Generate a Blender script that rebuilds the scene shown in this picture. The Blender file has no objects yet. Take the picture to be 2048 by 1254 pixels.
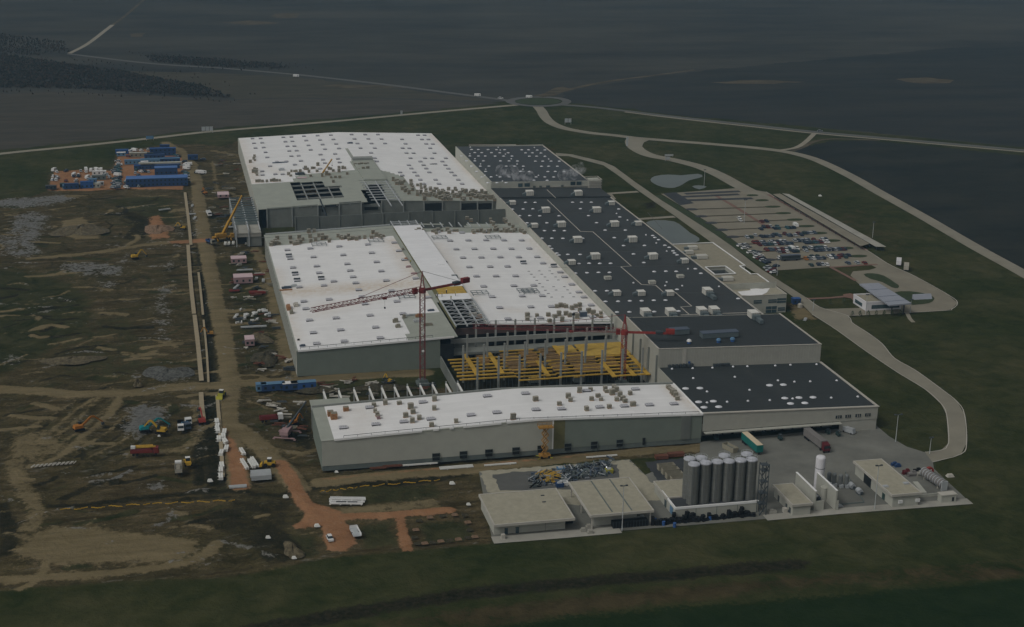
import bpy, math, random
import numpy as np
from mathutils import Vector
R_ = random.Random(7)
# ---------------------------------------------------------------- camera, sky, sun, exposure
SC = bpy.context.scene
FPX, CX, CY, CAMH = 2926.7, 1024.0, 627.0, 210.0          # focal length and centre of the 2048 px wide survey photo, camera height
_dY = np.array([311.1-CX, -(-304.0-CY), -FPX]); _dY /= np.linalg.norm(_dY)
_h2 = np.array([1311.1-CX, -(-304.0+17.77-CY), -FPX])
_up = np.cross(_h2, _dY); _up /= np.linalg.norm(_up)
if _up[1] < 0: _up = -_up
_dX = np.cross(_dY, _up)
ROT = np.array([_dX, _dY, _up])
cam_d = bpy.data.cameras.new("camera"); cam = bpy.data.objects.new("camera", cam_d)
SC.collection.objects.link(cam)
from mathutils import Matrix
_M = Matrix([list(ROT[i]) + [0] for i in range(3)] + [[0, 0, 0, 1]]); _M[2][3] = CAMH
cam.matrix_world = _M
cam_d.sensor_width = 36; cam_d.lens = 36*FPX/2048; cam_d.clip_start = 1; cam_d.clip_end = 20000
SC.camera = cam
SUN_EL, SUN_AZ = math.radians(48), math.radians(-115)     # high veiled sun from the left
W = bpy.data.worlds.new("World"); SC.world = W; W.use_nodes = True
nt = W.node_tree; bg = nt.nodes["Background"]
sky = nt.nodes.new("ShaderNodeTexSky"); sky.sky_type = 'NISHITA'; sky.sun_disc = False
sky.sun_elevation = SUN_EL; sky.sun_rotation = SUN_AZ
sky.air_density = 1.0; sky.dust_density = 5.0; sky.ozone_density = 1.0
hsv = nt.nodes.new("ShaderNodeHueSaturation"); hsv.inputs['Saturation'].default_value = 0.06
nt.links.new(sky.outputs[0], hsv.inputs['Color'])
nt.links.new(hsv.outputs[0], bg.inputs[0]); bg.inputs[1].default_value = 0.10
sl = bpy.data.lights.new("sun", 'SUN'); sl.energy = 1.15; sl.angle = math.radians(14); sl.color = (1, .97, .92)
so = bpy.data.objects.new("sun", sl); SC.collection.objects.link(so)
sd = Vector((math.sin(SUN_AZ)*math.cos(SUN_EL), math.cos(SUN_AZ)*math.cos(SUN_EL), math.sin(SUN_EL)))
so.rotation_euler = (-sd).to_track_quat('-Z', 'Y').to_euler()
SC.view_settings.view_transform = 'Standard'; SC.view_settings.look = 'None'
SC.view_settings.exposure = -0.66; SC.view_settings.gamma = 1
SC.cycles.use_denoising = True; SC.cycles.max_bounces = 4; SC.cycles.volume_bounces = 1
SC.cycles.diffuse_bounces = 2; SC.cycles.glossy_bounces = 2

# ---------------------------------------------------------------- survey helpers: photo pixel -> point on a level plane
def G(x, y, z=0.0):
    d = ROT @ np.array([x-CX, -(y-CY), -FPX]); t = (z-CAMH)/d[2]
    return (d[0]*t, d[1]*t, z)
def GN(pts, z=0.0): return [G(x, y, z) for x, y in pts]
def on(x, y, zf):
    p = G(x, y, 12)
    for _ in range(6): p = G(x, y, zf(p[0], p[1]))
    return p
def zm(x0, y0, s, pts): return [(x0+a/s, y0+b/s) for a, b in pts]
def box_px(pts, z):
    P_ = GN(pts, z); xs = sorted(p[0] for p in P_); ys = sorted(p[1] for p in P_)
    return (xs[0]+xs[1])/2, (xs[2]+xs[3])/2, (ys[0]+ys[1])/2, (ys[2]+ys[3])/2
ORD = "first second third fourth fifth sixth seventh eighth ninth tenth eleventh twelfth thirteenth fourteenth fifteenth sixteenth seventeenth eighteenth nineteenth twentieth".split()
def ordw(n):
    if n <= 20: return ORD[n-1]
    s = 'th' if 10 <= n % 100 <= 20 else {1: 'st', 2: 'nd', 3: 'rd'}.get(n % 10, 'th')
    return f"{n}{s}"

# ---------------------------------------------------------------- materials
def mat(name, col, rough=.8, var=.12, scale=.4, metal=0, fine=0, bump=0, stretch=None, ribs=None, spec=.1):
    m = bpy.data.materials.new(name); m.use_nodes = True; t = m.node_tree; N, L = t.nodes, t.links
    b = N["Principled BSDF"]; b.inputs['Roughness'].default_value = rough; b.inputs['Metallic'].default_value = metal
    b.inputs['Specular IOR Level'].default_value = spec
    tc = N.new("ShaderNodeTexCoord"); src = tc.outputs['Object']
    if stretch:
        mp = N.new("ShaderNodeMapping"); mp.inputs['Scale'].default_value = stretch; L.new(src, mp.inputs[0]); src = mp.outputs[0]
    n = N.new("ShaderNodeTexNoise"); n.inputs['Scale'].default_value = scale; n.inputs['Detail'].default_value = 6
    n.inputs['Roughness'].default_value = .65; L.new(src, n.inputs['Vector'])
    r = N.new("ShaderNodeValToRGB"); L.new(n.outputs[0], r.inputs[0])
    r.color_ramp.elements[0].position = .3; r.color_ramp.elements[1].position = .7
    r.color_ramp.elements[0].color = [c*(1-var) for c in col]+[1]; r.color_ramp.elements[1].color = [min(1, c*(1+var)) for c in col]+[1]
    L.new(r.outputs[0], b.inputs['Base Color'])
    if ribs or bump:
        bp = N.new("ShaderNodeBump")
        if ribs:
            w = N.new("ShaderNodeTexWave"); w.bands_direction = ribs[0]; w.inputs['Scale'].default_value = ribs[1]
            L.new(tc.outputs['Object'], w.inputs[0]); L.new(w.outputs[0], bp.inputs['Height']); bp.inputs['Strength'].default_value = ribs[2]
            bp.inputs['Distance'].default_value = .1
        else:
            L.new(n.outputs[0], bp.inputs['Height']); bp.inputs['Strength'].default_value = bump; bp.inputs['Distance'].default_value = .5
        L.new(bp.outputs[0], b.inputs['Normal'])
    return m
M = {}
def mk(key, *a, **k): M[key] = mat(key, *a, **k)
mk('concrete', (.30, .29, .25), var=.16, scale=.12)
mk('concrete_dark', (.135, .145, .13), var=.2, scale=.1, stretch=(1, 1, .5))
mk('concrete_panel', (.175, .185, .165), var=.16, scale=.15)
mk('beam_grey', (.25, .26, .24), var=.1)
mk('galv', (.42, .44, .44), var=.1, rough=.5, metal=.2)
mk('wall_beige', (.36, .365, .315), var=.06, scale=.2, ribs=('Z', 2.2, .15))
mk('wall_green', (.165, .19, .16), var=.07, scale=.2, ribs=('Z', 2.2, .2))
mk('wall_ochre', (.135, .128, .06), var=.12, scale=.8)
mk('plinth', (.12, .14, .13), var=.15, scale=.3)
mk('wall_cream', (.33, .325, .28), var=.06, scale=.3, ribs=('X', 1.5, .12))
mk('wall_cream_side', (.33, .325, .275), var=.05, scale=.3, ribs=('Y', 1.5, .12))
mk('wall_pale', (.36, .36, .31), var=.08, scale=.3)
mk('trim_white', (.70, .70, .68), var=.04)
mk('dark_hole', (.018, .02, .02), var=.3, rough=.9)  # near-black colour stands in for the shade inside openings and halls
mk('deck', (.30, .315, .27), var=.08, scale=.15, ribs=('Y', 3, .1))
mk('hatch_cap', (.42, .42, .44), var=.05, scale=2, rough=.4)
mk('hatch_curb', (.12, .12, .125), var=.1)
mk('dome', (.60, .61, .63), var=.04, rough=.35)
mk('rtu', (.46, .45, .40), var=.05, scale=.6)
mk('rtu_lid', (.60, .59, .54), var=.08, scale=.8)
mk('duct', (.13, .16, .165), var=.15, rough=.45, metal=.3)
mk('pallet_tan', (.215, .20, .155), var=.25, scale=1.2)
mk('pallet_top', (.33, .31, .26), var=.15, scale=1.5)
mk('wood', (.30, .16, .08), var=.25, scale=1.5)
mk('yellow', (.43, .27, .045), var=.15, scale=.6)
mk('yellow_panel', (.40, .27, .06), var=.2, scale=.4)
mk('crane_red', (.17, .035, .035), var=.12)
mk('crane_bright', (.24, .04, .032), var=.12)
mk('black', (.012, .013, .014), var=.2, rough=.6)
mk('rubber', (.015, .015, .016), var=.1, rough=.9)
mk('glass', (.02, .03, .035), var=.1, rough=.08, spec=.6)
mk('glass_blue', (.05, .08, .09), var=.2, rough=.1, spec=.6)
mk('gravel_roof', (.255, .235, .175), var=.12, scale=.5)
mk('gravel_warm', (.31, .29, .22), var=.12, scale=.5)
mk('silo', (.165, .168, .150), var=.22, scale=.8, stretch=(1, 1, .15), ribs=('Z', 3, .3), metal=.3, rough=.5)
mk('silo_cap', (.42, .43, .46), var=.08, scale=.6)
mk('tank_white', (.58, .57, .58), var=.05)
mk('cyl_grey', (.16, .17, .165), var=.15, rough=.4, metal=.2)
mk('steel_dark', (.055, .065, .07), var=.2, rough=.5)
mk('blue', (.035, .09, .24), var=.15, scale=.6)
mk('blue_deep', (.028, .058, .135), var=.15, scale=.6)
mk('blue_roof', (.075, .15, .33), var=.12, scale=.4, ribs=('X', 4, .2))
mk('blue_soft', (.10, .19, .29), var=.12)
mk('teal', (.02, .20, .22), var=.12)
mk('orange', (.33, .13, .025), var=.15)
mk('lift_orange', (.32, .17, .04), var=.15)
mk('red', (.15, .03, .026), var=.12)
mk('maroon', (.10, .02, .022), var=.12)
mk('pink', (.50, .38, .39), var=.08)
mk('pinkwall', (.30, .20, .20), var=.08)
mk('white', (.62, .62, .60), var=.05, rough=.4)
mk('silver', (.42, .44, .45), var=.06, rough=.3, metal=.3)
mk('grey', (.16, .17, .18), var=.08, rough=.35)
mk('dkgreen', (.03, .055, .05), var=.1, rough=.4)
mk('navy', (.02, .03, .05), var=.1, rough=.35)
mk('rust', (.13, .055, .035), var=.3)
mk('carteal', (.03, .09, .10), var=.1, rough=.35)
mk('slate', (.07, .09, .12), var=.1, rough=.35)
mk('truck_green', (.015, .13, .11), var=.12)
mk('tarp_cream', (.55, .46, .32), var=.08)
mk('trailer_grey', (.17, .16, .15), var=.1)
mk('hivis', (.30, .28, .04), var=.1)
mk('skin', (.35, .22, .16), var=.05)
mk('cloth', (.04, .045, .06), var=.2)
mk('canopy_blue', (.26, .275, .31), var=.06, scale=.4)
mk('brickred', (.22, .10, .075), var=.18, scale=1.5)
mk('kerb', (.40, .38, .33), var=.08)
mk('bark', (.05, .04, .03), var=.2)
mk('leaf', (.035, .05, .022), var=.3, scale=2)
mk('forest', (.020, .024, .019), var=.2, scale=.3)
mk('crane_amber', (.34, .19, .03), var=.15)
mk('machine_yellow', (.42, .26, .03), var=.15)
mk('cladding_brown', (.095, .065, .055), var=.2, scale=.4)
mk('steam', (.8, .8, .8), var=.02)
mk('whitepipe', (.62, .62, .58), var=.06)

# ---------------------------------------------------------------- mesh builder
COL = SC.collection
KIDS = {}
class MB:
    def __init__(s): s.v = []; s.f = []; s.m = []; s.mi = 0
    def mat(s, i): s.mi = i; return s
    def add(s, vs, fs):
        o = len(s.v); s.v += [tuple(map(float, p)) for p in vs]
        for f in fs: s.f.append(tuple(i+o for i in f)); s.m.append(s.mi)
        return s
    def hexa(s, b, t):     # bottom quad ccw, top quad
        return s.add(list(b)+list(t), [(3, 2, 1, 0), (4, 5, 6, 7), (0, 1, 5, 4), (1, 2, 6, 5), (2, 3, 7, 6), (3, 0, 4, 7)])
    def box(s, x0, x1, y0, y1, z0, z1):
        return s.hexa([(x0, y0, z0), (x1, y0, z0), (x1, y1, z0), (x0, y1, z0)], [(x0, y0, z1), (x1, y0, z1), (x1, y1, z1), (x0, y1, z1)])
    def cb(s, cx, cy, z0, sx, sy, sz): return s.box(cx-sx/2, cx+sx/2, cy-sy/2, cy+sy/2, z0, z0+sz)
    def taper(s, x0, x1, y0, y1, z0, z1, ix0, ix1, iy0, iy1):
        return s.hexa([(x0, y0, z0), (x1, y0, z0), (x1, y1, z0), (x0, y1, z0)], [(x0+ix0, y0+iy0, z1), (x1-ix1, y0+iy0, z1), (x1-ix1, y1-iy1, z1), (x0+ix0, y1-iy1, z1)])
    def prism(s, pl, z0, z1):
        n = len(pl)
        return s.add([(p[0], p[1], z0) for p in pl]+[(p[0], p[1], z1) for p in pl],
            [tuple(range(n-1, -1, -1)), tuple(range(n, 2*n))]+[(i, (i+1) % n, n+(i+1) % n, n+i) for i in range(n)])
    def cyl(s, p0, p1, r0, r1=None, n=12, cap=True):
        r1 = r0 if r1 is None else r1
        p0, p1 = Vector(p0), Vector(p1); d = (p1-p0).normalized()
        a = d.orthogonal().normalized(); b = d.cross(a); vs = []
        for p, r in ((p0, r0), (p1, r1)):
            for i in range(n):
                t = 2*math.pi*i/n; vs.append(p+a*math.cos(t)*r+b*math.sin(t)*r)
        fs = [(i, (i+1) % n, n+(i+1) % n, n+i) for i in range(n)]
        if cap: fs += [tuple(range(n-1, -1, -1)), tuple(range(n, 2*n))]
        return s.add(vs, fs)
    def bar(s, p0, p1, w, h=None):
        h = w if h is None else h
        p0, p1 = Vector(p0), Vector(p1); d = (p1-p0).normalized()
        a = d.cross(Vector((0, 0, 1)))
        if a.length < 1e-4: a = Vector((1, 0, 0))
        a.normalize(); b = a.cross(d).normalized(); a = a*w/2; b = b*h/2
        return s.hexa([p0-a-b, p0+a-b, p0+a+b, p0-a+b], [p1-a-b, p1+a-b, p1+a+b, p1-a+b])
    def lathe(s, prof, n=16, c=(0, 0)):
        vs = [(c[0]+r*math.cos(2*math.pi*i/n), c[1]+r*math.sin(2*math.pi*i/n), z) for r, z in prof for i in range(n)]
        fs = [(j*n+i, j*n+(i+1) % n, (j+1)*n+(i+1) % n, (j+1)*n+i) for j in range(len(prof)-1) for i in range(n)]
        return s.add(vs, fs+[tuple(range(n-1, -1, -1)), tuple(range((len(prof)-1)*n, len(prof)*n))])
    def sheet(s, pts): return s.add(pts, [tuple(range(len(pts)))])
    def build(s, name, mats, parent=None, world=False, smooth=False):
        me = bpy.data.meshes.new(name); vs = s.v
        if world and parent is not None:
            o = wloc(parent); vs = [(a-o[0], b-o[1], c-o[2]) for a, b, c in vs]
        me.from_pydata(vs, [], s.f)
        if not isinstance(mats, (list, tuple)): mats = [mats]
        for m in mats: me.materials.append(M[m] if isinstance(m, str) else m)
        if len(mats) > 1: me.polygons.foreach_set('material_index', s.m)
        if smooth: me.polygons.foreach_set('use_smooth', [True]*len(me.polygons))
        me.update()
        return link(bpy.data.objects.new(name, me), parent)
def wloc(o):
    v = Vector((0, 0, 0))
    while o is not None: v = v+o.location; o = o.parent
    return v
def link(o, parent=None):
    COL.objects.link(o)
    if parent is not None: o.parent = parent; KIDS.setdefault(parent, []).append(o)
    return o
def tag(o, label, cat, group=None):
    o['label'] = label; o['category'] = cat
    if group: o['group'] = group
    return o
def thing(name, loc, label, cat, group=None, rz=0):
    o = bpy.data.objects.new(name, None); o.location = loc; o.rotation_euler = (0, 0, rz); o.empty_display_size = 1
    link(o); return tag(o, label, cat, group)
def struct(o, kind='structure'): o['kind'] = kind; return o
def dup(root, loc, rz=0, label=None, group=None, cat=None, sc=None):
    def cp(o, par):
        c = o.copy(); link(c, par)
        for k in KIDS.get(o, []): cp(k, c)
        return c
    r = cp(root, None); r.location = loc; r.rotation_euler = (0, 0, rz)
    if sc: r.scale = sc
    if label: r['label'] = label
    if group: r['group'] = group
    if cat: r['category'] = cat
    return r
class Kind:                       # first placement moves the prototype itself, later ones copy it
    def __init__(s, root): s.r = root; s.used = False
    def put(s, loc, rz, label, group=None, sc=None):
        if not s.used:
            s.used = True; s.r.location = loc; s.r.rotation_euler = (0, 0, rz); s.r['label'] = label
            if group: s.r['group'] = group
            if sc: s.r.scale = sc
            return s.r
        return dup(s.r, loc, rz, label, group, sc=sc)
def inside(px, py, poly):
    """vectorised point in polygon"""
    r = np.zeros(np.shape(px), bool); n = len(poly)
    for i in range(n):
        x0, y0 = poly[i][:2]; x1, y1 = poly[(i+1) % n][:2]
        if y0 == y1: continue
        c = (y0 > py) != (y1 > py)
        r ^= c & (px < (x1-x0)*(py-y0)/(y1-y0)+x0)
    return r
def seg_dist(px, py, pts, closed):
    d = np.full(np.shape(px), 1e9); n = len(pts)
    for i in range(n if closed else n-1):
        x0, y0 = pts[i][:2]; x1, y1 = pts[(i+1) % n][:2]
        dx, dy = x1-x0, y1-y0; L2 = dx*dx+dy*dy+1e-9
        t = np.clip(((px-x0)*dx+(py-y0)*dy)/L2, 0, 1)
        d = np.minimum(d, np.hypot(px-x0-t*dx, py-y0-t*dy))
    return d
def smooth_line(pts, closed=False, step=3.0):
    P_ = [np.array(p[:2], float) for p in pts]; n = len(P_); out = []
    for i in range(n if closed else n-1):
        p0 = P_[(i-1) % n] if closed or i > 0 else 2*P_[0]-P_[1]
        p1, p2 = P_[i], P_[(i+1) % n]
        p3 = P_[(i+2) % n] if closed or i+2 < n else 2*P_[-1]-P_[-2]
        k = max(2, int(np.linalg.norm(p2-p1)/step))
        for j in range(k):
            t = j/k
            out.append(.5*((2*p1)+(-p0+p2)*t+(2*p0-5*p1+4*p2-p3)*t*t+(-p0+3*p1-3*p2+p3)*t**3))
    if not closed: out.append(P_[-1])
    return out
# ================================================================ GROUND: one sheet to the far distance, terrain kinds stored per vertex
def axis(lo, f0, f1, hi, fine, g=1.25):
    a = list(np.arange(f0, f1+.01, fine)); s = fine
    while a[-1] < hi: s = min(s*g, 120); a.append(a[-1]+s)
    s = fine
    while a[0] > lo: s = min(s*g, 120); a.insert(0, a[0]-s)
    return np.array(a)
gx = axis(-2600, -170, 350, 3200, 1.3); gy = axis(-700, 395, 1080, 4200, 1.3)
GX, GY = np.meshgrid(gx, gy); NXg, NYg = len(gx), len(gy)
LAY = {k: np.zeros(GX.shape, np.float32) for k in ('mud', 'sand', 'clay', 'wet', 'weed', 'dark', 'green', 'brown')}
def paint(layer, pts, soft=3.0, w=1.0, line=None, px=True):
    P_ = [p[:2] for p in (GN(pts) if px else pts)]
    if line: P_ = [tuple(p) for p in smooth_line(P_, step=6)]
    pad = soft*2+(line or 0); A = np.array(P_)
    i0, i1 = np.searchsorted(gx, [A[:, 0].min()-pad, A[:, 0].max()+pad]); j0, j1 = np.searchsorted(gy, [A[:, 1].min()-pad, A[:, 1].max()+pad])
    X, Y = GX[j0:j1, i0:i1], GY[j0:j1, i0:i1]
    if X.size == 0: return
    if line: s = line/2-seg_dist(X, Y, P_, False)
    else:
        s = seg_dist(X, Y, P_, True); s = np.where(inside(X, Y, P_), s, -s)
    v = np.clip(.5+s/(2*soft), 0, 1)*w
    T = LAY[layer][j0:j1, i0:i1]; np.maximum(T, v, out=T)
def unpaint(layer, pts, soft=3.0, k=1.0):
    P_ = [p[:2] for p in GN(pts)]; s = seg_dist(GX, GY, P_, True); s = np.where(inside(GX, GY, P_), s, -s)
    LAY[layer] *= 1-k*np.clip(.5+s/(2*soft), 0, 1)
# building site
paint('mud', [(-60, 402), (60, 392), (95, 380), (97, 345), (220, 335), (235, 300), (330, 288), (400, 286), (440, 292), (478, 280), (560, 600), (640, 800), (1000, 760), (1400, 760), (1400, 905), (1262, 915), (960, 935), (985, 1083), (830, 1098), (650, 1115), (470, 1150), (250, 1158), (-60, 1180)], 5)
paint('weed', [(-40, 528), (70, 540), (130, 560), (180, 590), (190, 640), (120, 690), (40, 735), (-40, 760)], 10, .85)
paint('weed', [(190, 395), (330, 385), (365, 395), (370, 450), (300, 440), (240, 420)], 8, .6)
paint('weed', [(100, 640), (280, 610), (350, 700), (280, 770), (120, 775), (60, 730)], 12, .5)
paint('weed', [(40, 830), (140, 790), (200, 800), (60, 930)], 10, .45)
paint('weed', [(410, 520), (520, 505), (555, 600), (590, 720), (470, 745), (440, 600)], 8, .55)
paint('weed', [(650, 970), (880, 955), (900, 1000), (700, 1015)], 4, .6)
paint('weed', [(715, 1045), (790, 1035), (800, 1090), (720, 1095)], 4, .7)
paint('weed', [(830, 1040), (935, 1030), (960, 1075), (840, 1088)], 4, .7)
paint('weed', [(555, 1060), (640, 1060), (655, 1110), (560, 1125)], 4, .6)
for pts, w, k in [([(60, 517), (200, 501), (290, 488), (350, 482), (430, 477)], 6, .85), ([(-40, 775), (60, 778), (150, 785), (260, 783), (320, 775), (430, 768), (520, 762), (700, 752), (850, 745)], 9, .9),
                  ([(355, 295), (388, 345), (400, 420), (413, 500), (432, 600), (452, 700), (462, 770), (455, 830), (468, 900), (478, 970)], 8, 1),
                  ([(330, 285), (360, 300), (388, 330)], 7, .95), ([(470, 850), (520, 890), (560, 930), (600, 975)], 9, .9),
                  ([(425, 320), (440, 385), (490, 395)], 4, .7), ([(430, 300), (480, 310)], 8, .6), ([(510, 495), (540, 560), (580, 700), (600, 760)], 7, .75),
                  ([(-40, 1158), (120, 1150), (260, 1138), (360, 1124), (415, 1104), (432, 1085)], 5, .95),
                  ([(240, 790), (215, 830), (165, 870), (120, 910), (60, 930)], 5, .8), ([(200, 790), (140, 850), (70, 890)], 3, .75), ([(170, 785), (100, 830), (30, 860)], 3, .7),
                  ([(25, 920), (45, 970), (75, 1020), (60, 1050)], 9, .6), ([(260, 905), (330, 900), (390, 880), (395, 800)], 8, .55), ([(640, 962), (850, 942), (1100, 921), (1300, 896), (1400, 893)], 8, .9), ([(480, 300), (500, 390)], 5, .5)]:
    paint('sand', pts, 2.5, k, line=w)
paint('sand', [(20, 1100), (60, 1062), (113, 1048), (219, 1052), (264, 1059), (343, 1066), (400, 1075), (404, 1105), (343, 1120), (103, 1130), (34, 1120)], 5, .78)
paint('sand', [(125, 440), (165, 432), (190, 455), (200, 475), (150, 478), (120, 465)], 4, .95)
paint('sand', [(0, 870), (90, 850), (150, 870), (130, 910), (40, 920), (0, 925)], 6, .6)
paint('sand', [(90, 390), (200, 385), (130, 400), (60, 410)], 4, .65)
paint('sand', [(960, 945), (1040, 938), (1000, 975), (970, 985)], 3, .6)
paint('sand', [(1210, 924), (1259, 919), (1320, 985), (1300, 1010), (1240, 960)], 3, .9)
paint('sand', [(640, 1010), (880, 985), (900, 1020), (640, 1040)], 4, .6)
paint('sand', [(520, 560), (560, 560), (600, 690), (600, 745), (560, 745)], 4, .7)
paint('clay', [(95, 379), (109, 342), (160, 339), (225, 340), (240, 300), (335, 295), (362, 312), (372, 352), (364, 378), (250, 376), (180, 380)], 1.8, 1)
paint('clay', [(298, 432), (318, 428), (335, 455), (340, 475), (300, 478)], 4, .9)
paint('clay', [(330, 482), (430, 474), (420, 484), (340, 488)], 2, .7)
paint('clay', [(447, 850), (470, 880), (492, 920), (500, 978), (458, 980), (455, 930)], 2.5, .85)
for pts, w, k in [([(560, 925), (585, 960), (605, 1000), (640, 1030)], 5.5, .95), ([(600, 1048), (680, 1032), (760, 1030), (900, 1018)], 4.5, 1), ([(798, 1030), (806, 1060), (815, 1098)], 4, .9), ([(640, 958), (900, 934), (1200, 907)], 4, .5), ([(515, 395), (560, 545), (605, 730)], 3, .5)]:
    paint('clay', pts, 2, k, line=w)
paint('clay', [(620, 1000), (680, 1022), (690, 1045), (705, 1050), (712, 1085), (690, 1100), (655, 1098), (642, 1050), (600, 1046)], 2, 1)
for pts, k in [([(-20, 398), (60, 392), (125, 388), (150, 396), (100, 410), (40, 414), (-20, 412)], .8), ([(20, 430), (70, 420), (105, 428), (95, 450), (80, 480), (60, 500), (30, 488), (10, 460)], .72), ([(0, 470), (60, 465), (85, 500), (70, 520), (0, 510)], .66),
               ([(318, 560), (345, 558), (340, 600), (335, 660), (322, 680), (312, 640), (310, 600)], .8), ([(250, 815), (285, 808), (330, 812), (335, 835), (300, 850), (290, 868), (255, 875), (245, 850)], .95),
               ([(240, 515), (250, 500), (262, 515), (240, 535)], .75), ([(105, 525), (180, 522), (250, 530), (240, 548), (190, 552), (120, 540)], .72), ([(0, 700), (50, 708), (60, 722), (0, 730)], .6),
               ([(275, 960), (330, 958), (345, 972), (300, 982)], .75), ([(200, 560), (240, 555), (230, 575), (190, 580)], .7), ([(300, 740), (350, 740), (390, 760), (330, 768)], .8), ([(395, 840), (410, 845), (405, 900), (398, 905)], .7),
               ([(330, 520), (352, 515), (345, 540), (325, 548)], .7), ([(370, 400), (395, 405), (397, 470), (382, 470)], .6), ([(350, 440), (366, 436), (368, 470), (345, 470)], .6)]:
    paint('wet', pts, 5, k*.86)
for pts, w, k in [([(100, 1010), (300, 990), (430, 978), (560, 985), (640, 970)], 5, .8), ([(640, 965), (800, 960), (930, 940)], 7, .85), ([(0, 385), (110, 372)], 6, .5), ([(250, 425), (290, 440), (270, 470)], 16, .6), ([(400, 500), (412, 620), (425, 760), (432, 860), (438, 960)], 5, .85), ([(450, 1030), (520, 1060), (560, 1100)], 18, .55), ([(0, 1010), (20, 1060), (10, 1100)], 10, .6), ([(420, 790), (430, 850), (436, 960)], 9, .9), ([(395, 820), (400, 960)], 6, .8), ([(110, 350), (225, 345), (232, 318)], 5, .7), ([(0, 352), (150, 338), (230, 318)], 3, .7)]:
    paint('dark', pts, 3, k, line=w)
paint('dark', [(480, 640), (545, 640), (560, 740), (500, 740)], 8, .6); paint('dark', [(420, 985), (640, 975), (600, 1080), (430, 1050)], 9, .5)
paint('dark', [(565, 800), (640, 810), (650, 930), (560, 880)], 6, .6); paint('dark', [(560, 770), (900, 755), (900, 800), (640, 800)], 6, .5)
paint('dark', [(900, 690), (1330, 690), (1380, 780), (920, 800)], 3, .7)
paint('dark', [(1285, 405), (1310, 402), (1315, 414), (1290, 418)], 4, .8)
# churned ground: scattered patches, ruts and puddles over the mud
SITE = [p[:2] for p in GN([(0, 405), (95, 385), (230, 390), (330, 385), (370, 390), (400, 480), (425, 700), (440, 960), (620, 1000), (640, 1090), (450, 1140), (0, 1150)])]
SITE2 = [p[:2] for p in GN([(425, 300), (478, 300), (520, 480), (600, 760), (640, 930), (600, 960), (500, 850), (470, 700), (440, 520), (410, 400)])]
rg = np.random.RandomState(17); k = 0
while k < 900:
    A_ = np.array(SITE if k < 640 else SITE2); x, y = rg.uniform(*[(A_[:, 0].min(), A_[:, 0].max()), (A_[:, 1].min(), A_[:, 1].max())][0]), rg.uniform(A_[:, 1].min(), A_[:, 1].max())
    if not inside(np.array([x]), np.array([y]), SITE if k < 640 else SITE2)[0]: k += (rg.rand() < .3); continue
    k += 1; l, th = rg.uniform(3, 22), rg.normal(0, .35) if rg.rand() < .75 else rg.uniform(0, 3.1)
    c_, s_ = math.cos(th)*l/2, math.sin(th)*l/2; bend = rg.normal(0, l*.12)
    ly = ['sand', 'dark', 'weed', 'wet', 'dark', 'sand', 'weed'][rg.randint(7)]
    paint(ly, [(x-c_, y-s_), (x+s_*.3, y+bend), (x+c_, y+s_)], rg.uniform(1.0, 2.2), rg.uniform(.5, .8) if ly != 'wet' else rg.uniform(.55, .72), line=rg.uniform(.8, 5 if ly != 'wet' else 3), px=False)
for fam in range(9):
    a0, b0 = 10+fam*26, 790+fam*2
    for off in (0, 5): paint('sand' if fam % 2 else 'dark', [(a0+150+off, b0), (a0+100+off, b0+35), (a0+60+off, b0+70), (a0-20+off, b0+110)], 1.0, .7, line=1.5)
for i in range(14):
    b0 = 1045+i*5.5; paint('dark' if i % 2 else 'sand', [(20+i*3, b0+12), (160, b0+2), (300, b0), (405-i*2, b0+8)], .9, .58, line=1.3)
for i in range(9):
    b0 = 985+i*9; paint('dark' if i % 3 else 'weed', [(110, b0+25), (260, b0+5), (420, b0-5), (560, b0-8)], 1.2, .6, line=1.8)
for i in range(5):
    o_ = -8+i*4; paint('dark' if i % 2 else 'sand', [(388+o_, 345), (400+o_, 420), (413+o_*1.2, 500), (432+o_*1.5, 600), (452+o_*1.8, 700), (462+o_*2, 770), (455+o_*2, 830)], .8, .52, line=1.2)
for i in range(4):
    o_ = i*6; paint('dark', [(500+o_, 870), (560+o_, 930), (600+o_*.8, 985), (635+o_*.5, 1030)], .8, .55, line=1.2)
# land in front of the site
for pts, w, k in [([(430, 1160), (650, 1140), (850, 1120), (1100, 1098), (1500, 1065), (1940, 1015), (2100, 1000)], 3, .35), ([(0, 1200), (300, 1175), (600, 1150)], 6, .35), ([(500, 1260), (850, 1200), (1000, 1178), (1200, 1160), (1400, 1142), (1600, 1128)], 8, .9), ([(880, 1200), (1100, 1172), (1300, 1155)], 4, 1), ([(0, 1170), (200, 1165), (400, 1150), (600, 1135)], 3, .6)]:
    paint('dark', pts, 4, k, line=w)
paint('brown', [(640, 1260), (850, 1225), (1000, 1205), (1200, 1180), (1450, 1158), (1700, 1142), (2060, 1115), (2060, 1160), (1700, 1175), (1300, 1215), (1000, 1262)], 8, .8)
paint('green', [(900, 1262), (1100, 1238), (1300, 1218), (1600, 1192), (2100, 1150), (2100, 1300), (900, 1300)], 4, 1)
paint('brown', [(1500, 1068), (1940, 1030), (2060, 1090), (1700, 1110)], 14, .4)
paint('brown', [(900, 285), (1090, 288), (1130, 305), (1000, 300)], 8, .7)
paint('brown', [(1600, 420), (1760, 400), (1900, 520), (1800, 540)], 20, .45); paint('brown', [(1000, 225), (1090, 240), (1250, 280), (1150, 300)], 25, .35)
paint('brown', [(1560, 600), (1620, 612), (1660, 640), (1600, 640)], 4, .9)
paint('sand', [(1575, 605), (1615, 615), (1640, 640), (1585, 640)], 3, .7)
paint('brown', [(1730, 640), (1860, 630), (2048, 760), (1950, 800)], 30, .4)
rs = np.random.RandomState(3)
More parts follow.
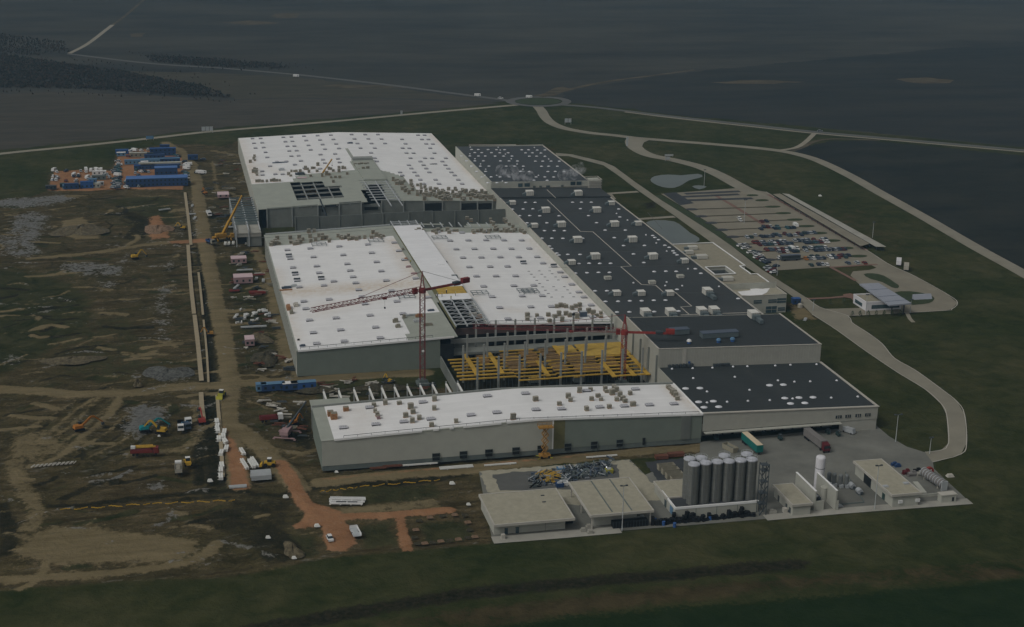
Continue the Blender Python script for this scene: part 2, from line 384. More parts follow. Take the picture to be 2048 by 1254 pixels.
def vnoise(X, Y, s, seed):
    r = np.random.RandomState(seed).rand(256, 256).astype(np.float32)
    x, y = X/s, Y/s; xi, yi = np.floor(x).astype(int), np.floor(y).astype(int); fx, fy = x-xi, y-yi
    fx = fx*fx*(3-2*fx); fy = fy*fy*(3-2*fy); a = lambda i, j: r[(yi+j) % 256, (xi+i) % 256]
    return (a(0, 0)*(1-fx)+a(1, 0)*fx)*(1-fy)+(a(0, 1)*(1-fx)+a(1, 1)*fx)*fy
rough = np.clip(LAY['mud']+LAY['dark']*.6, 0, 1)*np.clip(1-LAY['sand']*.8-LAY['clay']-LAY['wet'], .05, 1)
Zg = -(rough*(.5*vnoise(GX, GY, 3.1, 1)+1.0*vnoise(GX, GY, 9, 2)+.3*vnoise(GX, GY, 1.7, 4))+.12*vnoise(GX, GY, 25, 5))
me = bpy.data.meshes.new("ground")
co = np.stack([GX, GY, Zg], -1).reshape(-1, 3).astype(np.float32)
idx = np.arange(NXg*NYg).reshape(NYg, NXg)
q = np.stack([idx[:-1, :-1], idx[:-1, 1:], idx[1:, 1:], idx[1:, :-1]], -1).reshape(-1, 4)
me.vertices.add(len(co)); me.vertices.foreach_set('co', co.ravel())
me.loops.add(q.size); me.loops.foreach_set('vertex_index', q.ravel().astype(np.int32))
me.polygons.add(len(q)); me.polygons.foreach_set('loop_start', np.arange(0, q.size, 4, dtype=np.int32))
me.update(calc_edges=True)
for k, v in LAY.items():
    at = me.attributes.new(k, 'FLOAT', 'POINT'); at.data.foreach_set('value', v.ravel())
def ground_material():
    m = bpy.data.materials.new("terrain"); m.use_nodes = True; t = m.node_tree; N, L = t.nodes, t.links
    b = N["Principled BSDF"]; b.inputs['Specular IOR Level'].default_value = 0
    geo = N.new("ShaderNodeNewGeometry")
    def noise(s, det=6, st=None, dist=0):
        src = geo.outputs['Position']
        if st:
            mp = N.new("ShaderNodeMapping"); mp.inputs['Scale'].default_value = st; L.new(src, mp.inputs[0]); src = mp.outputs[0]
        n = N.new("ShaderNodeTexNoise"); n.inputs['Scale'].default_value = s; n.inputs['Detail'].default_value = det
        n.inputs['Roughness'].default_value = .68; n.inputs['Distortion'].default_value = dist; L.new(src, n.inputs['Vector']); return n.outputs[0]
    nf, nm, nl = noise(.55, 5), noise(.11, 6, dist=.6), noise(.018, 5)
    nst = noise(.09, 5, (.35, 2.2, 1), .4)
    def math_(op, a, bb, c=None):
        n = N.new("ShaderNodeMath"); n.operation = op
        for i, v in enumerate((a, bb, c)):
            if v is None: continue
            if isinstance(v, (int, float)): n.inputs[i].default_value = v
            else: L.new(v, n.inputs[i])
        return n.outputs[0]
    def two(c1, c2, src, lo=.35, hi=.65):
        r = N.new("ShaderNodeValToRGB"); L.new(src, r.inputs[0]); e = r.color_ramp.elements
        e[0].position, e[1].position = lo, hi; e[0].color = list(c1)+[1]; e[1].color = list(c2)+[1]; return r.outputs[0]
    def mix(f, a, c):
        n = N.new("ShaderNodeMix"); n.data_type = 'RGBA'; L.new(a, n.inputs[6]); L.new(c, n.inputs[7])
        if isinstance(f, (int, float)): n.inputs[0].default_value = f
        else: L.new(f, n.inputs[0])
        return n.outputs[2]
    def fac(layer, amp=.75, lo=.38, hi=.62):
        a = N.new("ShaderNodeAttribute"); a.attribute_name = layer
        jit = math_('ADD', math_('MULTIPLY', nf, .5), math_('MULTIPLY', nm, .5))
        v = math_('MULTIPLY_ADD', math_('SUBTRACT', jit, .5), amp*2, a.outputs['Fac'])
        r = N.new("ShaderNodeMapRange"); r.interpolation_type = 'SMOOTHSTEP'; r.inputs[1].default_value = lo; r.inputs[2].default_value = hi; L.new(v, r.inputs[0])
        on_ = math_('GREATER_THAN', a.outputs['Fac'], .02)
        return math_('MULTIPLY', r.outputs[0], on_)
    grass = mix(two((0, 0, 0), (1, 1, 1), nl, .4, .62), two((.020, .028, .009), (.037, .044, .015), nm), two((.037, .041, .015), (.068, .064, .029), nm))
    grass = mix(math_('MULTIPLY', two((0, 0, 0), (1, 1, 1), nf, .5, .75), .35), grass, two((.012, .020, .007), (.062, .064, .028), nst))
    c = grass
    c = mix(fac('brown'), c, two((.030, .026, .012), (.066, .052, .026), nm))
    c = mix(fac('green'), c, two((.011, .022, .007), (.018, .030, .011), nm))
    mud = mix(two((0, 0, 0), (1, 1, 1), nl, .38, .6), two((.034, .027, .012), (.112, .086, .043), nst), two((.029, .027, .011), (.085, .070, .032), nm))
    mud = mix(math_('MULTIPLY', two((0, 0, 0), (1, 1, 1), nf, .5, .66), .75), mud, two((.016, .014, .008), (.17, .135, .08), nst))
    nk = noise(.33, 6, (.45, 1.7, 1), .8); nk2 = noise(1.3, 4)
    mud = mix(math_('MULTIPLY', two((0, 0, 0), (1, 1, 1), nk2, .52, .62), .55), mud, two((.012, .011, .007), (.05, .045, .026), nf))
    mud = mix(math_('MULTIPLY', two((0, 0, 0), (1, 1, 1), nk, .60, .66), .75), mud, two((.10, .10, .085), (.185, .175, .145), nf))
    mud = mix(math_('MULTIPLY', two((1, 1, 1), (0, 0, 0), nk, .34, .41), .7), mud, two((.014, .016, .009), (.032, .034, .017), nf))
    c = mix(fac('mud', .3), c, mud)
    c = mix(fac('weed'), c, two((.020, .026, .010), (.056, .054, .025), nm))
    c = mix(fac('dark'), c, two((.010, .012, .006), (.034, .030, .018), nf))
    c = mix(fac('sand'), c, mix(math_('MULTIPLY', two((0, 0, 0), (1, 1, 1), nf, .45, .7), .5), two((.125, .100, .052), (.19, .152, .085), nst), two((.08, .064, .034), (.225, .182, .106), nm)))
    c = mix(fac('clay'), c, mix(math_('MULTIPLY', two((0, 0, 0), (1, 1, 1), nf, .45, .7), .5), two((.225, .112, .055), (.30, .160, .082), nm), two((.12, .078, .046), (.30, .20, .13), nst)))
    fw = fac('wet', 1.5, .40, .66)
    c = mix(fw, c, two((.055, .053, .042), (.145, .14, .122), nf))  # puddles: grey of the reflected sky put into the base colour
    L.new(c, b.inputs['Base Color'])
    L.new(math_('MULTIPLY_ADD', fw, -.62, .95), b.inputs['Roughness']); L.new(math_('MULTIPLY', fw, .45), b.inputs['Specular IOR Level'])
    bp = N.new("ShaderNodeBump"); bp.inputs['Strength'].default_value = .9; bp.inputs['Distance'].default_value = .6
    L.new(math_('ADD', nf, math_('MULTIPLY', nm, .6)), bp.inputs['Height']); L.new(bp.outputs[0], b.inputs['Normal'])
    return m
me.materials.append(ground_material())
struct(link(bpy.data.objects.new("ground", me)))

# ---------------------------------------------------------------- flat sheets lying on the ground
def sheet(name, pts, z, m, kind='structure', px=True, jitter=0, smooth=False):
    P_ = [p[:2] for p in (GN(pts) if px else pts)]
    if smooth: P_ = [tuple(p) for p in smooth_line(P_, True, 5)]
    if jitter:
        out = []; n = len(P_)
        for i in range(n):
            a, b = np.array(P_[i]), np.array(P_[(i+1) % n]); L_ = np.linalg.norm(b-a); k = max(1, int(L_/(jitter*4)))
            for j in range(k):
                p = a+(b-a)*j/k; out.append((p[0]+(R_.gauss(0, jitter) if j else 0), p[1]+(R_.gauss(0, jitter) if j else 0)))
        P_ = out
    from mathutils.geometry import tessellate_polygon
    vs = [(p[0], p[1], z) for p in P_]; tris = tessellate_polygon([[Vector(v) for v in vs]])
    mb = MB(); fs = []
    for t in tris:
        a, b, c = (Vector(vs[i]) for i in t)
        fs.append(tuple(t) if (b-a).cross(c-a).z > 0 else tuple(reversed(t)))
    mb.add(vs, fs); o = mb.build(name, m); return struct(o, kind) if kind else o
def ribbon(name, pts, w, z, m, kind='structure', px=True, closed=False, thick=0, step=4):
    P_ = smooth_line([p[:2] for p in (GN(pts) if px else pts)], closed, step); n = len(P_); mb = MB(); vs = []
    for i in range(n):
        d = P_[(i+1) % n]-P_[i-1] if closed else P_[min(i+1, n-1)]-P_[max(i-1, 0)]
        d = d/(np.linalg.norm(d)+1e-9); nn = np.array([-d[1], d[0]])*w/2
        vs += [(*(P_[i]-nn), z), (*(P_[i]+nn), z)]
    fs = [(2*i, 2*((i+1) % n), 2*((i+1) % n)+1, 2*i+1) for i in range(n if closed else n-1)]
    mb.add(vs, fs); o = mb.build(name, m); return struct(o, kind) if kind else o
def field_mat(name, c1, c2, st, s=.02, fine=.25):
    m = mat(name, c1, .95, 0, s, spec=0); t = m.node_tree; N, L = t.nodes, t.links
    geo = N.new("ShaderNodeNewGeometry"); mp = N.new("ShaderNodeMapping"); mp.inputs['Scale'].default_value = st; mp.inputs['Rotation'].default_value = (0, 0, .06)
    L.new(geo.outputs['Position'], mp.inputs[0])
    r = [n for n in N if n.type == 'VALTORGB'][0]; nz = [n for n in N if n.type == 'TEX_NOISE'][0]
    L.new(mp.outputs[0], nz.inputs['Vector']); nz.inputs['Detail'].default_value = 8; nz.inputs['Roughness'].default_value = .7
    r.color_ramp.elements[0].color = list(c1)+[1]; r.color_ramp.elements[1].color = list(c2)+[1]
    r.color_ramp.elements[0].position = .36; r.color_ramp.elements[1].position = .66
    return m
M['far'] = field_mat('far_soil', (.034, .036, .034), (.066, .064, .053), (.5, 1.3, 1), .006)
M['plough'] = field_mat('ploughed', (.026, .030, .030), (.046, .046, .040), (.5, 1.8, 1), .009)
M['plough2'] = field_mat('ploughed_near', (.019, .023, .021), (.036, .037, .030), (.8, 1.6, 1), .02)
M['stubble'] = field_mat('stubble', (.050, .047, .038), (.076, .068, .054), (.6, 2.6, 1), .03)
M['stubble2'] = field_mat('stubble_pale', (.050, .048, .036), (.074, .067, .050), (.5, 2.2, 1), .03)
M['tanpatch'] = field_mat('tan_soil', (.05, .045, .032), (.12, .10, .068), (.7, 2.2, 1), .05)
sheet('far_fields', [(-500, 355), (0, 300), (300, 268), (700, 228), (1010, 203), (1078, 192), (1130, 198), (1260, 214), (1640, 256), (2060, 296), (2500, 340), (2500, -120), (-500, -120)], .04, M['far'])
sheet('stubble_field', [(-300, 205), (100, 184), (250, 188), (470, 200), (720, 196), (1000, 207), (850, 221), (700, 234), (415, 258), (300, 271), (0, 300), (-300, 332)], .08, M['stubble'], jitter=2)
sheet('stubble_field', [(235, 142), (420, 146), (600, 155), (950, 196), (985, 203), (720, 195), (470, 198), (400, 172), (320, 158)], .09, M['stubble2'], jitter=2)
sheet('ploughed_field', [(1128, 186), (1170, 175), (1300, 156), (1420, 140), (1720, 112), (2200, 70), (2200, 308), (2048, 293), (1640, 255), (1350, 230), (1250, 217), (1140, 205)], .08, M['plough'], jitter=2)
sheet('ploughed_field', [(1605, 295), (1660, 282), (1740, 281), (2048, 312), (2250, 330), (2250, 640), (2060, 548), (1900, 458), (1800, 401), (1700, 346), (1635, 314), (1590, 303)], .07, M['plough2'], jitter=1)
for pts in ([(1790, 158), (1850, 154), (1908, 160), (1900, 166), (1830, 166)], [(440, 45), (500, 41), (560, 46), (500, 50)], [(545, 28), (600, 26), (590, 36), (550, 36)], [(260, 68), (292, 66), (285, 74), (262, 74)], [(1420, 165), (1520, 160), (1610, 164), (1500, 168)], [(640, 172), (740, 170), (820, 176), (720, 178)]):
    sheet('bare_soil_patch', pts, .12, M['tanpatch'], jitter=3)
mk('road_pale', (.245, .225, .175), var=.10, scale=.08)
mk('road_concrete', (.215, .20, .155), var=.14, scale=.06, rough=.85)
mk('asphalt', (.10, .10, .092), var=.14, scale=.1)
mk('asphalt_dark', (.045, .048, .05), var=.2, scale=.1)
mk('yard', (.150, .150, .130), var=.26, scale=.055)
mk('lot', (.205, .187, .142), var=.14, scale=.07)
mk('redpath', (.175, .105, .08), var=.15, scale=.5)
mk('grass_isle', (.036, .048, .020), var=.3, scale=.5)
mk('soil_isle', (.06, .05, .03), var=.3, scale=.5)
mk('paint_line', (.5, .5, .46), var=.1)
M['water'] = mat('pond_water', (.085, .105, .095), .3, .12, .05, spec=.5)
ribbon('country_road', [(-200, 334), (0, 308), (150, 293), (300, 277), (415, 264), (560, 252), (700, 240), (850, 226), (1000, 213), (1035, 210)], 6.5, .16, M['road_pale'])
ribbon('main_road', [(600, 150), (760, 168), (900, 186), (1000, 199), (1030, 204)], 7, .18, M['asphalt'])
ribbon('main_road', [(137, 108), (300, 127), (450, 137), (600, 150)], 6, .18, M['asphalt'])
ribbon('main_road', [(1112, 209), (1180, 214), (1250, 222), (1350, 234), (1500, 250), (1630, 264), (1800, 279), (2048, 301), (2300, 325)], 7.5, .18, M['asphalt'])
ribbon('main_road_verge', [(1250, 224), (1350, 236.5), (1500, 253), (1630, 267), (1800, 282), (2048, 304)], 4, .14, M['road_pale'])
ribbon('dirt_track', [(1112, 186), (1165, 173), (1230, 161), (1300, 152), (1390, 140)], 6, .17, M['tanpatch'])
ribbon('dirt_track', [(139, 107), (175, 88), (212, 60), (225, 50)], 5, .17, M['road_pale'])
ribbon('dirt_track', [(225, 50), (250, 32), (292, -4)], 4, .16, M['tanpatch'])
ribbon('roundabout_road', [(1020, 203), (1035, 197.5), (1078, 194.5), (1118, 197), (1134, 203), (1120, 209.5), (1078, 212.5), (1036, 209)], 8, .2, M['asphalt'], closed=True)
sheet('roundabout_island', [(1030, 203), (1045, 198.5), (1078, 196.5), (1108, 198.5), (1122, 203), (1110, 208), (1078, 210), (1045, 208)], .24, M['grass_isle'], smooth=True)
ribbon('dirt_track', [(1075, 193), (1100, 189), (1122, 178), (1134, 176)], 14, .21, M['tanpatch'])
ribbon('access_road', [(1074, 212), (1083, 222), (1090, 234), (1103, 246), (1130, 257), (1180, 266), (1230, 271), (1270, 276), (1330, 281), (1430, 289), (1500, 295), (1560, 302), (1600, 310), (1640, 323), (1700, 352), (1760, 386), (1850, 436), (1950, 494), (2060, 555), (2200, 640)], 9, .16, M['road_concrete'])
ribbon('side_road', [(1560, 301), (1590, 296), (1610, 285), (1630, 266)], 4, .19, M['road_pale'])
ribbon('dirt_track', [(1585, 302), (1605, 295), (1630, 283), (1670, 278), (1760, 281)], 4, .15, M['tanpatch'])
ribbon('access_road', [(1268, 277), (1264, 285), (1272, 297), (1300, 311), (1350, 321), (1400, 334), (1440, 351), (1480, 373), (1530, 398)], 11, .19, M['road_concrete'])
sheet('access_road_junction', [(1258, 275), (1300, 280), (1288, 285), (1284, 293), (1296, 306), (1280, 303), (1266, 292)], .22, M['road_concrete'])
inner = [(1111, 306), (1144, 309), (1207, 324), (1228, 333), (1270, 364), (1323, 401), (1428, 465), (1523, 539), (1613, 596), (1640, 615), (1696, 632), (1703, 645), (1735, 666), (1764, 688), (1789, 717), (1829, 740), (1879, 776), (1915, 805), (1929, 830), (1933, 887), (1922, 909), (1865, 925),
         (1850, 905), (1882, 901), (1897, 887), (1893, 830), (1882, 808), (1850, 779), (1793, 744), (1728, 700), (1671, 659), (1624, 629), (1599, 604), (1571, 583), (1488, 532), (1421, 484), (1348, 431), (1277, 382), (1235, 350), (1207, 331), (1137, 312.5), (1113, 312)]
sheet('perimeter_road', inner, .14, M['road_concrete'])
ipx = GN(inner)
for seg in (inner[8:22], inner[22:32]):
    ribbon('road_kerb', seg, .35, .20, M['kerb'])
ribbon('footpath', [(1208, 388), (1276, 383.5)], 4.5, .12, M['road_pale']); ribbon('footpath', [(1277, 438.5), (1349, 433.5)], 4.5, .12, M['road_pale'])
sheet('paved_forecourt', [(1205, 386), (1222, 386), (1232, 398), (1222, 402)], .13, M['road_pale'])
sheet('yard', [(1400, 884), (1752, 851), (1778, 873), (1814, 894), (1850, 905), (1866, 925), (1868, 938), (1900, 968), (1940, 1005), (985, 1083), (970, 1010), (958, 945), (1100, 933), (1259, 919), (1290, 950), (1400, 905)], .10, M['yard'])
ribbon('yard_apron', [(1530, 1036), (1700, 1021), (1940, 1003)], 4.5, .15, M['concrete']); ribbon('yard_apron', [(985, 1081), (1100, 1072), (1240, 1060)], 5, .15, M['concrete'])
sheet('storage_pad', [(958, 944), (1259, 920), (1335, 1000), (1145, 1010), (975, 985)], .16, M['gravel_warm'], jitter=.4)
sheet('stained_slab', [(985, 950), (1100, 940), (1235, 930), (1240, 965), (1150, 980), (1000, 982)], .2, M['asphalt'], jitter=.5)
sheet('wet_asphalt', [(1290, 925), (1380, 915), (1392, 960), (1318, 965)], .17, M['asphalt_dark'], jitter=.3)
lot = [(1322, 388), (1480, 376), (1532, 384), (1600, 424), (1727, 497), (1778, 529), (1826, 551), (1896, 590), (1915, 606), (1903, 619), (1884, 622), (1703, 632), (1664, 634), (1640, 618), (1660, 618), (1726, 616), (1776, 613), (1715, 566), (1701, 551), (1706, 543), (1738, 540.5), (1753, 536), (1740, 529), (1556, 541), (1523, 520), (1480, 490), (1428, 452)]
sheet('car_park', lot, .115, M['lot'])
ribbon('road_kerb', [(1532, 384), (1600, 424), (1727, 497), (1778, 529), (1826, 551), (1896, 590), (1915, 606), (1903, 619), (1884, 622), (1703, 632)], .4, .2, M['kerb'])
sheet('new_asphalt', [(1326, 387), (1352, 385), (1388, 407), (1360, 411)], .15, M['asphalt_dark'])
for a, b in (((1365, 394), (1478, 389)), ((1378, 401), (1505, 397)), ((1370, 388), (1480, 383))): ribbon('new_asphalt', [a, b], 5, .16, M['asphalt_dark'])
# raised planting strips between the parking rows
rows = [((1387, 419), (1541, 414)), ((1406, 433), (1562, 427)), ((1426, 446), (1585, 440)), ((1447, 460), (1608, 453)), ((1469, 474), (1633, 467)), ((1489, 489), (1659, 482)), ((1515, 504), (1685, 497)), ((1541, 520), (1712, 513))]
isl = [((1505, 391), 4), ((1524, 401), 4.5)]
for a, b in rows:
    A, B = G(*a), G(*b); o = MB(); o.prism([(A[0], A[1]-.9), (B[0], B[1]-.9), (B[0], B[1]+.9), (A[0], A[1]+.9)], 0, .24).build('planting_strip', 'soil_isle').__setitem__('kind', 'structure')
    for p, L_, m in ((A, 5.5, 'asphalt_dark'), (B, 7, 'grass_isle')):
        sgn = -1 if p is A else 1
        mb = MB(); c = (p[0]+sgn*L_*.2, p[1]); pl = []
        for i in range(20):
            t = 2*math.pi*i/20; pl.append((c[0]+L_*math.cos(t)*.75, c[1]+2.6*math.sin(t)))
        mb.prism(pl, 0, .27); mb.build('planting_island', m)['kind'] = 'structure'
for (x, y), L_ in isl:
    p = G(x, y); MB().prism([(p[0]+L_*math.cos(2*math.pi*i/20), p[1]+2.6*math.sin(2*math.pi*i/20)) for i in range(20)], 0, .27).build('planting_island', 'grass_isle')['kind'] = 'structure'
ribbon('brick_path', [(1432, 392), (1470, 414), (1505, 436), (1540, 458)], 2.6, .15, M['redpath'])
ribbon('brick_path', [(1537, 389.5), (1600, 424.5), (1660, 459), (1733, 501)], 2.6, .17, M['redpath'])
ribbon('brick_path', [(1662, 535), (1755, 529)], 2, .17, M['redpath'])
ribbon('brick_path', [(1660, 534), (1690, 550), (1712, 562)], 2, .15, M['redpath'])
ribbon('brick_path', [(1613, 598), (1660, 596), (1690, 593), (1705, 590)], 2.4, .15, M['redpath']); sheet('brick_forecourt', [(1686, 589), (1700, 587), (1712, 590), (1722, 612), (1715, 612), (1702, 597), (1688, 595)], .16, M['redpath'])
ribbon('footpath', [(1814, 626), (1820, 638), (1827, 645)], 2, .14, M['road_pale'])
for pl in ([(1727, 549), (1745, 547), (1768, 552), (1790, 566), (1798, 572), (1795, 577), (1783, 575), (1765, 565), (1740, 558)], [(1790, 585), (1818, 583), (1847, 587), (1866, 594), (1868, 600), (1858, 607), (1831, 610), (1822, 609), (1800, 595)]):
    sheet('traffic_island', pl, .2, M['grass_isle'], smooth=True)
sheet('grass_verge', [(1310, 392), (1322, 390), (1428, 453), (1480, 491), (1523, 521), (1556, 543), (1540, 546), (1428, 468)], .18, M['grass_isle'])
sheet('pond', zm(850, 100, 3.39, [(1528, 880), (1560, 855), (1650, 845), (1740, 850), (1850, 840), (1882, 860), (1790, 885), (1750, 910), (1690, 935), (1610, 930), (1550, 905)]), .1, M['water'], smooth=True)
sheet('pond', zm(1000, 370, 3.39, [(990, 255), (1060, 238), (1180, 248), (1240, 285), (1290, 325), (1350, 360), (1330, 390), (1200, 402), (1130, 387), (1080, 330), (1030, 290)]), .1, M['water'], smooth=True)
sheet('pond', zm(850, 100, 3.39, [(1810, 925), (1860, 918), (1910, 928), (1860, 945)]), .1, M['water'], smooth=True)
# pale sand trenches along the haul road
mk('trench', (.30, .25, .165), var=.12, scale=.5)
for pts, w in (([(370, 385), (377, 440), (382, 490)], 1.7), ([(376, 490), (381, 560), (388, 628)], 1.9), ([(389, 630), (396, 690), (403, 762)], 1.9), ([(402, 785), (404, 815), (407, 838)], 1.8), ([(397, 545), (402, 590), (406, 630)], 1.1), ([(407, 640), (413, 700), (417, 765)], .9), ([(434, 790), (440, 860), (446, 955)], 1.4)):
    ribbon('sand_trench', pts, w, .17, M['trench'])
# ================================================================ THE FACTORY
def gable(xl, xr, xm, zl, zr, zm_): return lambda x, y=0: zl+(zm_-zl)*(x-xl)/(xm-xl) if x < xm else zm_+(zr-zm_)*(x-xm)/(xr-xm)
def slope(xl, xr, zl, zr): return lambda x, y=0: zl+(zr-zl)*(x-xl)/(xr-xl)
ZF = gable(46, 188.3, 124, 11.6, 11.5, 14.0)            # front hall
ZN = gable(46, 188.3, 123, 11.3, 11.3, 14.1)            # near hall
ZW = gable(47, 188.6, 119, 11.3, 11.3, 13.9)            # far hall
ZD = slope(188.3, 259.8, 11.5, 9.3)                     # dock hall
ZU = slope(188.3, 259.8, 19.1, 16.9)                    # raised dark hall
ZR = slope(188.3, 257, 14.8, 13.0)                      # long dark hall
ZS = slope(188.3, 257, 15.8, 14.0)
ZX = slope(188.3, 250, 19.4, 18.2)                      # far dark hall
def membrane_mat(name, base, stainc, seam):
    m = mat(name, base, .6, .05, .09, spec=.08); t = m.node_tree; N, L = t.nodes, t.links; b = N["Principled BSDF"]
    old = b.inputs['Base Color'].links[0].from_socket
    tc = N.new("ShaderNodeTexCoord"); mp = N.new("ShaderNodeMapping"); mp.inputs['Scale'].default_value = (1, 1, 0); L.new(tc.outputs['Object'], mp.inputs[0])
    br = N.new("ShaderNodeTexBrick"); br.inputs['Scale'].default_value = 1; br.inputs['Brick Width'].default_value = 18; br.inputs['Row Height'].default_value = 1.9
    br.inputs['Mortar Size'].default_value = .05; br.inputs['Mortar Smooth'].default_value = .3; L.new(mp.outputs[0], br.inputs[0])
    br.inputs['Color1'].default_value = (1, 1, 1, 1); br.inputs['Color2'].default_value = (.94, .94, .94, 1); br.inputs['Mortar'].default_value = (seam, seam, seam, 1)
    mu = N.new("ShaderNodeMix"); mu.data_type = 'RGBA'; mu.blend_type = 'MULTIPLY'; mu.inputs[0].default_value = 1; L.new(old, mu.inputs[6]); L.new(br.outputs[0], mu.inputs[7])
    a = N.new("ShaderNodeAttribute"); a.attribute_name = 'stain'
    n = N.new("ShaderNodeTexNoise"); n.inputs['Scale'].default_value = .45; n.inputs['Detail'].default_value = 7; n.inputs['Roughness'].default_value = .7; L.new(tc.outputs['Object'], n.inputs[0])
    ma = N.new("ShaderNodeMath"); ma.operation = 'MULTIPLY_ADD'; L.new(n.outputs[0], ma.inputs[0]); ma.inputs[1].default_value = 2.6; ma.inputs[2].default_value = -.62
    m2 = N.new("ShaderNodeMath"); m2.operation = 'MULTIPLY'; m2.use_clamp = True; L.new(ma.outputs[0], m2.inputs[0]); L.new(a.outputs['Fac'], m2.inputs[1])
    mx = N.new("ShaderNodeMix"); mx.data_type = 'RGBA'; L.new(m2.outputs[0], mx.inputs[0]); L.new(mu.outputs[2], mx.inputs[6]); mx.inputs[7].default_value = [*stainc, 1]
    L.new(mx.outputs[2], b.inputs['Base Color']); return m
M['membrane'] = membrane_mat('roof_membrane', (.73, .725, .71), (.50, .38, .24), .88)
M['membrane_clean'] = membrane_mat('roof_membrane_clean', (.75, .75, .75), (.5, .4, .3), .95)
M['bitumen'] = membrane_mat('roof_bitumen', (.045, .050, .050), (.085, .090, .088), 1.5)
M['bitumen2'] = membrane_mat('roof_bitumen_new', (.036, .041, .041), (.078, .083, .08), 1.6)
M['bitumen3'] = membrane_mat('roof_bitumen_far', (.056, .063, .065), (.09, .098, .098), 1.3)
def cells(name, m, parent, x0, x1, y0, y1, zf, step=2.2, dz=0, poly=None, holes=(), stain=(), edge=.25):
    nx, ny = max(2, round((x1-x0)/step)), max(2, round((y1-y0)/step))
    xs, ys = np.linspace(x0, x1, nx+1), np.linspace(y0, y1, ny+1); X, Y = np.meshgrid(xs, ys)
    cx_, cy_ = np.meshgrid((xs[1:]+xs[:-1])/2, (ys[1:]+ys[:-1])/2)
    keep = np.ones(cx_.shape, bool)
    if poly is not None: keep &= np.logical_or.reduce([inside(cx_, cy_, p) for p in poly])
    for h in holes: keep &= ~inside(cx_, cy_, h)
    Z = np.vectorize(lambda x, y: zf(x, y))(X, Y)+dz
    idx = np.arange(X.size).reshape(X.shape); fs = []; K = keep
    for j in range(ny):
        for i in range(nx):
            if K[j, i]: fs.append((idx[j, i], idx[j, i+1], idx[j+1, i+1], idx[j+1, i]))
    vs = np.stack([X, Y, Z], -1).reshape(-1, 3).tolist(); n0 = len(vs)
    lo = [(a, b, c-edge) for a, b, c in vs]; ef = []
    for j in range(ny):
        for i in range(nx):
            if not K[j, i]: continue
            c = [idx[j, i], idx[j, i+1], idx[j+1, i+1], idx[j+1, i]]
            for k, (dj, di) in enumerate(((-1, 0), (0, 1), (1, 0), (0, -1))):
                jj, ii = j+dj, i+di
                if not (0 <= jj < ny and 0 <= ii < nx and K[jj, ii]): ef.append((c[k], c[k]+n0, c[(k+1) % 4]+n0, c[(k+1) % 4]))
    mb = MB(); mb.add(vs+lo, fs+ef); o = mb.build(name, m, parent, world=True)
    if stain:
        S = np.zeros(X.shape)
        for pts, soft, w, line in stain:
            P_ = [on(a, b, zf)[:2] for a, b in pts]
            if line: s = line/2-seg_dist(X, Y, P_, False)
            else:
                s = seg_dist(X, Y, P_, True); s = np.where(inside(X, Y, P_), s, -s)
            S = np.maximum(S, np.clip(.5+s/(2*soft), 0, 1)*w)
        S = S.reshape(-1); at = o.data.attributes.new('stain', 'FLOAT', 'POINT'); at.data.foreach_set('value', np.concatenate([S, S]).astype(np.float32))
    return o
def plan(pts, zf): return [on(a, b, zf)[:2] for a, b in pts]
def lwall(mb, x0, x1, y, zf, z0=0, th=.4, out=0, n=6, top=0.0):
    """wall along x following a sloping roof line, front face at y"""
    xs = np.linspace(x0, x1, n+1)
    for a, b in zip(xs[:-1], xs[1:]):
        mb.hexa([(a, y, z0), (b, y, z0), (b, y+th, z0), (a, y+th, z0)], [(a, y, zf(a, y)+top), (b, y, zf(b, y)+top), (b, y+th, zf(b, y)+top), (a, y+th, zf(a, y)+top)])
    return mb
# shared part meshes
def hatch_proto(sx=3.4, sy=2.2):
    mb = MB(); mb.mat(1).taper(-sx/2, sx/2, -sy/2, sy/2, -.15, .55, .08, .08, .08, .08)
    mb.mat(0).taper(-sx/2-.05, sx/2+.05, -sy/2-.05, sy/2+.05, .55, .8, .12, .12, .12, .12)
    for k in (-1, 0, 1): mb.mat(1).box(k*sx/4-.03, k*sx/4+.03, -sy/2, sy/2, .8, .83)
    return mb
def mesh_of(mb, name, mats):
    o = mb.build(name, mats); me_ = o.data; COL.objects.unlink(o); bpy.data.objects.remove(o); return me_
HATCH = mesh_of(hatch_proto(), 'roof_hatch', ['hatch_cap', 'hatch_curb'])
def open_hatch():
    mb = hatch_proto(2.9, 1.9); mb.mat(1).hexa([(-1.6, 1.0, .6), (1.6, 1.0, .6), (1.6, 1.15, .6), (-1.6, 1.15, .6)], [(-1.6, 1.15, 1.5), (1.6, 1.15, 1.5), (1.6, 1.3, 1.5), (-1.6, 1.3, 1.5)]); return mb
HATCH_OPEN = mesh_of(open_hatch(), 'roof_hatch_open', ['hatch_cap', 'steel_dark'])
def dome_mesh(rx, ry, h):
    mb = MB(); vs = [(0, 0, h)]; n = 12
    for k, (f, z) in enumerate(((.5, h*.88), (.85, h*.5), (1, .15), (1.05, -.1))):
        for i in range(n): t = 2*math.pi*i/n; vs.append((rx*f*math.cos(t), ry*f*math.sin(t), z))
    fs = [(0, 1+i, 1+(i+1) % n) for i in range(n)]
    for k in range(3): fs += [(1+k*n+i, 1+(k+1)*n+i, 1+(k+1)*n+(i+1) % n, 1+k*n+(i+1) % n) for i in range(n)]
    mb.add(vs, fs); return mb
DOME = mesh_of(dome_mesh(1.0, .8, .4), 'roof_light', 'dome'); DOME_S = mesh_of(dome_mesh(.5, .5, .5), 'roof_light', 'dome'); DOME_L = mesh_of(dome_mesh(1.35, 1.1, .45), 'roof_light', 'dome')
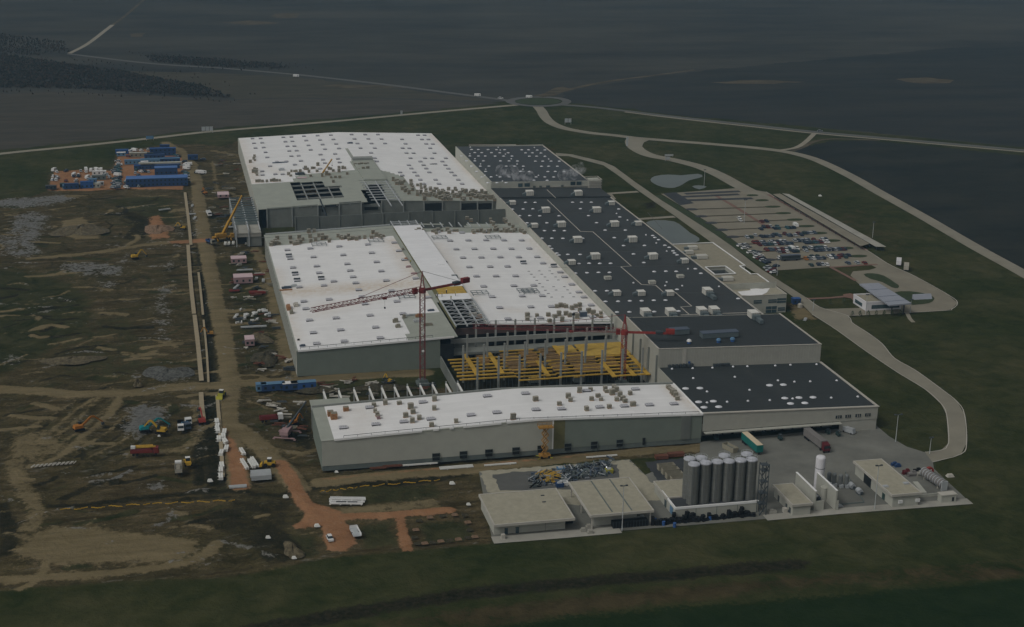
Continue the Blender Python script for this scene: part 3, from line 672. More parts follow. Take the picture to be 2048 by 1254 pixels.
def put_parts(root, name, me_, pts, zf, lim=100, ded=3.5):
    seen = []; n = 0
    for a, b in pts:
        if any(abs(a-c)+abs(b-d) < ded for c, d in seen) or n >= lim: continue
        seen.append((a, b)); p = on(a, b, zf); o = bpy.data.objects.new(name, me_); link(o, root)
        o.location = (p[0]-root.location[0], p[1]-root.location[1], p[2]-root.location[2]+.06); n += 1
# ---- front hall
fh = thing('factory_hall', (46, 480.5, 0), 'long white-roofed hall in front with beige and green sheet wall and eight dark openings', 'factory hall')
mb = MB()
XB = [G(q_, 870, 5)[0] for q_ in (1095.5, 1098.5, 1122)]
lwall(mb, 46.2, XB[0], 480.7, ZF, 1.9); mb.build('wall', 'wall_beige', fh, True)
mb = MB(); lwall(mb, XB[2], 188.2, 480.7, ZF, 1.9); mb.build('wall', 'wall_green', fh, True)['label'] = 'greenish grey right half of the front wall'
mb = MB(); lwall(mb, XB[1], XB[2], 480.75, ZF, 1.9, n=2); mb.build('wall_insulation', 'wall_ochre', fh, True)['label'] = 'bare ochre insulation strip left open in the front wall'
mb = MB(); lwall(mb, XB[0], XB[1], 480.68, ZF, 1.9, n=2); mb.build('wall', 'trim_white', fh, True)['label'] = 'narrow white panel beside the insulation'
mb = MB().box(46.2, 188.2, 480.8, 481.2, 0, 1.9); mb.build('plinth', 'plinth', fh, True)
mb = MB().box(46.2, 46.6, 481.3, 514, 0, 11.4); mb.build('wall', 'wall_green', fh, True)
mb = MB(); lwall(mb, 46.2, 188.2, 513.6, ZF, 0); mb.build('wall', 'concrete_dark', fh, True)
cells('roof', 'deck', fh, 46, 188.3, 480.6, 514.4, ZF, dz=-.05)
cells('membrane', 'membrane', fh, 50.6, 188.2, 481.2, 513.4, ZF, dz=.12, stain=[([(1340, 775), (1372, 800), (1400, 822)], 4, .75, 3), ([(690, 815), (760, 810), (720, 860)], 9, .3, 0)])
mb = MB()
for a, b in ((51, 110.5), (127, 188.2)): lwall(mb, a, b, 480.35, lambda x, y=0: ZF(x)+.3, 11, .25); mb.v = mb.v
for a, b in ((50.6, 82), (86, 88), (92, 93.5), (97, 111), (113, 140), (140, 188.3)):
    k = 4; xs = np.linspace(a, b, k+1); tr = MB()
    for x0, x1 in zip(xs[:-1], xs[1:]): tr.hexa([(x0, 480.3, ZF(x0)-.35), (x1, 480.3, ZF(x1)-.35), (x1, 480.58, ZF(x1)-.35), (x0, 480.58, ZF(x0)-.35)], [(x0, 480.3, ZF(x0)+.35), (x1, 480.3, ZF(x1)+.35), (x1, 480.58, ZF(x1)+.35), (x0, 480.58, ZF(x0)+.35)])
    tr.build('roof_trim', 'trim_white', fh, True)
rl = MB()
for a, b in ((54, 118), (118, 187)):
    rl.bar((a, 481.3, ZF(a)+.9), (b, 481.3, ZF(b)+.9), .14)
    for k in range(14): x = a+(b-a)*k/13; rl.bar((x, 481.3, ZF(x)), (x, 481.3, ZF(x)+.9), .1)
rl.build('guard_rail', 'steel_dark', fh, True)
mb = MB(); mb.box(188.0, 188.5, 480.6, 514, 11.2, 11.9); mb.build('roof_trim', 'trim_white', fh, True)
mb = MB(); lwall(mb, 46, 188.3, 514.2, lambda x, y=0: ZF(x)+.55, 9, .5); mb.build('parapet', 'beam_grey', fh, True)
for px_, py_, w in ((870, 911, 2.7), (925, 908, 2.7), (976, 904.5, 2.7), (1030, 900.5, 2.7), (1080, 896.5, 2.7), (1133, 892, 2.5), (1185, 887.5, 2.5), (1236, 884, 2.5), (1285, 881, 1.0)):
    x = G(px_, py_, 2)[0]; o = MB().box(x-w/2, x+w/2, 480.45, 480.72, 1.0, 3.7).build('loading_opening' if w > 1.5 else 'door', 'dark_hole', fh, True)
    if w > 1.5:
        MB().box(x-w/2-.12, x+w/2+.12, 480.35, 480.44, 3.7, 3.85).box(x-w/2-.12, x-w/2, 480.35, 480.44, 1.0, 3.7).box(x+w/2, x+w/2+.12, 480.35, 480.44, 1.0, 3.7).box(x-w/2, x+w/2, 480.3, 480.44, 2.3, 2.45).build('frame', 'plinth', o, True)
        MB().box(x-.9, x-.75, 480.3, 480.6, 0, 1).box(x+.75, x+.9, 480.3, 480.6, 0, 1).build('support', 'plinth', o, True)
x = G(1368, 860, 5)[0]; MB().box(x-1.9, x+1.9, 480.4, 480.69, 2, 11.4).build('wall_ladder_bay', 'concrete_dark', fh, True)
fz = zm(820, 600, 3.483, [(90, 718), (145, 835), (425, 808), (538, 675), (605, 790), (803, 657), (877, 770), (1055, 765), (1230, 638), (1320, 752), (1492, 745), (1570, 627), (1667, 737), (1838, 730)])+zm(380, 740, 3.39, [(1040, 397), (1260, 375), (1218, 260), (1450, 357), (1578, 224), (1632, 338)])
HATCH_F = mesh_of(hatch_proto(3.1, 2.0), 'roof_hatch', ['hatch_cap', 'hatch_curb'])
put_parts(fh, 'roof_hatch', HATCH_F, fz, ZF)
# ---- near hall
nh = thing('factory_hall', (46.3, 581, 0), 'near white-roofed hall with a raised white strip along its ridge, grey decking left bare', 'factory hall')
mb = MB(); lwall(mb, 46.3, 107, 581, ZN, 0); mb.build('wall', 'wall_green', nh, True)
mb = MB().box(46.2, 46.6, 581.4, 772, 0, 11.2); mb.build('wall', 'wall_pale', nh, True)['label'] = 'long pale grey side wall'
wj = MB()
for y in np.arange(587, 772, 6.2): wj.box(46.05, 46.2, y-.08, y+.08, 0, 11.2)
wj.build('panel_joint', 'plinth', nh, True)
mb = MB(); lwall(mb, 113, 188.3, 594.5, ZN, 9.6, top=-1.2); mb.build('wall', 'cladding_brown', nh, True)['label'] = 'dull brown cladding high on the right front'
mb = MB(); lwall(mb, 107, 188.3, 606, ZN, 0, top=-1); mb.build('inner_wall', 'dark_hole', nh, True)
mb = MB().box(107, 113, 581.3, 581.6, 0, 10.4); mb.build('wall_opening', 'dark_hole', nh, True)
mb = MB(); lwall(mb, 46.3, 188.3, 771.6, ZN, 0); mb.build('wall', 'concrete_dark', nh, True)
def zdeck(x, y=0): return ZN(x)-.05
holes = [plan([(824, 450), (932, 447), (930, 454), (828, 458)], ZN)]
cells('roof', 'deck', nh, 46.2, 130, 580.8, 778, ZN, dz=-.05, holes=[[(115.6, 578), (131, 578), (131, 631), (115.6, 631)]])
cells('roof', 'deck', nh, 130, 188.3, 595, 780, ZN, dz=-.05, holes=holes+[[(115.6, 578), (131, 578), (131, 631), (115.6, 631)]])
st = [([(545, 540), (560, 600), (575, 650)], 5, .6, 5), ([(560, 586), (650, 580), (740, 574), (840, 565)], 9, .95, 9), ([(560, 580), (600, 578), (580, 590)], 4, 1.0, 0), ([(790, 480), (830, 540), (850, 590)], 6, .8, 7), ([(575, 615), (590, 680)], 4, .5, 4), ([(640, 610), (740, 600), (640, 630)], 10, .45, 0)]
cells('membrane', 'membrane', nh, 46.9, 115.4, 581.2, 757, ZN, dz=.12, stain=st, poly=[plan([(541, 493), (660, 482), (786, 473), (882, 622), (870, 626), (807, 632), (818, 683), (592, 702)], ZN)])
cells('membrane', 'membrane', nh, 130.8, 188.2, 596, 772, ZN, dz=.12, poly=[plan([(826, 464), (1055, 466), (1226, 641), (1000, 652), (950, 650)], ZN)],
      stain=[([(870, 490), (940, 600)], 6, .45, 6), ([(1060, 480), (1130, 550), (1200, 620)], 4, .4, 4), ([(1010, 620), (1040, 622)], 4, .4, 4)])
for a, b in ((46.8, 113), (131, 188.2)):
    mb = MB(); xs = np.linspace(a, b, 9); y = 580.55 if a < 100 else 594.9
    for x0, x1 in zip(xs[:-1], xs[1:]): mb.hexa([(x0, y, ZN(x0)-.45), (x1, y, ZN(x1)-.45), (x1, y+.3, ZN(x1)-.45), (x0, y+.3, ZN(x0)-.45)], [(x0, y, ZN(x0)+.3), (x1, y, ZN(x1)+.3), (x1, y+.3, ZN(x1)+.3), (x0, y+.3, ZN(x0)+.3)])
    mb.build('roof_trim', 'trim_white', nh, True)
rl = MB()
for a, b, y in ((48, 104, 582.2), (132, 187, 596.8)):
    rl.bar((a, y, ZN(a)+.95), (b, y, ZN(b)+.95), .16)
    for k in range(16): x = a+(b-a)*k/15; rl.bar((x, y, ZN(x)), (x, y, ZN(x)+.95), .12)
rl.build('guard_rail', 'steel_dark', nh, True)
mb = MB().box(46.6, 112, 772.4, 772.9, 12.2, 12.7)
nh2 = zm(540, 480, 6.968, [(243, 150), (560, 128), (965, 100), (1365, 73), (1733, 47), (282, 272), (606, 248), (1020, 220), (1418, 190), (1797, 162), (320, 395), (651, 376), (1077, 345), (1487, 317), (1872, 285), (686, 470), (1118, 437), (1552, 445), (890, 588), (1157, 526), (752, 645), (1195, 611), (1620, 577), (1237, 707), (1695, 718), (825, 840), (472, 868), (1280, 802), (1325, 903), (1770, 868), (500, 970), (550, 1130), (920, 1100), (1395, 1062), (410, 668)])
nh2 += zm(520, 420, 3.689, [(393, 912), (595, 892), (853, 872), (418, 992), (622, 975), (887, 950), (1065, 368), (1150, 510), (1240, 650), (1055, 772)])
nh3 = zm(980, 480, 6.968, [(195, 15), (440, 15), (45, 133), (297, 133), (548, 130), (143, 250), (400, 250), (657, 247), (0, 383), (245, 380), (738, 335), (85, 515), (355, 513), (332, 650), (608, 645), (1040, 525), (1140, 630), (1240, 738), (1310, 808), (1410, 920), (30, 803), (448, 793), (728, 790), (133, 955), (570, 945), (855, 940), (250, 1112), (980, 460), (1430, 1085), (700, 1100)])
nh3 += zm(520, 420, 3.689, [(1212, 235), (1402, 232), (1537, 230), (1668, 228), (1250, 295), (1448, 295), (1582, 293), (1293, 360), (1497, 358), (1633, 356), (1545, 427), (1687, 425), (1597, 495), (1435, 573), (1650, 570), (1487, 652), (1532, 728), (1175, 173), (1310, 165), (1490, 172), (1675, 165), (1430, 155)])
HATCH_N = mesh_of(hatch_proto(2.9, 2.3), 'roof_hatch', ['hatch_cap', 'hatch_curb'])
put_parts(nh, 'roof_hatch', HATCH_N, nh2+nh3, ZN, 96)
put_parts(nh, 'open_roof_hatch', HATCH_OPEN, zm(540, 480, 6.968, [(352, 492), (380, 580), (717, 555), (265, 238)])+zm(980, 480, 6.968, [(470, 335), (895, 380)])+zm(520, 420, 3.689, [(1340, 430)]), ZN)
sm = mesh_of(MB().taper(-.7, .7, -.35, .35, 0, .22, .15, .15, .1, .1), 'roof_bracket', 'hatch_curb')
put_parts(nh, 'roof_bracket', sm, zm(980, 480, 6.968, [(540, 440), (685, 435), (830, 435), (575, 482), (720, 482), (865, 475), (615, 522), (765, 520), (912, 520), (650, 568), (800, 567), (952, 562), (690, 612), (735, 658), (885, 656), (1035, 655), (770, 705), (920, 702), (1080, 700), (812, 750), (1115, 745), (858, 800), (1012, 798), (1165, 797)]), ZN)
# raised ridge strip
ms = MB(); ZM = 15.3
ms.box(115.8, 130.4, 633, 770, 13.0, ZM); o = ms.build('ridge_monitor', 'wall_ochre', nh, True)
o['label'] = 'raised strip along the ridge'
cells('membrane', 'membrane_clean', o, 115.6, 130.6, 650, 770, lambda x, y: ZM, step=2.5, dz=.15)
cells('membrane', 'membrane_clean', o, 115.6, 130.6, 629, 638, lambda x, y: ZM, step=2.5, dz=.15)
MB().box(117, 130, 638, 650, ZM, ZM+.1).build('insulation_bed', 'yellow_panel', o, True)
fr = MB()
for x in (116, 121, 126, 131):
    fr.bar((x, 592, 14.6), (x, 631, 15.1), .55, .7)
for y in np.arange(593, 632, 5.2):
    fr.bar((115.6, y, 15.1), (131.3, y, 15.1), .35, .4)
    fr.bar((116, y, 15), (121, y+5, 15), .18); fr.bar((126, y+5, 15), (131, y, 15), .18); fr.bar((121, y, 15), (126, y+5, 15), .18)
fr.build('roof_truss', 'galv', nh, True)
MB().box(115.6, 115.9, 592, 631, 13.2, 14.7).build('ridge_curb', 'wall_ochre', nh, True)
MB().box(116, 131, 590, 632, 4, 4.2).build('inner_floor', 'concrete_dark', nh, True)
fr = MB()
for x in np.linspace(116, 130, 4): fr.bar((x, 772, 14.9), (x, 783, 14.9), .5, .5)
for y in (773, 777, 781): fr.bar((116, y, 14.9), (130, y, 14.9), .4, .5)
fr.build('roof_truss', 'galv', nh, True)
eb = MB(); xs = np.linspace(47, 115, 12)
for x0, x1 in zip(xs[:-1], xs[1:]): eb.bar((x0, 777.6, ZN(x0)+.5), (x1, 777.6, ZN(x1)+.5), .5, .6)
for x in np.linspace(133, 170, 8): eb.bar((x, 772, ZN(x)+.1), (x, 782, ZN(x)+.1), .5, .4)
eb.build('edge_beam', 'galv', nh, True)
for px_, py_ in zm(520, 420, 3.689, [(435, 262), (855, 235), (1325, 213), (1718, 210), (1080, 648), (1620, 622), (1960, 605)])+zm(980, 480, 6.968, [(560, 735)]):
    p = on(px_, py_, ZN); z = p[2]+1.0; sf = MB()
    for dy in (-3, 0, 3): sf.bar((p[0]-3.8, p[1]+dy, z), (p[0]+3.8, p[1]+dy, z), .2)
    for dx in (-3.8, -1.2, 1.2, 3.8): sf.bar((p[0]+dx, p[1]-3, z), (p[0]+dx, p[1]+3, z), .2)
    for dx in (-3.6, 3.6):
        for dy in (-2.8, 2.8): sf.bar((p[0]+dx, p[1]+dy, p[2]), (p[0]+dx, p[1]+dy, z), .16)
    sf.build('equipment_frame', 'duct', nh, True)
# ---- far hall
wh = thing('factory_hall', (47, 838, 0), 'farthest white-roofed hall, its front third still bare grey decking with dark gaps', 'factory hall')
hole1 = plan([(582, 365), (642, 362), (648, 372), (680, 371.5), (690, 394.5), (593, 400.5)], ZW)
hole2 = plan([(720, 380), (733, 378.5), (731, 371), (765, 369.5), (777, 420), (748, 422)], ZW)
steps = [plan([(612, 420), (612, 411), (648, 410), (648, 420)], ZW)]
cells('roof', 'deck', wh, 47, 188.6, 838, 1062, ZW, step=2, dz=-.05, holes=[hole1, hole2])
cells('membrane', 'membrane', wh, 47.4, 119, 840, 1061.5, ZW, dz=.12, poly=[plan([(476, 270), (680, 262), (709, 340), (660, 345), (598, 349), (590, 355), (584, 364), (503, 369)], ZW)],
      stain=[([(478, 280), (500, 340)], 6, .5, 5), ([(500, 330), (505, 365)], 5, .7, 6), ([(520, 330), (560, 345)], 6, .4, 5)])
cells('membrane', 'membrane', wh, 119, 188.4, 840, 1061.5, ZW, dz=.12, poly=[plan([(676, 262), (872, 262), (985, 378), (960, 382), (905, 386), (840, 384), (820, 368), (803, 352), (770, 342), (707, 337)], ZW)],
      stain=[([(866, 270), (900, 300), (940, 345), (980, 380)], 4, .8, 4)])
lw = MB().box(46.9, 47.3, 838, 1062, 0, 11.2).build('wall', 'wall_pale', wh, True); lw['label'] = 'long left side wall'
MB().box(47, 188.6, 1061.6, 1062, 0, 11).build('wall', 'wall_pale', wh, True)
mb = MB()
segs = [(52, 66.5, 0, .2), (66.5, 81.5, 0, .3), (81.5, 94, 0, -2.2), (94, 107, 0, .6), (107, 119, 0, -2.0), (119, 130, 0, .2), (130, 188.4, 0, -.05)]
for a, b, z0, dt in segs: lwall(mb, a, b, 838.3+(1.5 if dt < -1 else 0), ZW, z0, top=dt, n=2)
mb.build('front_panel', 'concrete_panel', wh, True)
hb = MB()
for a, b in ((84, 86), (109, 117)): hb.box(a, b, 839.3, 839.7, 8.2, 10)
for a, b in ((145, 155), (167, 176.3), (177.3, 185.5), (156, 166)):
    if a != 156: hb.box(a, b, 837.9, 838.2, 4, ZW((a+b)/2)-1.5)
hb.build('facade_opening', 'dark_hole', wh, True)
cb_ = MB()
for x in (52, 66.5, 81.5, 94, 107, 119, 132, 144.3, 155.5, 166.5, 176.8, 186): cb_.box(x-.35, x+.35, 837.6, 838.25, 0, ZW(x)-.1)
cb_.build('column', 'beam_grey', wh, True)
MB().box(50, 187, 839, 1050, .05, .3).build('inner_floor', 'dark_hole', wh, True)  # concrete floor coloured near-black for the shade under the roof
gb = MB()
for x in np.linspace(70, 108, 6): gb.bar((x, 838, ZW(x)-.9), (x, 905, ZW(x)-.9), .5, .8)
for y in (850, 862, 874, 886, 898): gb.bar((66, y, ZW(66)-1.2), (112, y, ZW(112)-1.2), .5, .9)
gb.build('roof_girder', 'beam_grey', wh, True)
gm = MB()
for x in (115.5, 122.5, 129): gm.bar((x, 822, 14.3), (x, 890, 14.3), .5, .6)
for y in np.arange(840, 900, 7): gm.bar((113, y, 14), (131, y, 14), .4, .5)
gm.build('roof_girder', 'galv', wh, True)
mon = MB().box(116, 130, 893, 958, 12.5, 15); o = mon.build('ridge_monitor', 'deck', wh, True)
MB().box(116.2, 129.8, 952, 958, 15, 16.5).build('monitor_end', 'beam_grey', o, True)
fa = zm(460, 250, 6.827, [(306, 192), (418, 190), (728, 175), (838, 170), (1010, 160), (1196, 152), (1378, 144), (1660, 138), (1845, 138), (2020, 138), (328, 256), (440, 250), (757, 235), (852, 230), (1042, 220), (1230, 212), (1412, 204), (1700, 197), (1888, 197), (348, 322), (460, 315), (784, 298), (880, 295), (1072, 286), (1265, 275), (1450, 266), (1740, 260), (1930, 260), (485, 380), (810, 362), (910, 358), (1102, 347), (1297, 338), (1488, 328), (1782, 322), (1976, 322), (508, 450), (838, 433), (938, 428), (1236, 412), (1436, 402), (1925, 388), (547, 570), (640, 512), (770, 507), (968, 498), (886, 550), (1270, 482), (1297, 527), (1475, 470), (1498, 518), (1975, 460), (2005, 505), (1020, 600), (1230, 605), (720, 680), (440, 640), (445, 690), (620, 680)])
fa += zm(800, 250, 6.827, [(245, 146), (335, 146), (300, 205), (388, 205), (28, 203), (358, 265), (448, 267), (75, 264), (412, 325), (36, 323), (128, 326), (470, 392), (88, 390), (185, 392), (143, 460), (340, 462), (437, 462), (625, 462), (278, 507), (577, 507), (120, 556), (322, 556), (620, 557), (155, 603), (358, 603), (660, 605), (0, 655), (196, 655), (400, 655), (702, 655), (30, 697), (235, 700), (747, 697), (277, 757), (485, 757), (795, 757), (323, 812), (532, 812), (848, 812)])
fa += [(763, 279), (770, 288), (783.5, 270.5), (791, 279), (797, 288.5), (777, 297), (771, 307), (777, 317), (782, 324), (788, 331)]
HATCH_W = mesh_of(hatch_proto(2.6, 2.6), 'roof_hatch', ['hatch_cap', 'hatch_curb'])
put_parts(wh, 'roof_hatch', HATCH_W, fa, ZW, 100)
# ---- concrete partition in the gap between the two halls
pw = thing('partition_wall', (60, 806, 0), 'grey concrete panel wall standing in the gap between the two white-roofed halls', 'concrete wall')
mb = MB()
for x0, x1, d in ((66, 79, 0), (79, 91, -.4), (91, 104, -.2), (104, 116, .1), (116, 131, .3), (131, 145, .5), (145, 158, .2), (158, 172, .1), (172, 188, 0)): mb.box(x0+.06, x1-.06, 812, 812.5, 0, 12.4+d)
mb.build('wall_panel', 'concrete_dark', pw, True)
cc = MB()
for x in (66, 79, 91, 104, 116, 131, 145, 158, 172): cc.box(x-.3, x+.3, 811.6, 811.95, 0, 12.6)
cc.build('column', 'concrete_panel', pw, True)
# ---- dark halls
dk = thing('factory_hall', (188.3, 533.5, 0), 'long low hall with a black bitumen roof full of white units and domes', 'factory hall')
cells('roof', 'bitumen', dk, 188.5, 257, 577.7, 828, ZR, step=4, stain=[([(1240, 640), (1500, 628)], 10, .6, 20), ([(1100, 480), (1250, 640)], 8, .4, 10), ([(1150, 390), (1400, 560)], 10, .3, 8)])
cells('roof', 'bitumen', dk, 188.5, 257, 828.2, 853, ZS, step=4, edge=1.0)
cells('roof', 'bitumen2', dk, 188.5, 259.8, 533.9, 577.5, ZU, step=4, edge=.3)
MB().box(188.3, 188.6, 577.7, 853, 0, 15.1).build('wall', 'wall_pale', dk, True)
MB().box(188.35, 188.75, 533.6, 577.7, 0, 19.3).build('wall', 'wall_cream_side', dk, True)
mb = MB(); lwall(mb, 188.8, 259.7, 533.5, ZU, 0, top=.3); mb.build('wall', 'wall_cream', dk, True)
MB().box(259.4, 259.9, 534, 577.5, 0, 17.1).build('wall', 'wall_cream_side', dk, True)
mb = MB(); lwall(mb, 188.8, 259.4, 577.2, ZU, 12, top=.1); mb.build('wall', 'wall_cream', dk, True)
MB().box(256.7, 257.2, 577.7, 853, 0, 13.2).build('wall', 'wall_cream_side', dk, True)
cp = MB()
xs = np.linspace(188.3, 259.9, 9)
for x0, x1 in zip(xs[:-1], xs[1:]): cp.hexa([(x0, 533.35, ZU(x0)+.3), (x1, 533.35, ZU(x1)+.3), (x1, 534, ZU(x1)+.3), (x0, 534, ZU(x0)+.3)], [(x0, 533.35, ZU(x0)+.5), (x1, 533.35, ZU(x1)+.5), (x1, 534, ZU(x1)+.5), (x0, 534, ZU(x0)+.5)])
cp.box(256.6, 257.3, 577.7, 853, 13.2, 13.4).box(259.3, 260.0, 534, 577.6, 17.1, 17.3).box(188.2, 188.8, 577.7, 853, 15.1, 15.3).box(188.25, 188.85, 534, 577.7, 19.3, 19.5)
cp.build('parapet_trim', 'kerb', dk, True)
mo = MB()
for x in np.linspace(189.5, 259, 60): mo.box(x-.05, x+.05, 533.42, 533.5, 11.2, ZU(x)+.2)
mo.build('cladding_joint', 'wall_pale', dk, True)
for px_ in (1240, 1265, 1290, 1316):
    pass
for y in (577, 566, 556, 545, 534.5): MB().box(187.7, 188.3, y-.4, y+.4, 0, 16.5).build('facade_column', 'concrete_panel', dk, True)
x = G(1365, 712, 15)[0]; MB().box(x-.7, x+.7, 533.3, 533.45, 11.5, ZU(x)).build('downpipe_panel', 'kerb', dk, True)
x = G(1378, 724, 13)[0]; MB().box(x-.5, x+.5, 533.35, 533.48, 11.3, 13.4).build('door', 'blue', dk, True)
v = MB()
for k in range(7): v.cb(193+k*1.6, 532.6, ZD(193)+.05, 1.1, 1.2, 1.3)
for k in range(6): v.cb(G(1424+k*6, 727, 11)[0], 532.7, ZD(215)+.05, 1.0, 1.1, 1.1)
v.build('wall_condenser', 'steel_dark', dk, True)
ln = MB()
def roofline(pts, zf, w=.35):
    P_ = [on(a, b, zf) for a, b in pts]
    for a, b in zip(P_[:-1], P_[1:]): ln.bar((a[0], a[1], zf(a[0])+.08), (b[0], b[1], zf(b[0])+.08), w, .16)
roofline(zm(1000, 370, 3.39, [(320, 100), (545, 315), (630, 318), (890, 550), (820, 555), (960, 676), (1055, 680), (1105, 725), (1190, 730), (1300, 822), (1225, 828), (1280, 876)]), ZR)
roofline(zm(1000, 370, 3.39, [(318, 32), (378, 88)]), ZS); 
roofline(zm(1000, 370, 3.39, [(1225, 882), (1500, 872), (1760, 864)]), ZR, .5)
ln.build('roof_seam', 'kerb', dk, True)
l2 = MB()
def roofline2(pts, zf, w=.2):
    P_ = [on(a, b, zf) for a, b in pts]
    for a, b in zip(P_[:-1], P_[1:]): l2.bar((a[0], a[1], zf(a[0])+.04), (b[0], b[1], zf(b[0])+.04), w, .08)
for a, b in (((545, 315), (830, 318)), ((890, 552), (1310, 545)), ((300, 190), (700, 186)), ((330, 560), (820, 553)), ((500, 455), (960, 452)), ((1000, 185), (1100, 300)), ((1190, 730), (1560, 735))): roofline2(zm(1000, 370, 3.39, [a, b]), ZR)
l2.build('roof_seam', 'asphalt', dk, True)
dm = zm(1000, 370, 3.39, [(135, 57), (100, 42), (173, 119), (238, 119), (492, 118), (552, 118), (619, 118), (85, 165), (157, 164), (223, 163), (545, 162), (134, 209), (202, 209), (270, 210), (400, 210), (600, 209), (805, 164), (812, 218), (655, 257), (185, 258), (318, 258), (713, 307), (850, 307), (302, 311), (368, 311), (437, 311), (285, 362), (352, 362), (427, 363), (560, 362), (775, 358), (1035, 344), (1050, 357), (1075, 372), (335, 415), (350, 433), (838, 412), (980, 411), (1118, 410), (1147, 424), (385, 463), (400, 476), (460, 472), (543, 472), (905, 469), (1173, 448), (1183, 462), (1200, 475), (535, 534), (605, 532), (677, 533), (750, 532), (975, 527), (512, 599), (590, 596), (668, 594), (743, 594), (1045, 588), (1125, 586), (1195, 587), (1325, 569), (1362, 600), (645, 719), (725, 719), (1200, 709), (715, 791), (800, 790), (880, 787), (960, 786), (1043, 783), (1122, 782), (793, 863), (877, 862), (1045, 860), (1210, 856), (1615, 771)])
put_parts(dk, 'roof_light', DOME, dm, ZR, 80)
put_parts(dk, 'vent_pipe', DOME_S, zm(1000, 370, 3.39, [(1485, 690), (1235, 685), (1120, 684), (905, 665), (1130, 660), (1275, 570), (1060, 395), (1130, 450), (990, 340), (865, 240), (790, 195)]), ZR)
# far dark hall
xd = thing('factory_hall', (188.6, 853.2, 0), 'far hall with a charcoal roof of small white domes behind a cream clerestory', 'factory hall')
cells('roof', 'bitumen3', xd, 188.6, 250, 853.4, 968, ZX, step=5)
mb = MB(); lwall(mb, 189, 250, 853.2, ZX, 0, top=.15); mb.build('wall', 'wall_pale', xd, True)
MB().box(249.7, 250.2, 853.6, 968, 0, 18.3).box(188.5, 189, 853.6, 968, 0, 19.5).build('wall', 'wall_pale', xd, True)
MB().box(188.6, 250, 967.7, 968.3, 0, 19.2).build('wall', 'wall_pale', xd, True)
for a, b in ((1037, 1046), (1050, 1061), (1146, 1156), (1159, 1169)):
    xa, xb = G(a, 371, 17)[0], G(b, 371, 17)[0]; o = MB().box(xa, xb, 852.95, 853.18, 15.9, 18.1).build('window', 'glass_blue', xd, True)
wd = MB()
for a in (1070, 1083, 1097, 1100, 1128): wd.box(G(a, 374, 16)[0]-.8, G(a, 374, 16)[0]+.8, 852.6, 853.1, 15.2, 16.3)
wd.build('wall_vent', 'plinth', xd, True)
rt = MB(); rt.box(188.4, 250.2, 852.8, 853.15, 15.2, 15.6); rt.box(249.6, 250.4, 853, 968, 18.3, 18.6); rt.build('parapet_trim', 'kerb', xd, True)
fd = zm(800, 250, 6.827, [(978, 337), (1070, 337), (1203, 338), (1318, 340), (1428, 340), (1663, 341), (1757, 341), (1875, 345), (1980, 343), (1022, 380), (1117, 380), (1250, 381), (1363, 382), (1477, 382), (1715, 383), (1810, 383), (1925, 385), (840, 424), (955, 425), (1073, 426), (1165, 426), (1300, 427), (1415, 427), (1530, 427), (1768, 428), (1866, 428), (1980, 430), (908, 492), (1022, 492), (1140, 492), (1372, 493), (1490, 493), (1605, 494), (1850, 496), (1950, 496), (975, 564), (1098, 564), (1215, 564), (1450, 564), (1567, 564), (1685, 565), (1933, 566), (1048, 636), (1170, 636), (1645, 636), (1765, 637), (2020, 638), (1120, 711), (1245, 711), (1367, 711), (1490, 711), (1860, 712), (1978, 712), (1200, 790), (1325, 790), (1450, 790), (1830, 757), (2010, 758)])
fd += zm(1060, 280, 5.7, [(85, 117), (172, 115), (35, 150), (122, 151), (75, 187), (170, 187), (63, 243), (147, 243), (240, 243), (335, 243), (130, 301), (213, 301), (313, 301), (205, 361), (288, 361), (388, 361), (70, 424), (168, 424), (270, 424), (45, 461), (198, 463)])
put_parts(xd, 'roof_light', DOME, fd, ZX, 90, ded=5)
put_parts(xd, 'vent_pipe', DOME_S, zm(800, 250, 6.827, [(960, 305), (1340, 307), (1835, 310), (955, 397), (1440, 400), (1025, 465), (1520, 465), (2030, 468), (1100, 535), (1600, 537), (1170, 607), (1680, 607), (1160, 690), (1320, 690), (1890, 690), (1400, 770), (1370, 345)]), ZX, ded=4)
lv = MB()
for x in np.linspace(249.2, 258, 10): lv.bar((x, 851, 13.5), (x, 851, 19.4), .16)
for y in np.linspace(851, 861, 8): lv.bar((258, y, 13.2), (258, y, 19.4), .16)
for z in (14.5, 16.2, 17.8, 19.3):
    lv.bar((249, 851, z), (258.1, 851, z), .25); lv.bar((258, 851, z), (258, 861, z), .25); lv.bar((249, 861, z), (258, 861, z), .25)
lv.build('louvre_cage', 'kerb', xd, True)
MB().box(249.8, 257.6, 851.6, 860.5, 13.4, 18.6).build('plant_room', 'wall_pale', xd, True)
pf = MB(); pf.bar((198, 968.5, 20), (231, 968.5, 19.4), .4, .5); pf.build('parapet_trim', 'kerb', xd, True)
# dock hall
dh = thing('factory_hall', (188.5, 481, 0), 'black-roofed lorry dock hall with a cream fascia overhanging the loading bays', 'factory hall')
cells('roof', 'bitumen2', dh, 188.7, 259.8, 481.2, 533.3, ZD, step=4, stain=[([(1480, 735), (1600, 800)], 3, .5, 2), ([(1420, 745), (1540, 810)], 3, .3, 2)])
mb = MB(); lwall(mb, 188.6, 259.8, 480.5, ZD, 4.6, top=.25, th=.6); mb.build('fascia', 'wall_cream', dh, True)
x = G(1680, 846, 4)[0]; MB().box(x, 259.7, 480.7, 481, 0, 4.6).build('wall', 'wall_cream', dh, True)
MB().box(188.8, x, 487, 487.5, 0, 4.7).build('wall', 'wall_pale', dh, True)
MB().box(189, x, 478.6, 480.4, 4.1, 4.45).build('canopy', 'wall_pale', dh, True)
MB().box(259.4, 259.9, 481, 533.3, 0, 9.4).box(188.35, 188.7, 514.6, 533.4, 0, 11.6).build('wall', 'wall_cream_side', dh, True)
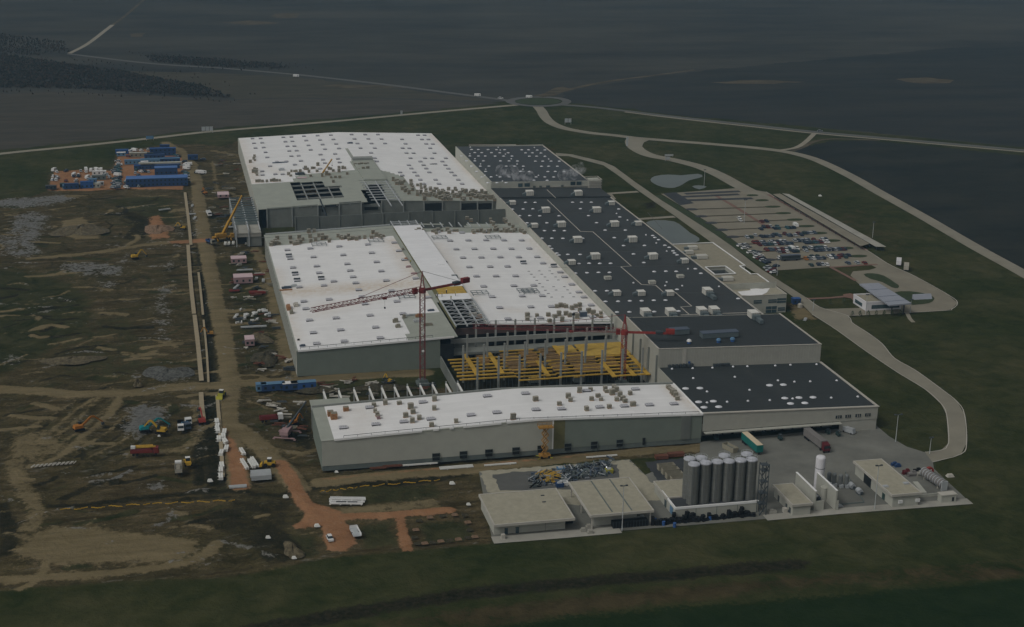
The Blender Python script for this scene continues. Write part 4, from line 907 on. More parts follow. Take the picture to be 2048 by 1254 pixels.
cp = MB(); xs = np.linspace(188.5, 260.2, 9)
for x0, x1 in zip(xs[:-1], xs[1:]): cp.hexa([(x0, 480.2, ZD(x0)+.2), (x1, 480.2, ZD(x1)+.2), (x1, 481.3, ZD(x1)+.2), (x0, 481.3, ZD(x0)+.2)], [(x0, 480.2, ZD(x0)+.5), (x1, 480.2, ZD(x1)+.5), (x1, 481.3, ZD(x1)+.5), (x0, 481.3, ZD(x0)+.5)])
cp.box(259.4, 260.2, 481.4, 533.3, 9.35, 9.75); cp.build('parapet_trim', 'kerb', dh, True)
for px_ in (1440, 1460, 1482, 1505, 1527, 1552, 1567, 1590, 1612, 1634, 1655):
    xx = G(px_, 866, 2)[0]; o = MB().box(xx-1.7, xx+1.7, 486.3, 486.95, .9, 4.2).build('dock_door', 'dkgreen' if px_ not in (1552, 1567) else 'dark_hole', dh, True)
    MB().box(xx-2.0, xx-1.7, 485.5, 486.95, .5, 4.3).box(xx+1.7, xx+2.0, 485.5, 486.95, .5, 4.3).box(xx-2, xx+2, 485.5, 486.95, 4.2, 4.5).build('dock_shelter', 'black', o, True)
for a, b in ((1669, 1682), (1690, 1702), (1712, 1724), (1733, 1745)):
    xa, xb = G(a, 835, 6)[0], G(b, 835, 6)[0]; o = MB().box(xa, xb, 480.3, 480.48, 5.9, 7.1).build('window', 'glass', dh, True)
    w3 = (xb-xa)/3; MB().box(xa+w3-.07, xa+w3+.07, 480.2, 480.29, 5.9, 7.1).box(xa+2*w3-.07, xa+2*w3+.07, 480.2, 480.29, 5.9, 7.1).build('mullion', 'kerb', o, True)
d1 = zm(1240, 600, 2.786, [(290, 385), (405, 382), (515, 379), (630, 373), (710, 371), (865, 367), (950, 363), (1095, 360), (408, 437), (640, 430), (880, 450), (972, 457), (1060, 455), (1207, 450), (485, 512), (722, 503), (485, 573), (597, 569), (713, 564), (835, 560), (962, 551), (1177, 546), (1325, 540)])
put_parts(dh, 'roof_drain_cowl', DOME_S, d1, ZD)
put_parts(dh, 'roof_light', DOME_L, zm(1240, 600, 2.786, [(365, 494), (445, 492), (438, 569), (520, 565), (468, 599), (550, 596), (833, 476), (910, 473), (918, 548), (997, 545), (1075, 543), (950, 578), (1030, 575)]), ZD)
# ---- office annexes on the right
an = thing('office_annex', (257.3, 650, 0), 'flat tan gravel-roofed annex with a square light well beside the long dark hall', 'office building')
Z1 = 10.5
e0, e1, e2, e3, e4 = G(1425, 486.5, Z1), G(1488, 531, Z1), G(1479, 533, Z1), G(1512, 549, Z1), G(1541, 568, Z1)
yN, yS = e0[1], e4[1]; xa = 257.3
out = [(xa, yS), (e4[0], yS), (e4[0], e3[1]-1), (e4[0]-2.0, e3[1]), (e3[0]-1.5, e2[1]-3), (e2[0], e2[1]), (e1[0], e1[1]), (e1[0], yN), (xa, yN)]
out = [(xa, yS), (e4[0], yS), (e4[0], e3[1]), (e2[0], e3[1]), (e2[0], e2[1]), (e1[0], e2[1]), (e1[0], yN), (xa, yN)]
well = box_px([(1411, 536), (1449, 533), (1470, 547), (1432, 552)], Z1)
wp = [(well[0], well[2]), (well[1], well[2]), (well[1], well[3]), (well[0], well[3])]
cells('roof', 'gravel_roof', an, xa, max(e1[0], e4[0], e2[0]), yS, yN, lambda x, y: Z1, step=1.2, poly=[out], holes=[wp])
wl = MB(); cp = MB()
for poly, z0, sg in ((out, 0, 1), (wp, 8.8, 1)):
    for i in range(len(poly)):
        a, b = poly[i], poly[(i+1) % len(poly)]
        wl.bar((*a, (z0+Z1)/2), (*b, (z0+Z1)/2), .3, Z1-z0+.7); cp.bar((*a, Z1+.45), (*b, Z1+.45), .65, .2)
wl.build('wall', 'wall_pale', an, True); cp.build('parapet_trim', 'trim_white', an, True)
MB().box(well[0]+.35, well[1]-.35, well[2]+.35, well[3]-.35, 7.6, 9.0).build('light_well_glazing', 'glass', an, True)
a2 = thing('office_annex', (257.3, 600, 0), 'two-storey annex with a patchy white flat roof and dark ribbon windows', 'office building')
Z2 = 8.6; f0, f1 = G(1573, 590, Z2), G(1541, 571, Z2)
x2, y2 = f0[0], f0[1]
cells('roof', 'gravel_warm', a2, xa, x2, y2, yS-.3, lambda x, y: Z2, step=1.5)
MB().sheet([(*on(a, b, lambda x, y: Z2)[:2], Z2+.15) for a, b in zm(1000, 370, 3.39, [(1610, 725), (1700, 715), (1690, 700), (1720, 700), (1780, 705), (1830, 700), (1810, 730), (1770, 750), (1700, 752), (1640, 750)])][::-1]).build('roof_patch', 'membrane', a2, True)
MB().box(xa, x2, y2-.3, y2, 0, Z2+.5).box(x2-.3, x2, y2, yS-.3, 0, Z2+.5).box(xa, x2, yS-.55, yS-.3, 8, Z1+1.2).build('wall', 'wall_pale', a2, True)
MB().box(xa, x2+.1, y2-.4, y2, Z2+.5, Z2+.75).box(x2-.4, x2+.1, y2, yS, Z2+.5, Z2+.75).build('parapet_trim', 'kerb', a2, True)
for a, b, z0, z1 in ((1502, 1519, 5.2, 6.9), (1533, 1551, 5.2, 6.9), (1552, 1571, 4.9, 7.2), (1529, 1541, .2, 3.4), (1542, 1552, .2, 3.4), (1555, 1570, .9, 2.6)):
    xx0, xx1 = G(a, 600, 6)[0], G(b, 600, 6)[0]; o = MB().box(xx0, xx1, y2-.45, y2-.31, z0, z1).build('window', 'glass_blue', a2, True)
    MB().box(xx0, xx1, y2-.52, y2-.46, (z0+z1)/2-.06, (z0+z1)/2+.06).build('mullion', 'kerb', o, True)
# ================================================================ CONSTRUCTION IN THE COURT, CRANES, FRAMES
def at_y(px, py, yp):
    d = ROT @ np.array([px-CX, -(py-CY), -FPX]); t = yp/d[1]; return (d[0]*t, yp, CAMH+d[2]*t)
fw = thing('formwork_deck', (108, 541, 0), 'yellow slab formwork deck with brown boarding, spread between the bare concrete columns', 'formwork')
ZY = 5.5
sb, pb, pn, br = MB(), MB(), MB(), MB()
def ylines(px0, px1, ys, x_of=None):
    pass
yb = np.linspace(545, 582, 10)
for i, y in enumerate(yb):
    if i < 7: sb.bar((109+R_.uniform(0, 1), y+5, ZY), (133, y+5, ZY), 1.0, .45)
    sb.bar((133, y, ZY), (150+R_.uniform(-2, 3), y, ZY), .8, .4); sb.bar((150, y+1.2, ZY), (172, y+1.2, ZY), .8, .4); sb.bar((172, y-2, ZY), (187.5, y-2, ZY), 1.1, .4)
sb.build('secondary_beam', 'yellow', fw, True)
for x, y0, y1 in ((117.5, 553, 580), (128, 553, 580), (146, 547, 566), (172.5, 541, 560), (181, 541, 556), (187, 541, 566), (158, 566, 584)): MB().bar((x, y0, ZY+.35), (x, y1, ZY+.35), 1.9, .35).build('primary_beam', 'yellow', fw, True)
pn.box(167, 188, 568, 584, ZY+.3, ZY+.5); pn.box(158.5, 166, 575, 584, ZY+.1, ZY+.3); o = pn.build('yellow_boarding', 'yellow_panel', fw, True)
mk('brown_board', (.17, .11, .05), var=.5, scale=.7, stretch=(1, 3, 1)); mk('brown_board2', (.22, .13, .045), var=.5, scale=.9, stretch=(1, 3, 1))
for x0, x1, y0, y1, m in ((131, 139.5, 556, 579, 0), (140.5, 148.5, 561, 581, 1), (149.5, 157.5, 553, 582, 0), (158.5, 171.5, 551, 574, 0), (173, 180, 556, 567, 1), (121, 127, 568, 578, 1)):
    br.mat(m)
    y = y0
    while y < y1:
        w = R_.uniform(.5, 1.4); br.box(x0+R_.uniform(0, 1.5), x1-R_.uniform(0, 1.5), y, min(y+w, y1), ZY-.15, ZY+R_.uniform(.05, .4)); y += w+R_.uniform(.1, .9)
br.build('brown_boarding', ['brown_board', 'brown_board2'], fw, True)
pr_ = MB()
for x in np.arange(112, 187, 3.1):
    for y in (546, 553, 560, 568, 576): pr_.bar((x, y, 0), (x, y, ZY-.2), .14)
pr_.build('prop', 'steel_dark', fw, True)['kind'] = 'stuff'
MB().box(109, 188, 582.5, 589, ZY-.9, ZY+.2).build('edge_slab', 'concrete_panel', fw, True)
colp = thing('concrete_column', (0, 0, 0), 'x', 'concrete column', 'bare concrete columns in the court')
MB().cb(0, 0, 0, .75, .75, 16.4).build('shaft', 'beam_grey', colp); MB().cb(0, -.5, 8.4, .6, .5, .6).cb(0, .5, 8.4, .6, .5, .6).build('corbel', 'beam_grey', colp)
KC = Kind(colp); rn = ['back', 'second', 'third', 'front']
for r, (yy, x0, n, zs) in enumerate(((590.5, 124.5, 8, 1.03), (575, 117.5, 9, 1.0), (561, 113, 9, 1.0), (546.5, 116, 9, .97))):
    for i in range(n): KC.put((x0+8.75*i, yy, 0), 0, f'slim grey concrete column, {ordw(i+1)} from the left in the {rn[r]} row of the yellow court', sc=(1, 1, zs))
bm = tag(MB().box(113, 188, 588.2, 588.9, 8.0, 10.0).build('concrete_beam', 'beam_grey'), 'long pale concrete beam across the back of the yellow court', 'concrete beam')
lwl = tag(MB().box(107, 107.5, 536, 592, 0, 5.2).build('retaining_wall', 'concrete_panel'), 'low grey wall along the left edge of the yellow court', 'concrete wall')
edge = tag(MB().box(108, 187.6, 533.5, 534.1, 0, 2.6).build('retaining_wall', 'concrete_dark'), 'dark low wall along the front of the yellow court', 'concrete wall')
for i, (a, b) in enumerate(((1068, 764), (1157, 763))):
    p = G(a, b, 0); tag(MB().cb(0, 0, 0, 4.5, 2.4, 2.2).mat(1).cb(0, 0, 2.2, 4.7, 2.6, .25).build('formwork_bundle', ['plinth', 'yellow_panel']), f'yellow bundle of formwork lying in front of the deck, {("left", "right")[i]} of two', 'bundle').location = p
# open rafters behind the front hall
rf = thing('rafter_row', (48, 515, 0), 'open row of pale steel rafters behind the front hall', 'steel frame')
rz = zm(560, 760, 5.689, [(490, 110), (515, 200), (665, 110), (690, 190), (835, 80), (885, 245), (1005, 65), (1055, 205), (1145, 55), (1215, 235), (1290, 50), (1345, 180), (1435, 40), (1505, 200), (1575, 25), (1640, 160), (1715, 15), (1785, 155), (1865, 0), (1945, 150), (2000, 0), (2050, 90)])
for i in range(0, len(rz), 2):
    a, b = G(*rz[i], 8.5), G(*rz[i+1], 8.5); xm = (a[0]+b[0])/2
    MB().bar((xm, 515, 8.5), (xm, 538, 8.5), .7, .6).build('rafter', 'whitepipe', rf, True)
    MB().bar((xm, 538, 0), (xm, 538, 9.6), .45).bar((xm, 524, 0), (xm, 524, 8.3), .3).build('post', 'galv', rf, True)
MB().bar((68, 523, 8.9), (113, 523, 8.9), .4, .4).build('cross_beam', 'galv', rf, True)
an_ = thing('annex_block', (45.5, 514.8, 0), 'small flat grey roofed block behind the left end of the front hall', 'annex')
MB().box(46, 61, 515, 523, 10.6, 11.2).build('roof', 'deck', an_, True); MB().box(45.8, 61.2, 514.8, 515.2, 10.2, 11.5).build('roof_edge', 'galv', an_, True); MB().box(46.5, 60.5, 515.4, 522.6, 0, 10.6).build('wall', 'concrete_dark', an_, True)
# ---- tower cranes
def lattice(mb, p0, p1, w, n, ch=.16, dg=.09, tri=False):
    p0, p1 = Vector(p0), Vector(p1); d = (p1-p0).normalized(); a = d.cross(Vector((0, 0, 1)))
    if a.length < .01: a = Vector((1, 0, 0))
    a.normalize(); b = a.cross(d).normalized()
    offs = [a*w/2, -a*w/2, b*w*1.0] if tri else [a*w/2+b*w/2, -a*w/2+b*w/2, -a*w/2-b*w/2, a*w/2-b*w/2]
    for o in offs: mb.bar(p0+o, p1+o, ch)
    k = len(offs)
    for i in range(n):
        q0, q1 = p0+(p1-p0)*i/n, p0+(p1-p0)*(i+1)/n
        for j in range(k):
            u, v = offs[j], offs[(j+1) % k]
            mb.bar(q0+u, q1+v, dg) if i % 2 else mb.bar(q0+v, q1+u, dg); mb.bar(q0+u, q0+v, dg)
def tower_crane(base, zj, ztop, tip, cw, label, m, wm, lamps=(), sj=1.0):
    c = thing('tower_crane', base, label, 'tower crane')
    bx, by, _ = base
    mb = MB(); lattice(mb, (bx, by, 0), (bx, by, zj), wm, int(zj/2), .2, .11); mb.build('mast', m, c, True)
    MB().cb(bx, by, 0, 5, 5, 1).cb(bx, by, 1, 3, 3, 1.2).build('base_block', 'plinth', c, True)
    pj = Vector((bx, by, zj)); d = Vector((tip[0]-bx, tip[1]-by, 0)); d.normalize(); L1 = math.hypot(tip[0]-bx, tip[1]-by); L2 = math.hypot(cw[0]-bx, cw[1]-by)
    mb = MB(); lattice(mb, pj+d*1.2, pj+d*L1, 1.7, int(L1/1.8), .2*sj, .1*sj, True); jb = mb.build('jib', 'crane_red', c, True)
    mb = MB(); e = pj-d*L2; side = Vector((-d.y, d.x, 0))
    mb.bar(pj-d+side*.7, e+side*.7, .4, .5); mb.bar(pj-d-side*.7, e-side*.7, .4, .5)
    k = int(L2/2)
    for i in range(k+1): q = pj-d*(1+(L2-1)*i/k); mb.bar(q+side*.7, q-side*.7, .15)
    mb.build('counter_jib', m, c, True)
    q = e+d*1.6
    MB().bar(q-d*1.8+Vector((0, 0, .8)), q+d*1.8+Vector((0, 0, .8)), 1.8, 2.0).build('counterweight', m if m != 'crane_bright' else 'crane_bright', c, True)
    MB().bar(q+d*3.0+Vector((0, 0, .2)), q+d*6+Vector((0, 0, .2)), 1.8, 1.5).build('winch', 'steel_dark', c, True)
    mb = MB(); t = Vector((bx, by, ztop))
    for sx in (-1, 1):
        for sy in (-1, 1): mb.bar((bx+sx*.9, by+sy*.9, zj), t, .2)
    for i in range(1, 4):
        z = zj+(ztop-zj)*i/4; r = .9*(1-i/4); mb.bar((bx-r, by-r, z), (bx+r, by-r, z), .12); mb.bar((bx-r, by+r, z), (bx+r, by+r, z), .12)
    mb.build('tower_head', m, c, True)
    MB().cyl((bx, by, zj-1), (bx, by, zj+.8), 1.5).build('slewing_ring', m, c, True)
    cbp = pj+d*1.6+side*-1.6; MB().bar(cbp+Vector((0, 0, -.4)), cbp+d*1.8+Vector((0, 0, -.4)), 1.4, 2.2).build('cab', m, c, True)
    mb = MB(); mb.bar(t, pj+d*L1*.62+Vector((0, 0, 1.6)), .13); mb.build('tie_bar', 'crane_red', c, True)
    mb = MB(); mb.bar(t, e+d*4+Vector((0, 0, .6)), .12); mb.build('tie_bar', 'steel_dark', c, True)
    tr = pj+d*L1*.35; MB().cb(tr.x, tr.y, zj-.6, 1.6, 1.6, .5).build('trolley', m, c, True)
    MB().bar(tr-Vector((0, 0, .6)), tr-Vector((0, 0, 4)), .06).cb(tr.x, tr.y, zj-4.6, .6, .6, .7).build('hook', 'steel_dark', c, True)
    for z in lamps:
        MB().cb(bx, by-wm/2-.4, z, .9, .5, .7).build('floodlight', 'trim_white', c, True)
    return c
b1 = G(845, 768)
zj1 = 40.5
tip1, cw1 = G(622, 624, zj1), G(918, 557, zj1)
dirv = np.array([tip1[0]-cw1[0], tip1[1]-cw1[1]]); dirv /= np.linalg.norm(dirv)
L1 = np.hypot(tip1[0]-b1[0], tip1[1]-b1[1]); L2 = np.hypot(cw1[0]-b1[0], cw1[1]-b1[1])
tower_crane((b1[0], b1[1], 0), zj1, 48.6, tip1, cw1, 'tall dark red tower crane, its jib sweeping across the near white roof', 'crane_red', 2.0, (14.5, 22.5))
b2 = (178.0, 547.5, 0)
tower_crane(b2, 22.8, 30.4, G(945, 656, 22.8), G(1348, 667, 22.8), 'short bright red tower crane standing in the yellow formwork court', 'crane_bright', 1.8, sj=.7)
# ---- steel frame annex beside the far hall
sa = thing('annex_skeleton', (25, 760, 0), 'open grey steel frame annex beside the yellow mobile crane', 'steel frame')
zA = 9.5
A0, A1, A2 = G(459, 397, zA), G(508, 394, zA), G(470, 468, zA)
ax0, ax1, ay0, ay1 = A0[0], 46.0, G(470, 487, 2)[1], A0[1]
rb = MB()
for y in np.linspace(ay0+22, ay1, 11): rb.bar((ax0, y, zA), (ax1, y, zA), .7, .6)
rb.build('roof_beam', 'duct', sa, True)
lb_ = MB()
for x in (ax0, (ax0+ax1)/2, ax1-.5): lb_.bar((x, ay0, zA-.6), (x, ay1, zA-.6), .5, .6)
lb_.build('roof_girder', 'galv', sa, True)
for y in np.linspace(ay0, ay1, 6):
    for x in (ax0, (ax0+ax1)/2): MB().bar((x, y, 0), (x, y, zA+.4), .5).build('column', 'galv', sa, True)
MB().box(ax0, ax1, ay0, ay0+19, 7.2, 7.7).build('roof_slab', 'concrete', sa, True)
MB().box(ax0, ax1, ay0+.2, ay0+.6, 5.4, 7.2).build('front_beam', 'concrete', sa, True)
MB().box(ax1-8, ax1, ay0+.6, ay0+1, 0, 5.4).build('front_panel', 'concrete_panel', sa, True)
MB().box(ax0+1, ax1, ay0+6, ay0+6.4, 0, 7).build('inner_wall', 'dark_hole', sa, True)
MB().box(ax0, ax1, ay0+20, ay1, 4.0, 4.3).build('upper_floor', 'plinth', sa, True)
# ---- mobile cranes and lifts
def wheels(mb, xs, y, r, w=.35):
    for x in xs:
        for s in (-1, 1): mb.cyl((x, s*y-w/2, r), (x, s*y+w/2, r), r, n=10)
def mobile_crane(loc, rz, tip_w, label, m, big=1.0, base=True):
    c = thing('mobile_crane', loc, label, 'mobile crane')
    ca, sa_ = math.cos(rz), math.sin(rz); W_ = lambda x, y, z: (loc[0]+ca*x-sa_*y, loc[1]+sa_*x+ca*y, z)
    if base:
        ch = MB().box(-6*big, 6*big, -1.3, 1.3, .8, 1.7); ch.box(4.2*big, 6.2*big, -1.3, 1.3, 1.7, 2.9)
        o = ch.build('carrier', m, c); o.rotation_euler.z = rz
        w = MB(); wheels(w, [-4.5*big, -3*big, 2*big, 3.6*big], 1.2, .65); o = w.build('wheels', 'rubber', c); o.rotation_euler.z = rz
        sp = MB().box(-3, 2, -1.5, 1.5, 1.8, 3.4).box(-4.2, -3, -1.6, 1.6, 1.8, 3.2); o = sp.build('superstructure', m, c); o.rotation_euler.z = rz
        MB().box(.3, 2.2, 1.0, 2.1, 1.9, 3.7).build('cab', 'glass', c).rotation_euler.z = rz
        og = MB()
        for x in (-3.5, 4):
            og.bar((x, -4, .6), (x, 4, .6), .4)
            for y in (-4, 4): og.cb(x, y, 0, .8, .8, .3)
        og.build('outrigger', m, c).rotation_euler.z = rz
    p0 = Vector((loc[0], loc[1], 3.0 if base else .5)); p1 = Vector(tip_w); k = [0, .34, .66, 1]; ws = [1.3, 1.0, .75]
    bmb = MB()
    for i in range(3): bmb.bar(p0.lerp(p1, k[i]), p0.lerp(p1, k[i+1]), ws[i]*big, ws[i]*big*1.1)
    bmb.build('boom', m, c, True)
    hk = MB(); hk.bar(p1, p1-Vector((0, 0, 4)), .12).cb(p1.x, p1.y, p1.z-4.6, .5, .5, .7).build('hook', 'steel_dark', c, True)
    return c
p = G(446, 478); mobile_crane(p, .15, at_y(484, 391, p[1]+14), 'yellow mobile crane with its boom raised beside the steel frame annex', 'crane_amber', 1.0)
p = G(624, 400, .3); mobile_crane((p[0], p[1]+12, .3), .5, at_y(664, 318, p[1]+26), 'amber mobile crane boom rising through the gap in the far grey roof', 'crane_amber', .8)
p = G(650, 438, .3); mobile_crane((p[0], 824, .1), .3, at_y(640, 398, 828), 'dark boom lift leaning in front of the far hall facade', 'steel_dark', .8)
# loader crane truck with pink boom
p = G(574, 872); t = mobile_crane(p, 1.2, at_y(612, 803, p[1]+10), 'small white and pink telescopic crane with a dark raised boom', 'pinkwall', .55)
for ch in KIDS[t]:
    if ch.name.startswith('boom'): ch.data = ch.data.copy(); ch.data.materials[0] = M['steel_dark']
# scissor lift
p = G(1084, 907); p = (p[0], 478.0, 0); sl_ = thing('scissor_lift', p, 'orange scissor lift fully raised against the front hall wall', 'scissor lift')
MB().box(-2, 2, -1.2, 1.2, .5, 1.4).build('chassis', 'lift_orange', sl_); w = MB(); wheels(w, [-1.4, 1.4], 1.1, .5); w.build('wheels', 'rubber', sl_)
og = MB(); og.bar((-2.8, -1.8, .3), (2.8, 1.8, .3), .25).bar((-2.8, 1.8, .3), (2.8, -1.8, .3), .25).build('outrigger', 'hivis', sl_)
sc_ = MB(); n = 4; h = 10.4/n
for i in range(n):
    for y in (-.8, .8): z = 1.4+i*h; sc_.bar((-1.1, y, z), (1.1, y, z+h), .28).bar((1.1, y, z), (-1.1, y, z+h), .28)
    sc_.bar((-1.1, -.8, z), (-1.1, .8, z), .15).bar((1.1, -.8, z), (1.1, .8, z), .15)
sc_.build('scissor_arms', 'lift_orange', sl_)
pl_ = MB().box(-2.6, 2.8, -1.3, 1.3, 11.8, 12.1)
for x in (-2.6, -.9, .9, 2.8):
    for y in (-1.3, 1.3): pl_.bar((x, y, 12.1), (x, y, 13.2), .1)
for y in (-1.3, 1.3):
    for z in (12.6, 13.2): pl_.bar((-2.6, y, z), (2.8, y, z), .1)
pl_.build('platform', 'lift_orange', sl_)
# ================================================================ YARD: sheds, silos, tanks, masts
def roof_shed(name, roof_px, z, label, cat, inset=(.8, .8, .8, .8), wallm='wall_pale', roofm='gravel_warm', th=.7, walls=True):
    x0, x1, y0, y1 = box_px(roof_px, z); t = thing(name, (x0, y0, 0), label, cat)
    MB().box(x0, x1, y0, y1, z-th, z-.12).build('roof', roofm, t, True)
    f = MB()
    for a, b, c, d in ((x0-.15, x1+.15, y0-.15, y0+.25), (x0-.15, x1+.15, y1-.25, y1+.15), (x0-.15, x0+.25, y0+.26, y1-.26), (x1-.25, x1+.15, y0+.26, y1-.26)): f.box(a, b, c, d, z-th-.1, z+.05)
    f.build('roof_edge', 'kerb', t, True)
    MB().box(x0+.3, x1-.3, y0+.3, y1-.3, z-.115, z-.06).build('roof_gravel', roofm, t, True)
    if walls:
        l, r, f_, b = inset; MB().box(x0+l, x1-r, y0+f_, y1-b, 0, z-th-.1).build('wall', wallm, t, True)
    return t, x0, x1, y0, y1
t, x0, x1, y0, y1 = roof_shed('storage_shed', [(957, 989), (1113, 976), (1148, 1036), (990, 1050)], 4.9, 'long low cream shed with a flat tan roof at the yard front left', 'shed', (.5, 2.4, 2.6, 1))
for a in (1011, 1034): x = G(a, 1060, 1)[0]; MB().box(x-.55, x+.55, y0+2.5, y0+2.59, 0, 2.2).build('door', 'glass_blue', t, True)
j = MB()
for k in (.33, .66): x = x0+(x1-x0)*k; j.box(x-.05, x+.05, y0+2.52, y0+2.58, 0, 4)
j.build('wall_joint', 'plinth', t, True)
for (a, b) in ((1085, 991), (1088, 1004)): p = G(a, b, 4.9); MB().box(p[0]-.6, p[0]+.6, p[1]-.2, p[1]+.2, 4.85, 5.1).build('roof_vent', 'steel_dark', t, True)
t, x0, x1, y0, y1 = roof_shed('storage_canopy', [(1139, 964), (1259, 954), (1306, 1020), (1180, 1031)], 5.6, 'open canopy with a tan roof crossed by two dark gutters', 'canopy', walls=False)
for k in (.36, .67): x = x0+(x1-x0)*k; MB().box(x-.22, x+.22, y0+1.2, y1, 5.5, 5.62).build('gutter', 'plinth', t, True)
MB().box(x0+2.0, x1-4.5, y0+3.4, y0+3.8, 0, 4.7).build('wall', 'wall_pale', t, True); MB().box(x0+3, x1-.6, y1-1.2, y1-.8, 0, 4.7).build('wall', 'wall_pale', t, True)
for x in (x0+.8, x1-.8):
    for y in (y0+.8, (y0+y1)/2, y1-.8): MB().box(x-.2, x+.2, y-.2, y+.2, 0, 4.8).build('post', 'kerb', t, True)
cx0, cy0 = x0, y0
R2 = random.Random(5)
for i, (a, b) in enumerate(((1205, 1048), (1214, 1047), (1227, 1046), (1235, 1045))):
    p = G(a, b); tag(MB().cb(0, 0, 0, 1.4, 1.2, 1.2).cb(.2, .1, 1.2, 1.0, 1.0, .7).build('steel_drum_pallet', 'maroon' if i < 2 else 'steel_dark'), f'dark stack of drums under the open canopy, {ordw(i+1)} from the left', 'drum stack').location = p
p = G(1259, 1052); fb = thing('fenced_container', p, 'long black fenced cage in front of the open canopy', 'cage')
MB().box(-6, 6, -1.2, 1.2, 0, 2.2).build('body', 'black', fb); q = MB()
for x in np.linspace(-6, 6, 13): q.bar((x, -1.3, 0), (x, -1.3, 2.5), .08)
q.build('fence', 'steel_dark', fb)
for i, (a, b, s) in enumerate(((1278, 1045, 1.6), (1284, 1040, 1.3), (1250, 1043, 1.2), (1268, 1044, 1.2))):
    p = G(a, b); tag(MB().cb(0, 0, 0, s, s, .3).cb(0, 0, .35, s*.9, s*.9, s).build('caged_tank', ['silver']), f'pale caged plastic tank behind the black cage, {ordw(i+1)} placed', 'liquid tank', 'caged tanks by the canopy').location = p
for o in [o for o in COL.objects if o.name.startswith('caged_tank')]: o['label'] = 'pale caged plastic tank behind the long black cage'
for i, (a, b) in enumerate(((1166, 1063), (1177, 1056), (1180, 1067))):
    p = G(a, b); tag(MB().cb(0, 0, 0, 1.8, 1.4, .8).cb(.1, 0, .8, 1.2, 1.2, .5).build('concrete_block_stack', 'concrete'), f'pale concrete blocks between the cream shed and the canopy, {ordw(i+1)} from the left', 'block stack').location = p
p = G(1136, 1046); wb = thing('waste_bin', p, 'dark waste bin with a white bag beside the cream shed', 'bin'); MB().taper(-1.4, 1.4, -.8, .8, 0, 1.6, -.1, -.1, -.1, -.1).build('body', 'black', wb); MB().taper(-.9, .2, -.6, .4, 1.5, 2.2, .2, .2, .2, .2).build('bag', 'white', wb)
p = G(1006, 1078); tag(MB().cb(0, 0, 0, 1.4, 1.4, .3).cb(0, 0, .3, 1.2, 1.2, 1.4).build('utility_cabinet', 'kerb'), 'small pale utility cabinet at the front left corner of the yard', 'cabinet').location = p
# silos
pb_ = thing('silo_plinth', (0, 0, 0), 'white walled plinth building carrying the tall grey silos', 'plinth building')
sx0, sx1 = G(1350, 1013, 4)[0]-.3, G(1513, 998, 4)[0]; sy0 = G(1430, 1006, 4)[1]-1.2; sy1 = sy0+14
pb_.location = (sx0, sy0, 0)
MB().box(sx0, sx1, sy0, sy1, 0, 3.7).build('wall', 'wall_pale', pb_, True); MB().box(sx0+.3, sx1-.3, sy0+.3, sy1-.3, 3.7, 3.8).build('roof', 'asphalt_dark', pb_, True)
f = MB().box(sx0-.1, sx1+.1, sy0-.15, sy0+.3, 3.4, 4.2).box(sx0-.1, sx0+.3, sy0+.31, sy1, 3.4, 4.2); f.build('roof_edge', 'trim_white', pb_, True)
j = MB()
for k in (.25, .5, .75): j.box(sx0+(sx1-sx0)*k-.08, sx0+(sx1-sx0)*k+.08, sy0-.06, sy0-.01, 0, 3.4)
j.build('wall_joint', 'plinth', pb_, True)
MB().box(sx0-.08, sx0-.02, sy0+2, sy0+5, .3, 3).build('door', 'blue_soft', pb_, True)
sil = thing('silo', (0, 0, 0), 'x', 'silo', 'tall grey silos on the white plinth')
MB().lathe([(1.92, 0), (1.92, 13.9)], 24).build('body', 'silo', sil, smooth=False)
MB().lathe([(2.0, 13.9), (2.02, 14.25), (1.7, 14.5), (.5, 14.8), (.01, 14.85)], 24).build('cap', 'silo_cap', sil)
sr = MB()
for a in range(10): t_ = 2*math.pi*a/10; sr.bar((1.95*math.cos(t_), 1.95*math.sin(t_), 14.25), (1.95*math.cos(t_), 1.95*math.sin(t_), 15), .06)
for a in range(20): sr.bar((1.95*math.cos(math.pi*a/10), 1.95*math.sin(math.pi*a/10), 15), (1.95*math.cos(math.pi*(a+1)/10), 1.95*math.sin(math.pi*(a+1)/10), 15), .06)
sr.build('guard_rail', 'galv', sil)
sg = MB()
for z in np.arange(1.5, 13.8, 1.8): sg.lathe([(1.92, z), (1.98, z+.04), (1.98, z+.14), (1.92, z+.18)], 24)
sg.build('seam_band', 'cyl_grey', sil); MB().bar((-1.0, -1.75, 0), (-1.0, -1.75, 14), .12).bar((-.6, -1.9, 0), (-.6, -1.9, 14), .12).build('pipe', 'cyl_grey', sil)
KS = Kind(sil)
for i, (a, b) in enumerate(((1388.3, 926), (1411.7, 923), (1435, 921), (1458, 920), (1481.5, 918), (1504, 916.5))):
    p = G(a, b, 18.3); KS.put((p[0], p[1], 3.8), 0, f'grey cylindrical silo with a white cap, {ordw(i+1)} from the left in the front row')
for i, (a, b) in enumerate(((1379.5, 915), (1403, 913.5), (1449, 909), (1494, 906))):
    p = G(a, b, 18.3); KS.put((p[0], p[1], 3.8), 0, f'grey cylindrical silo with a white cap, {ordw(i+1)} from the left in the back row')
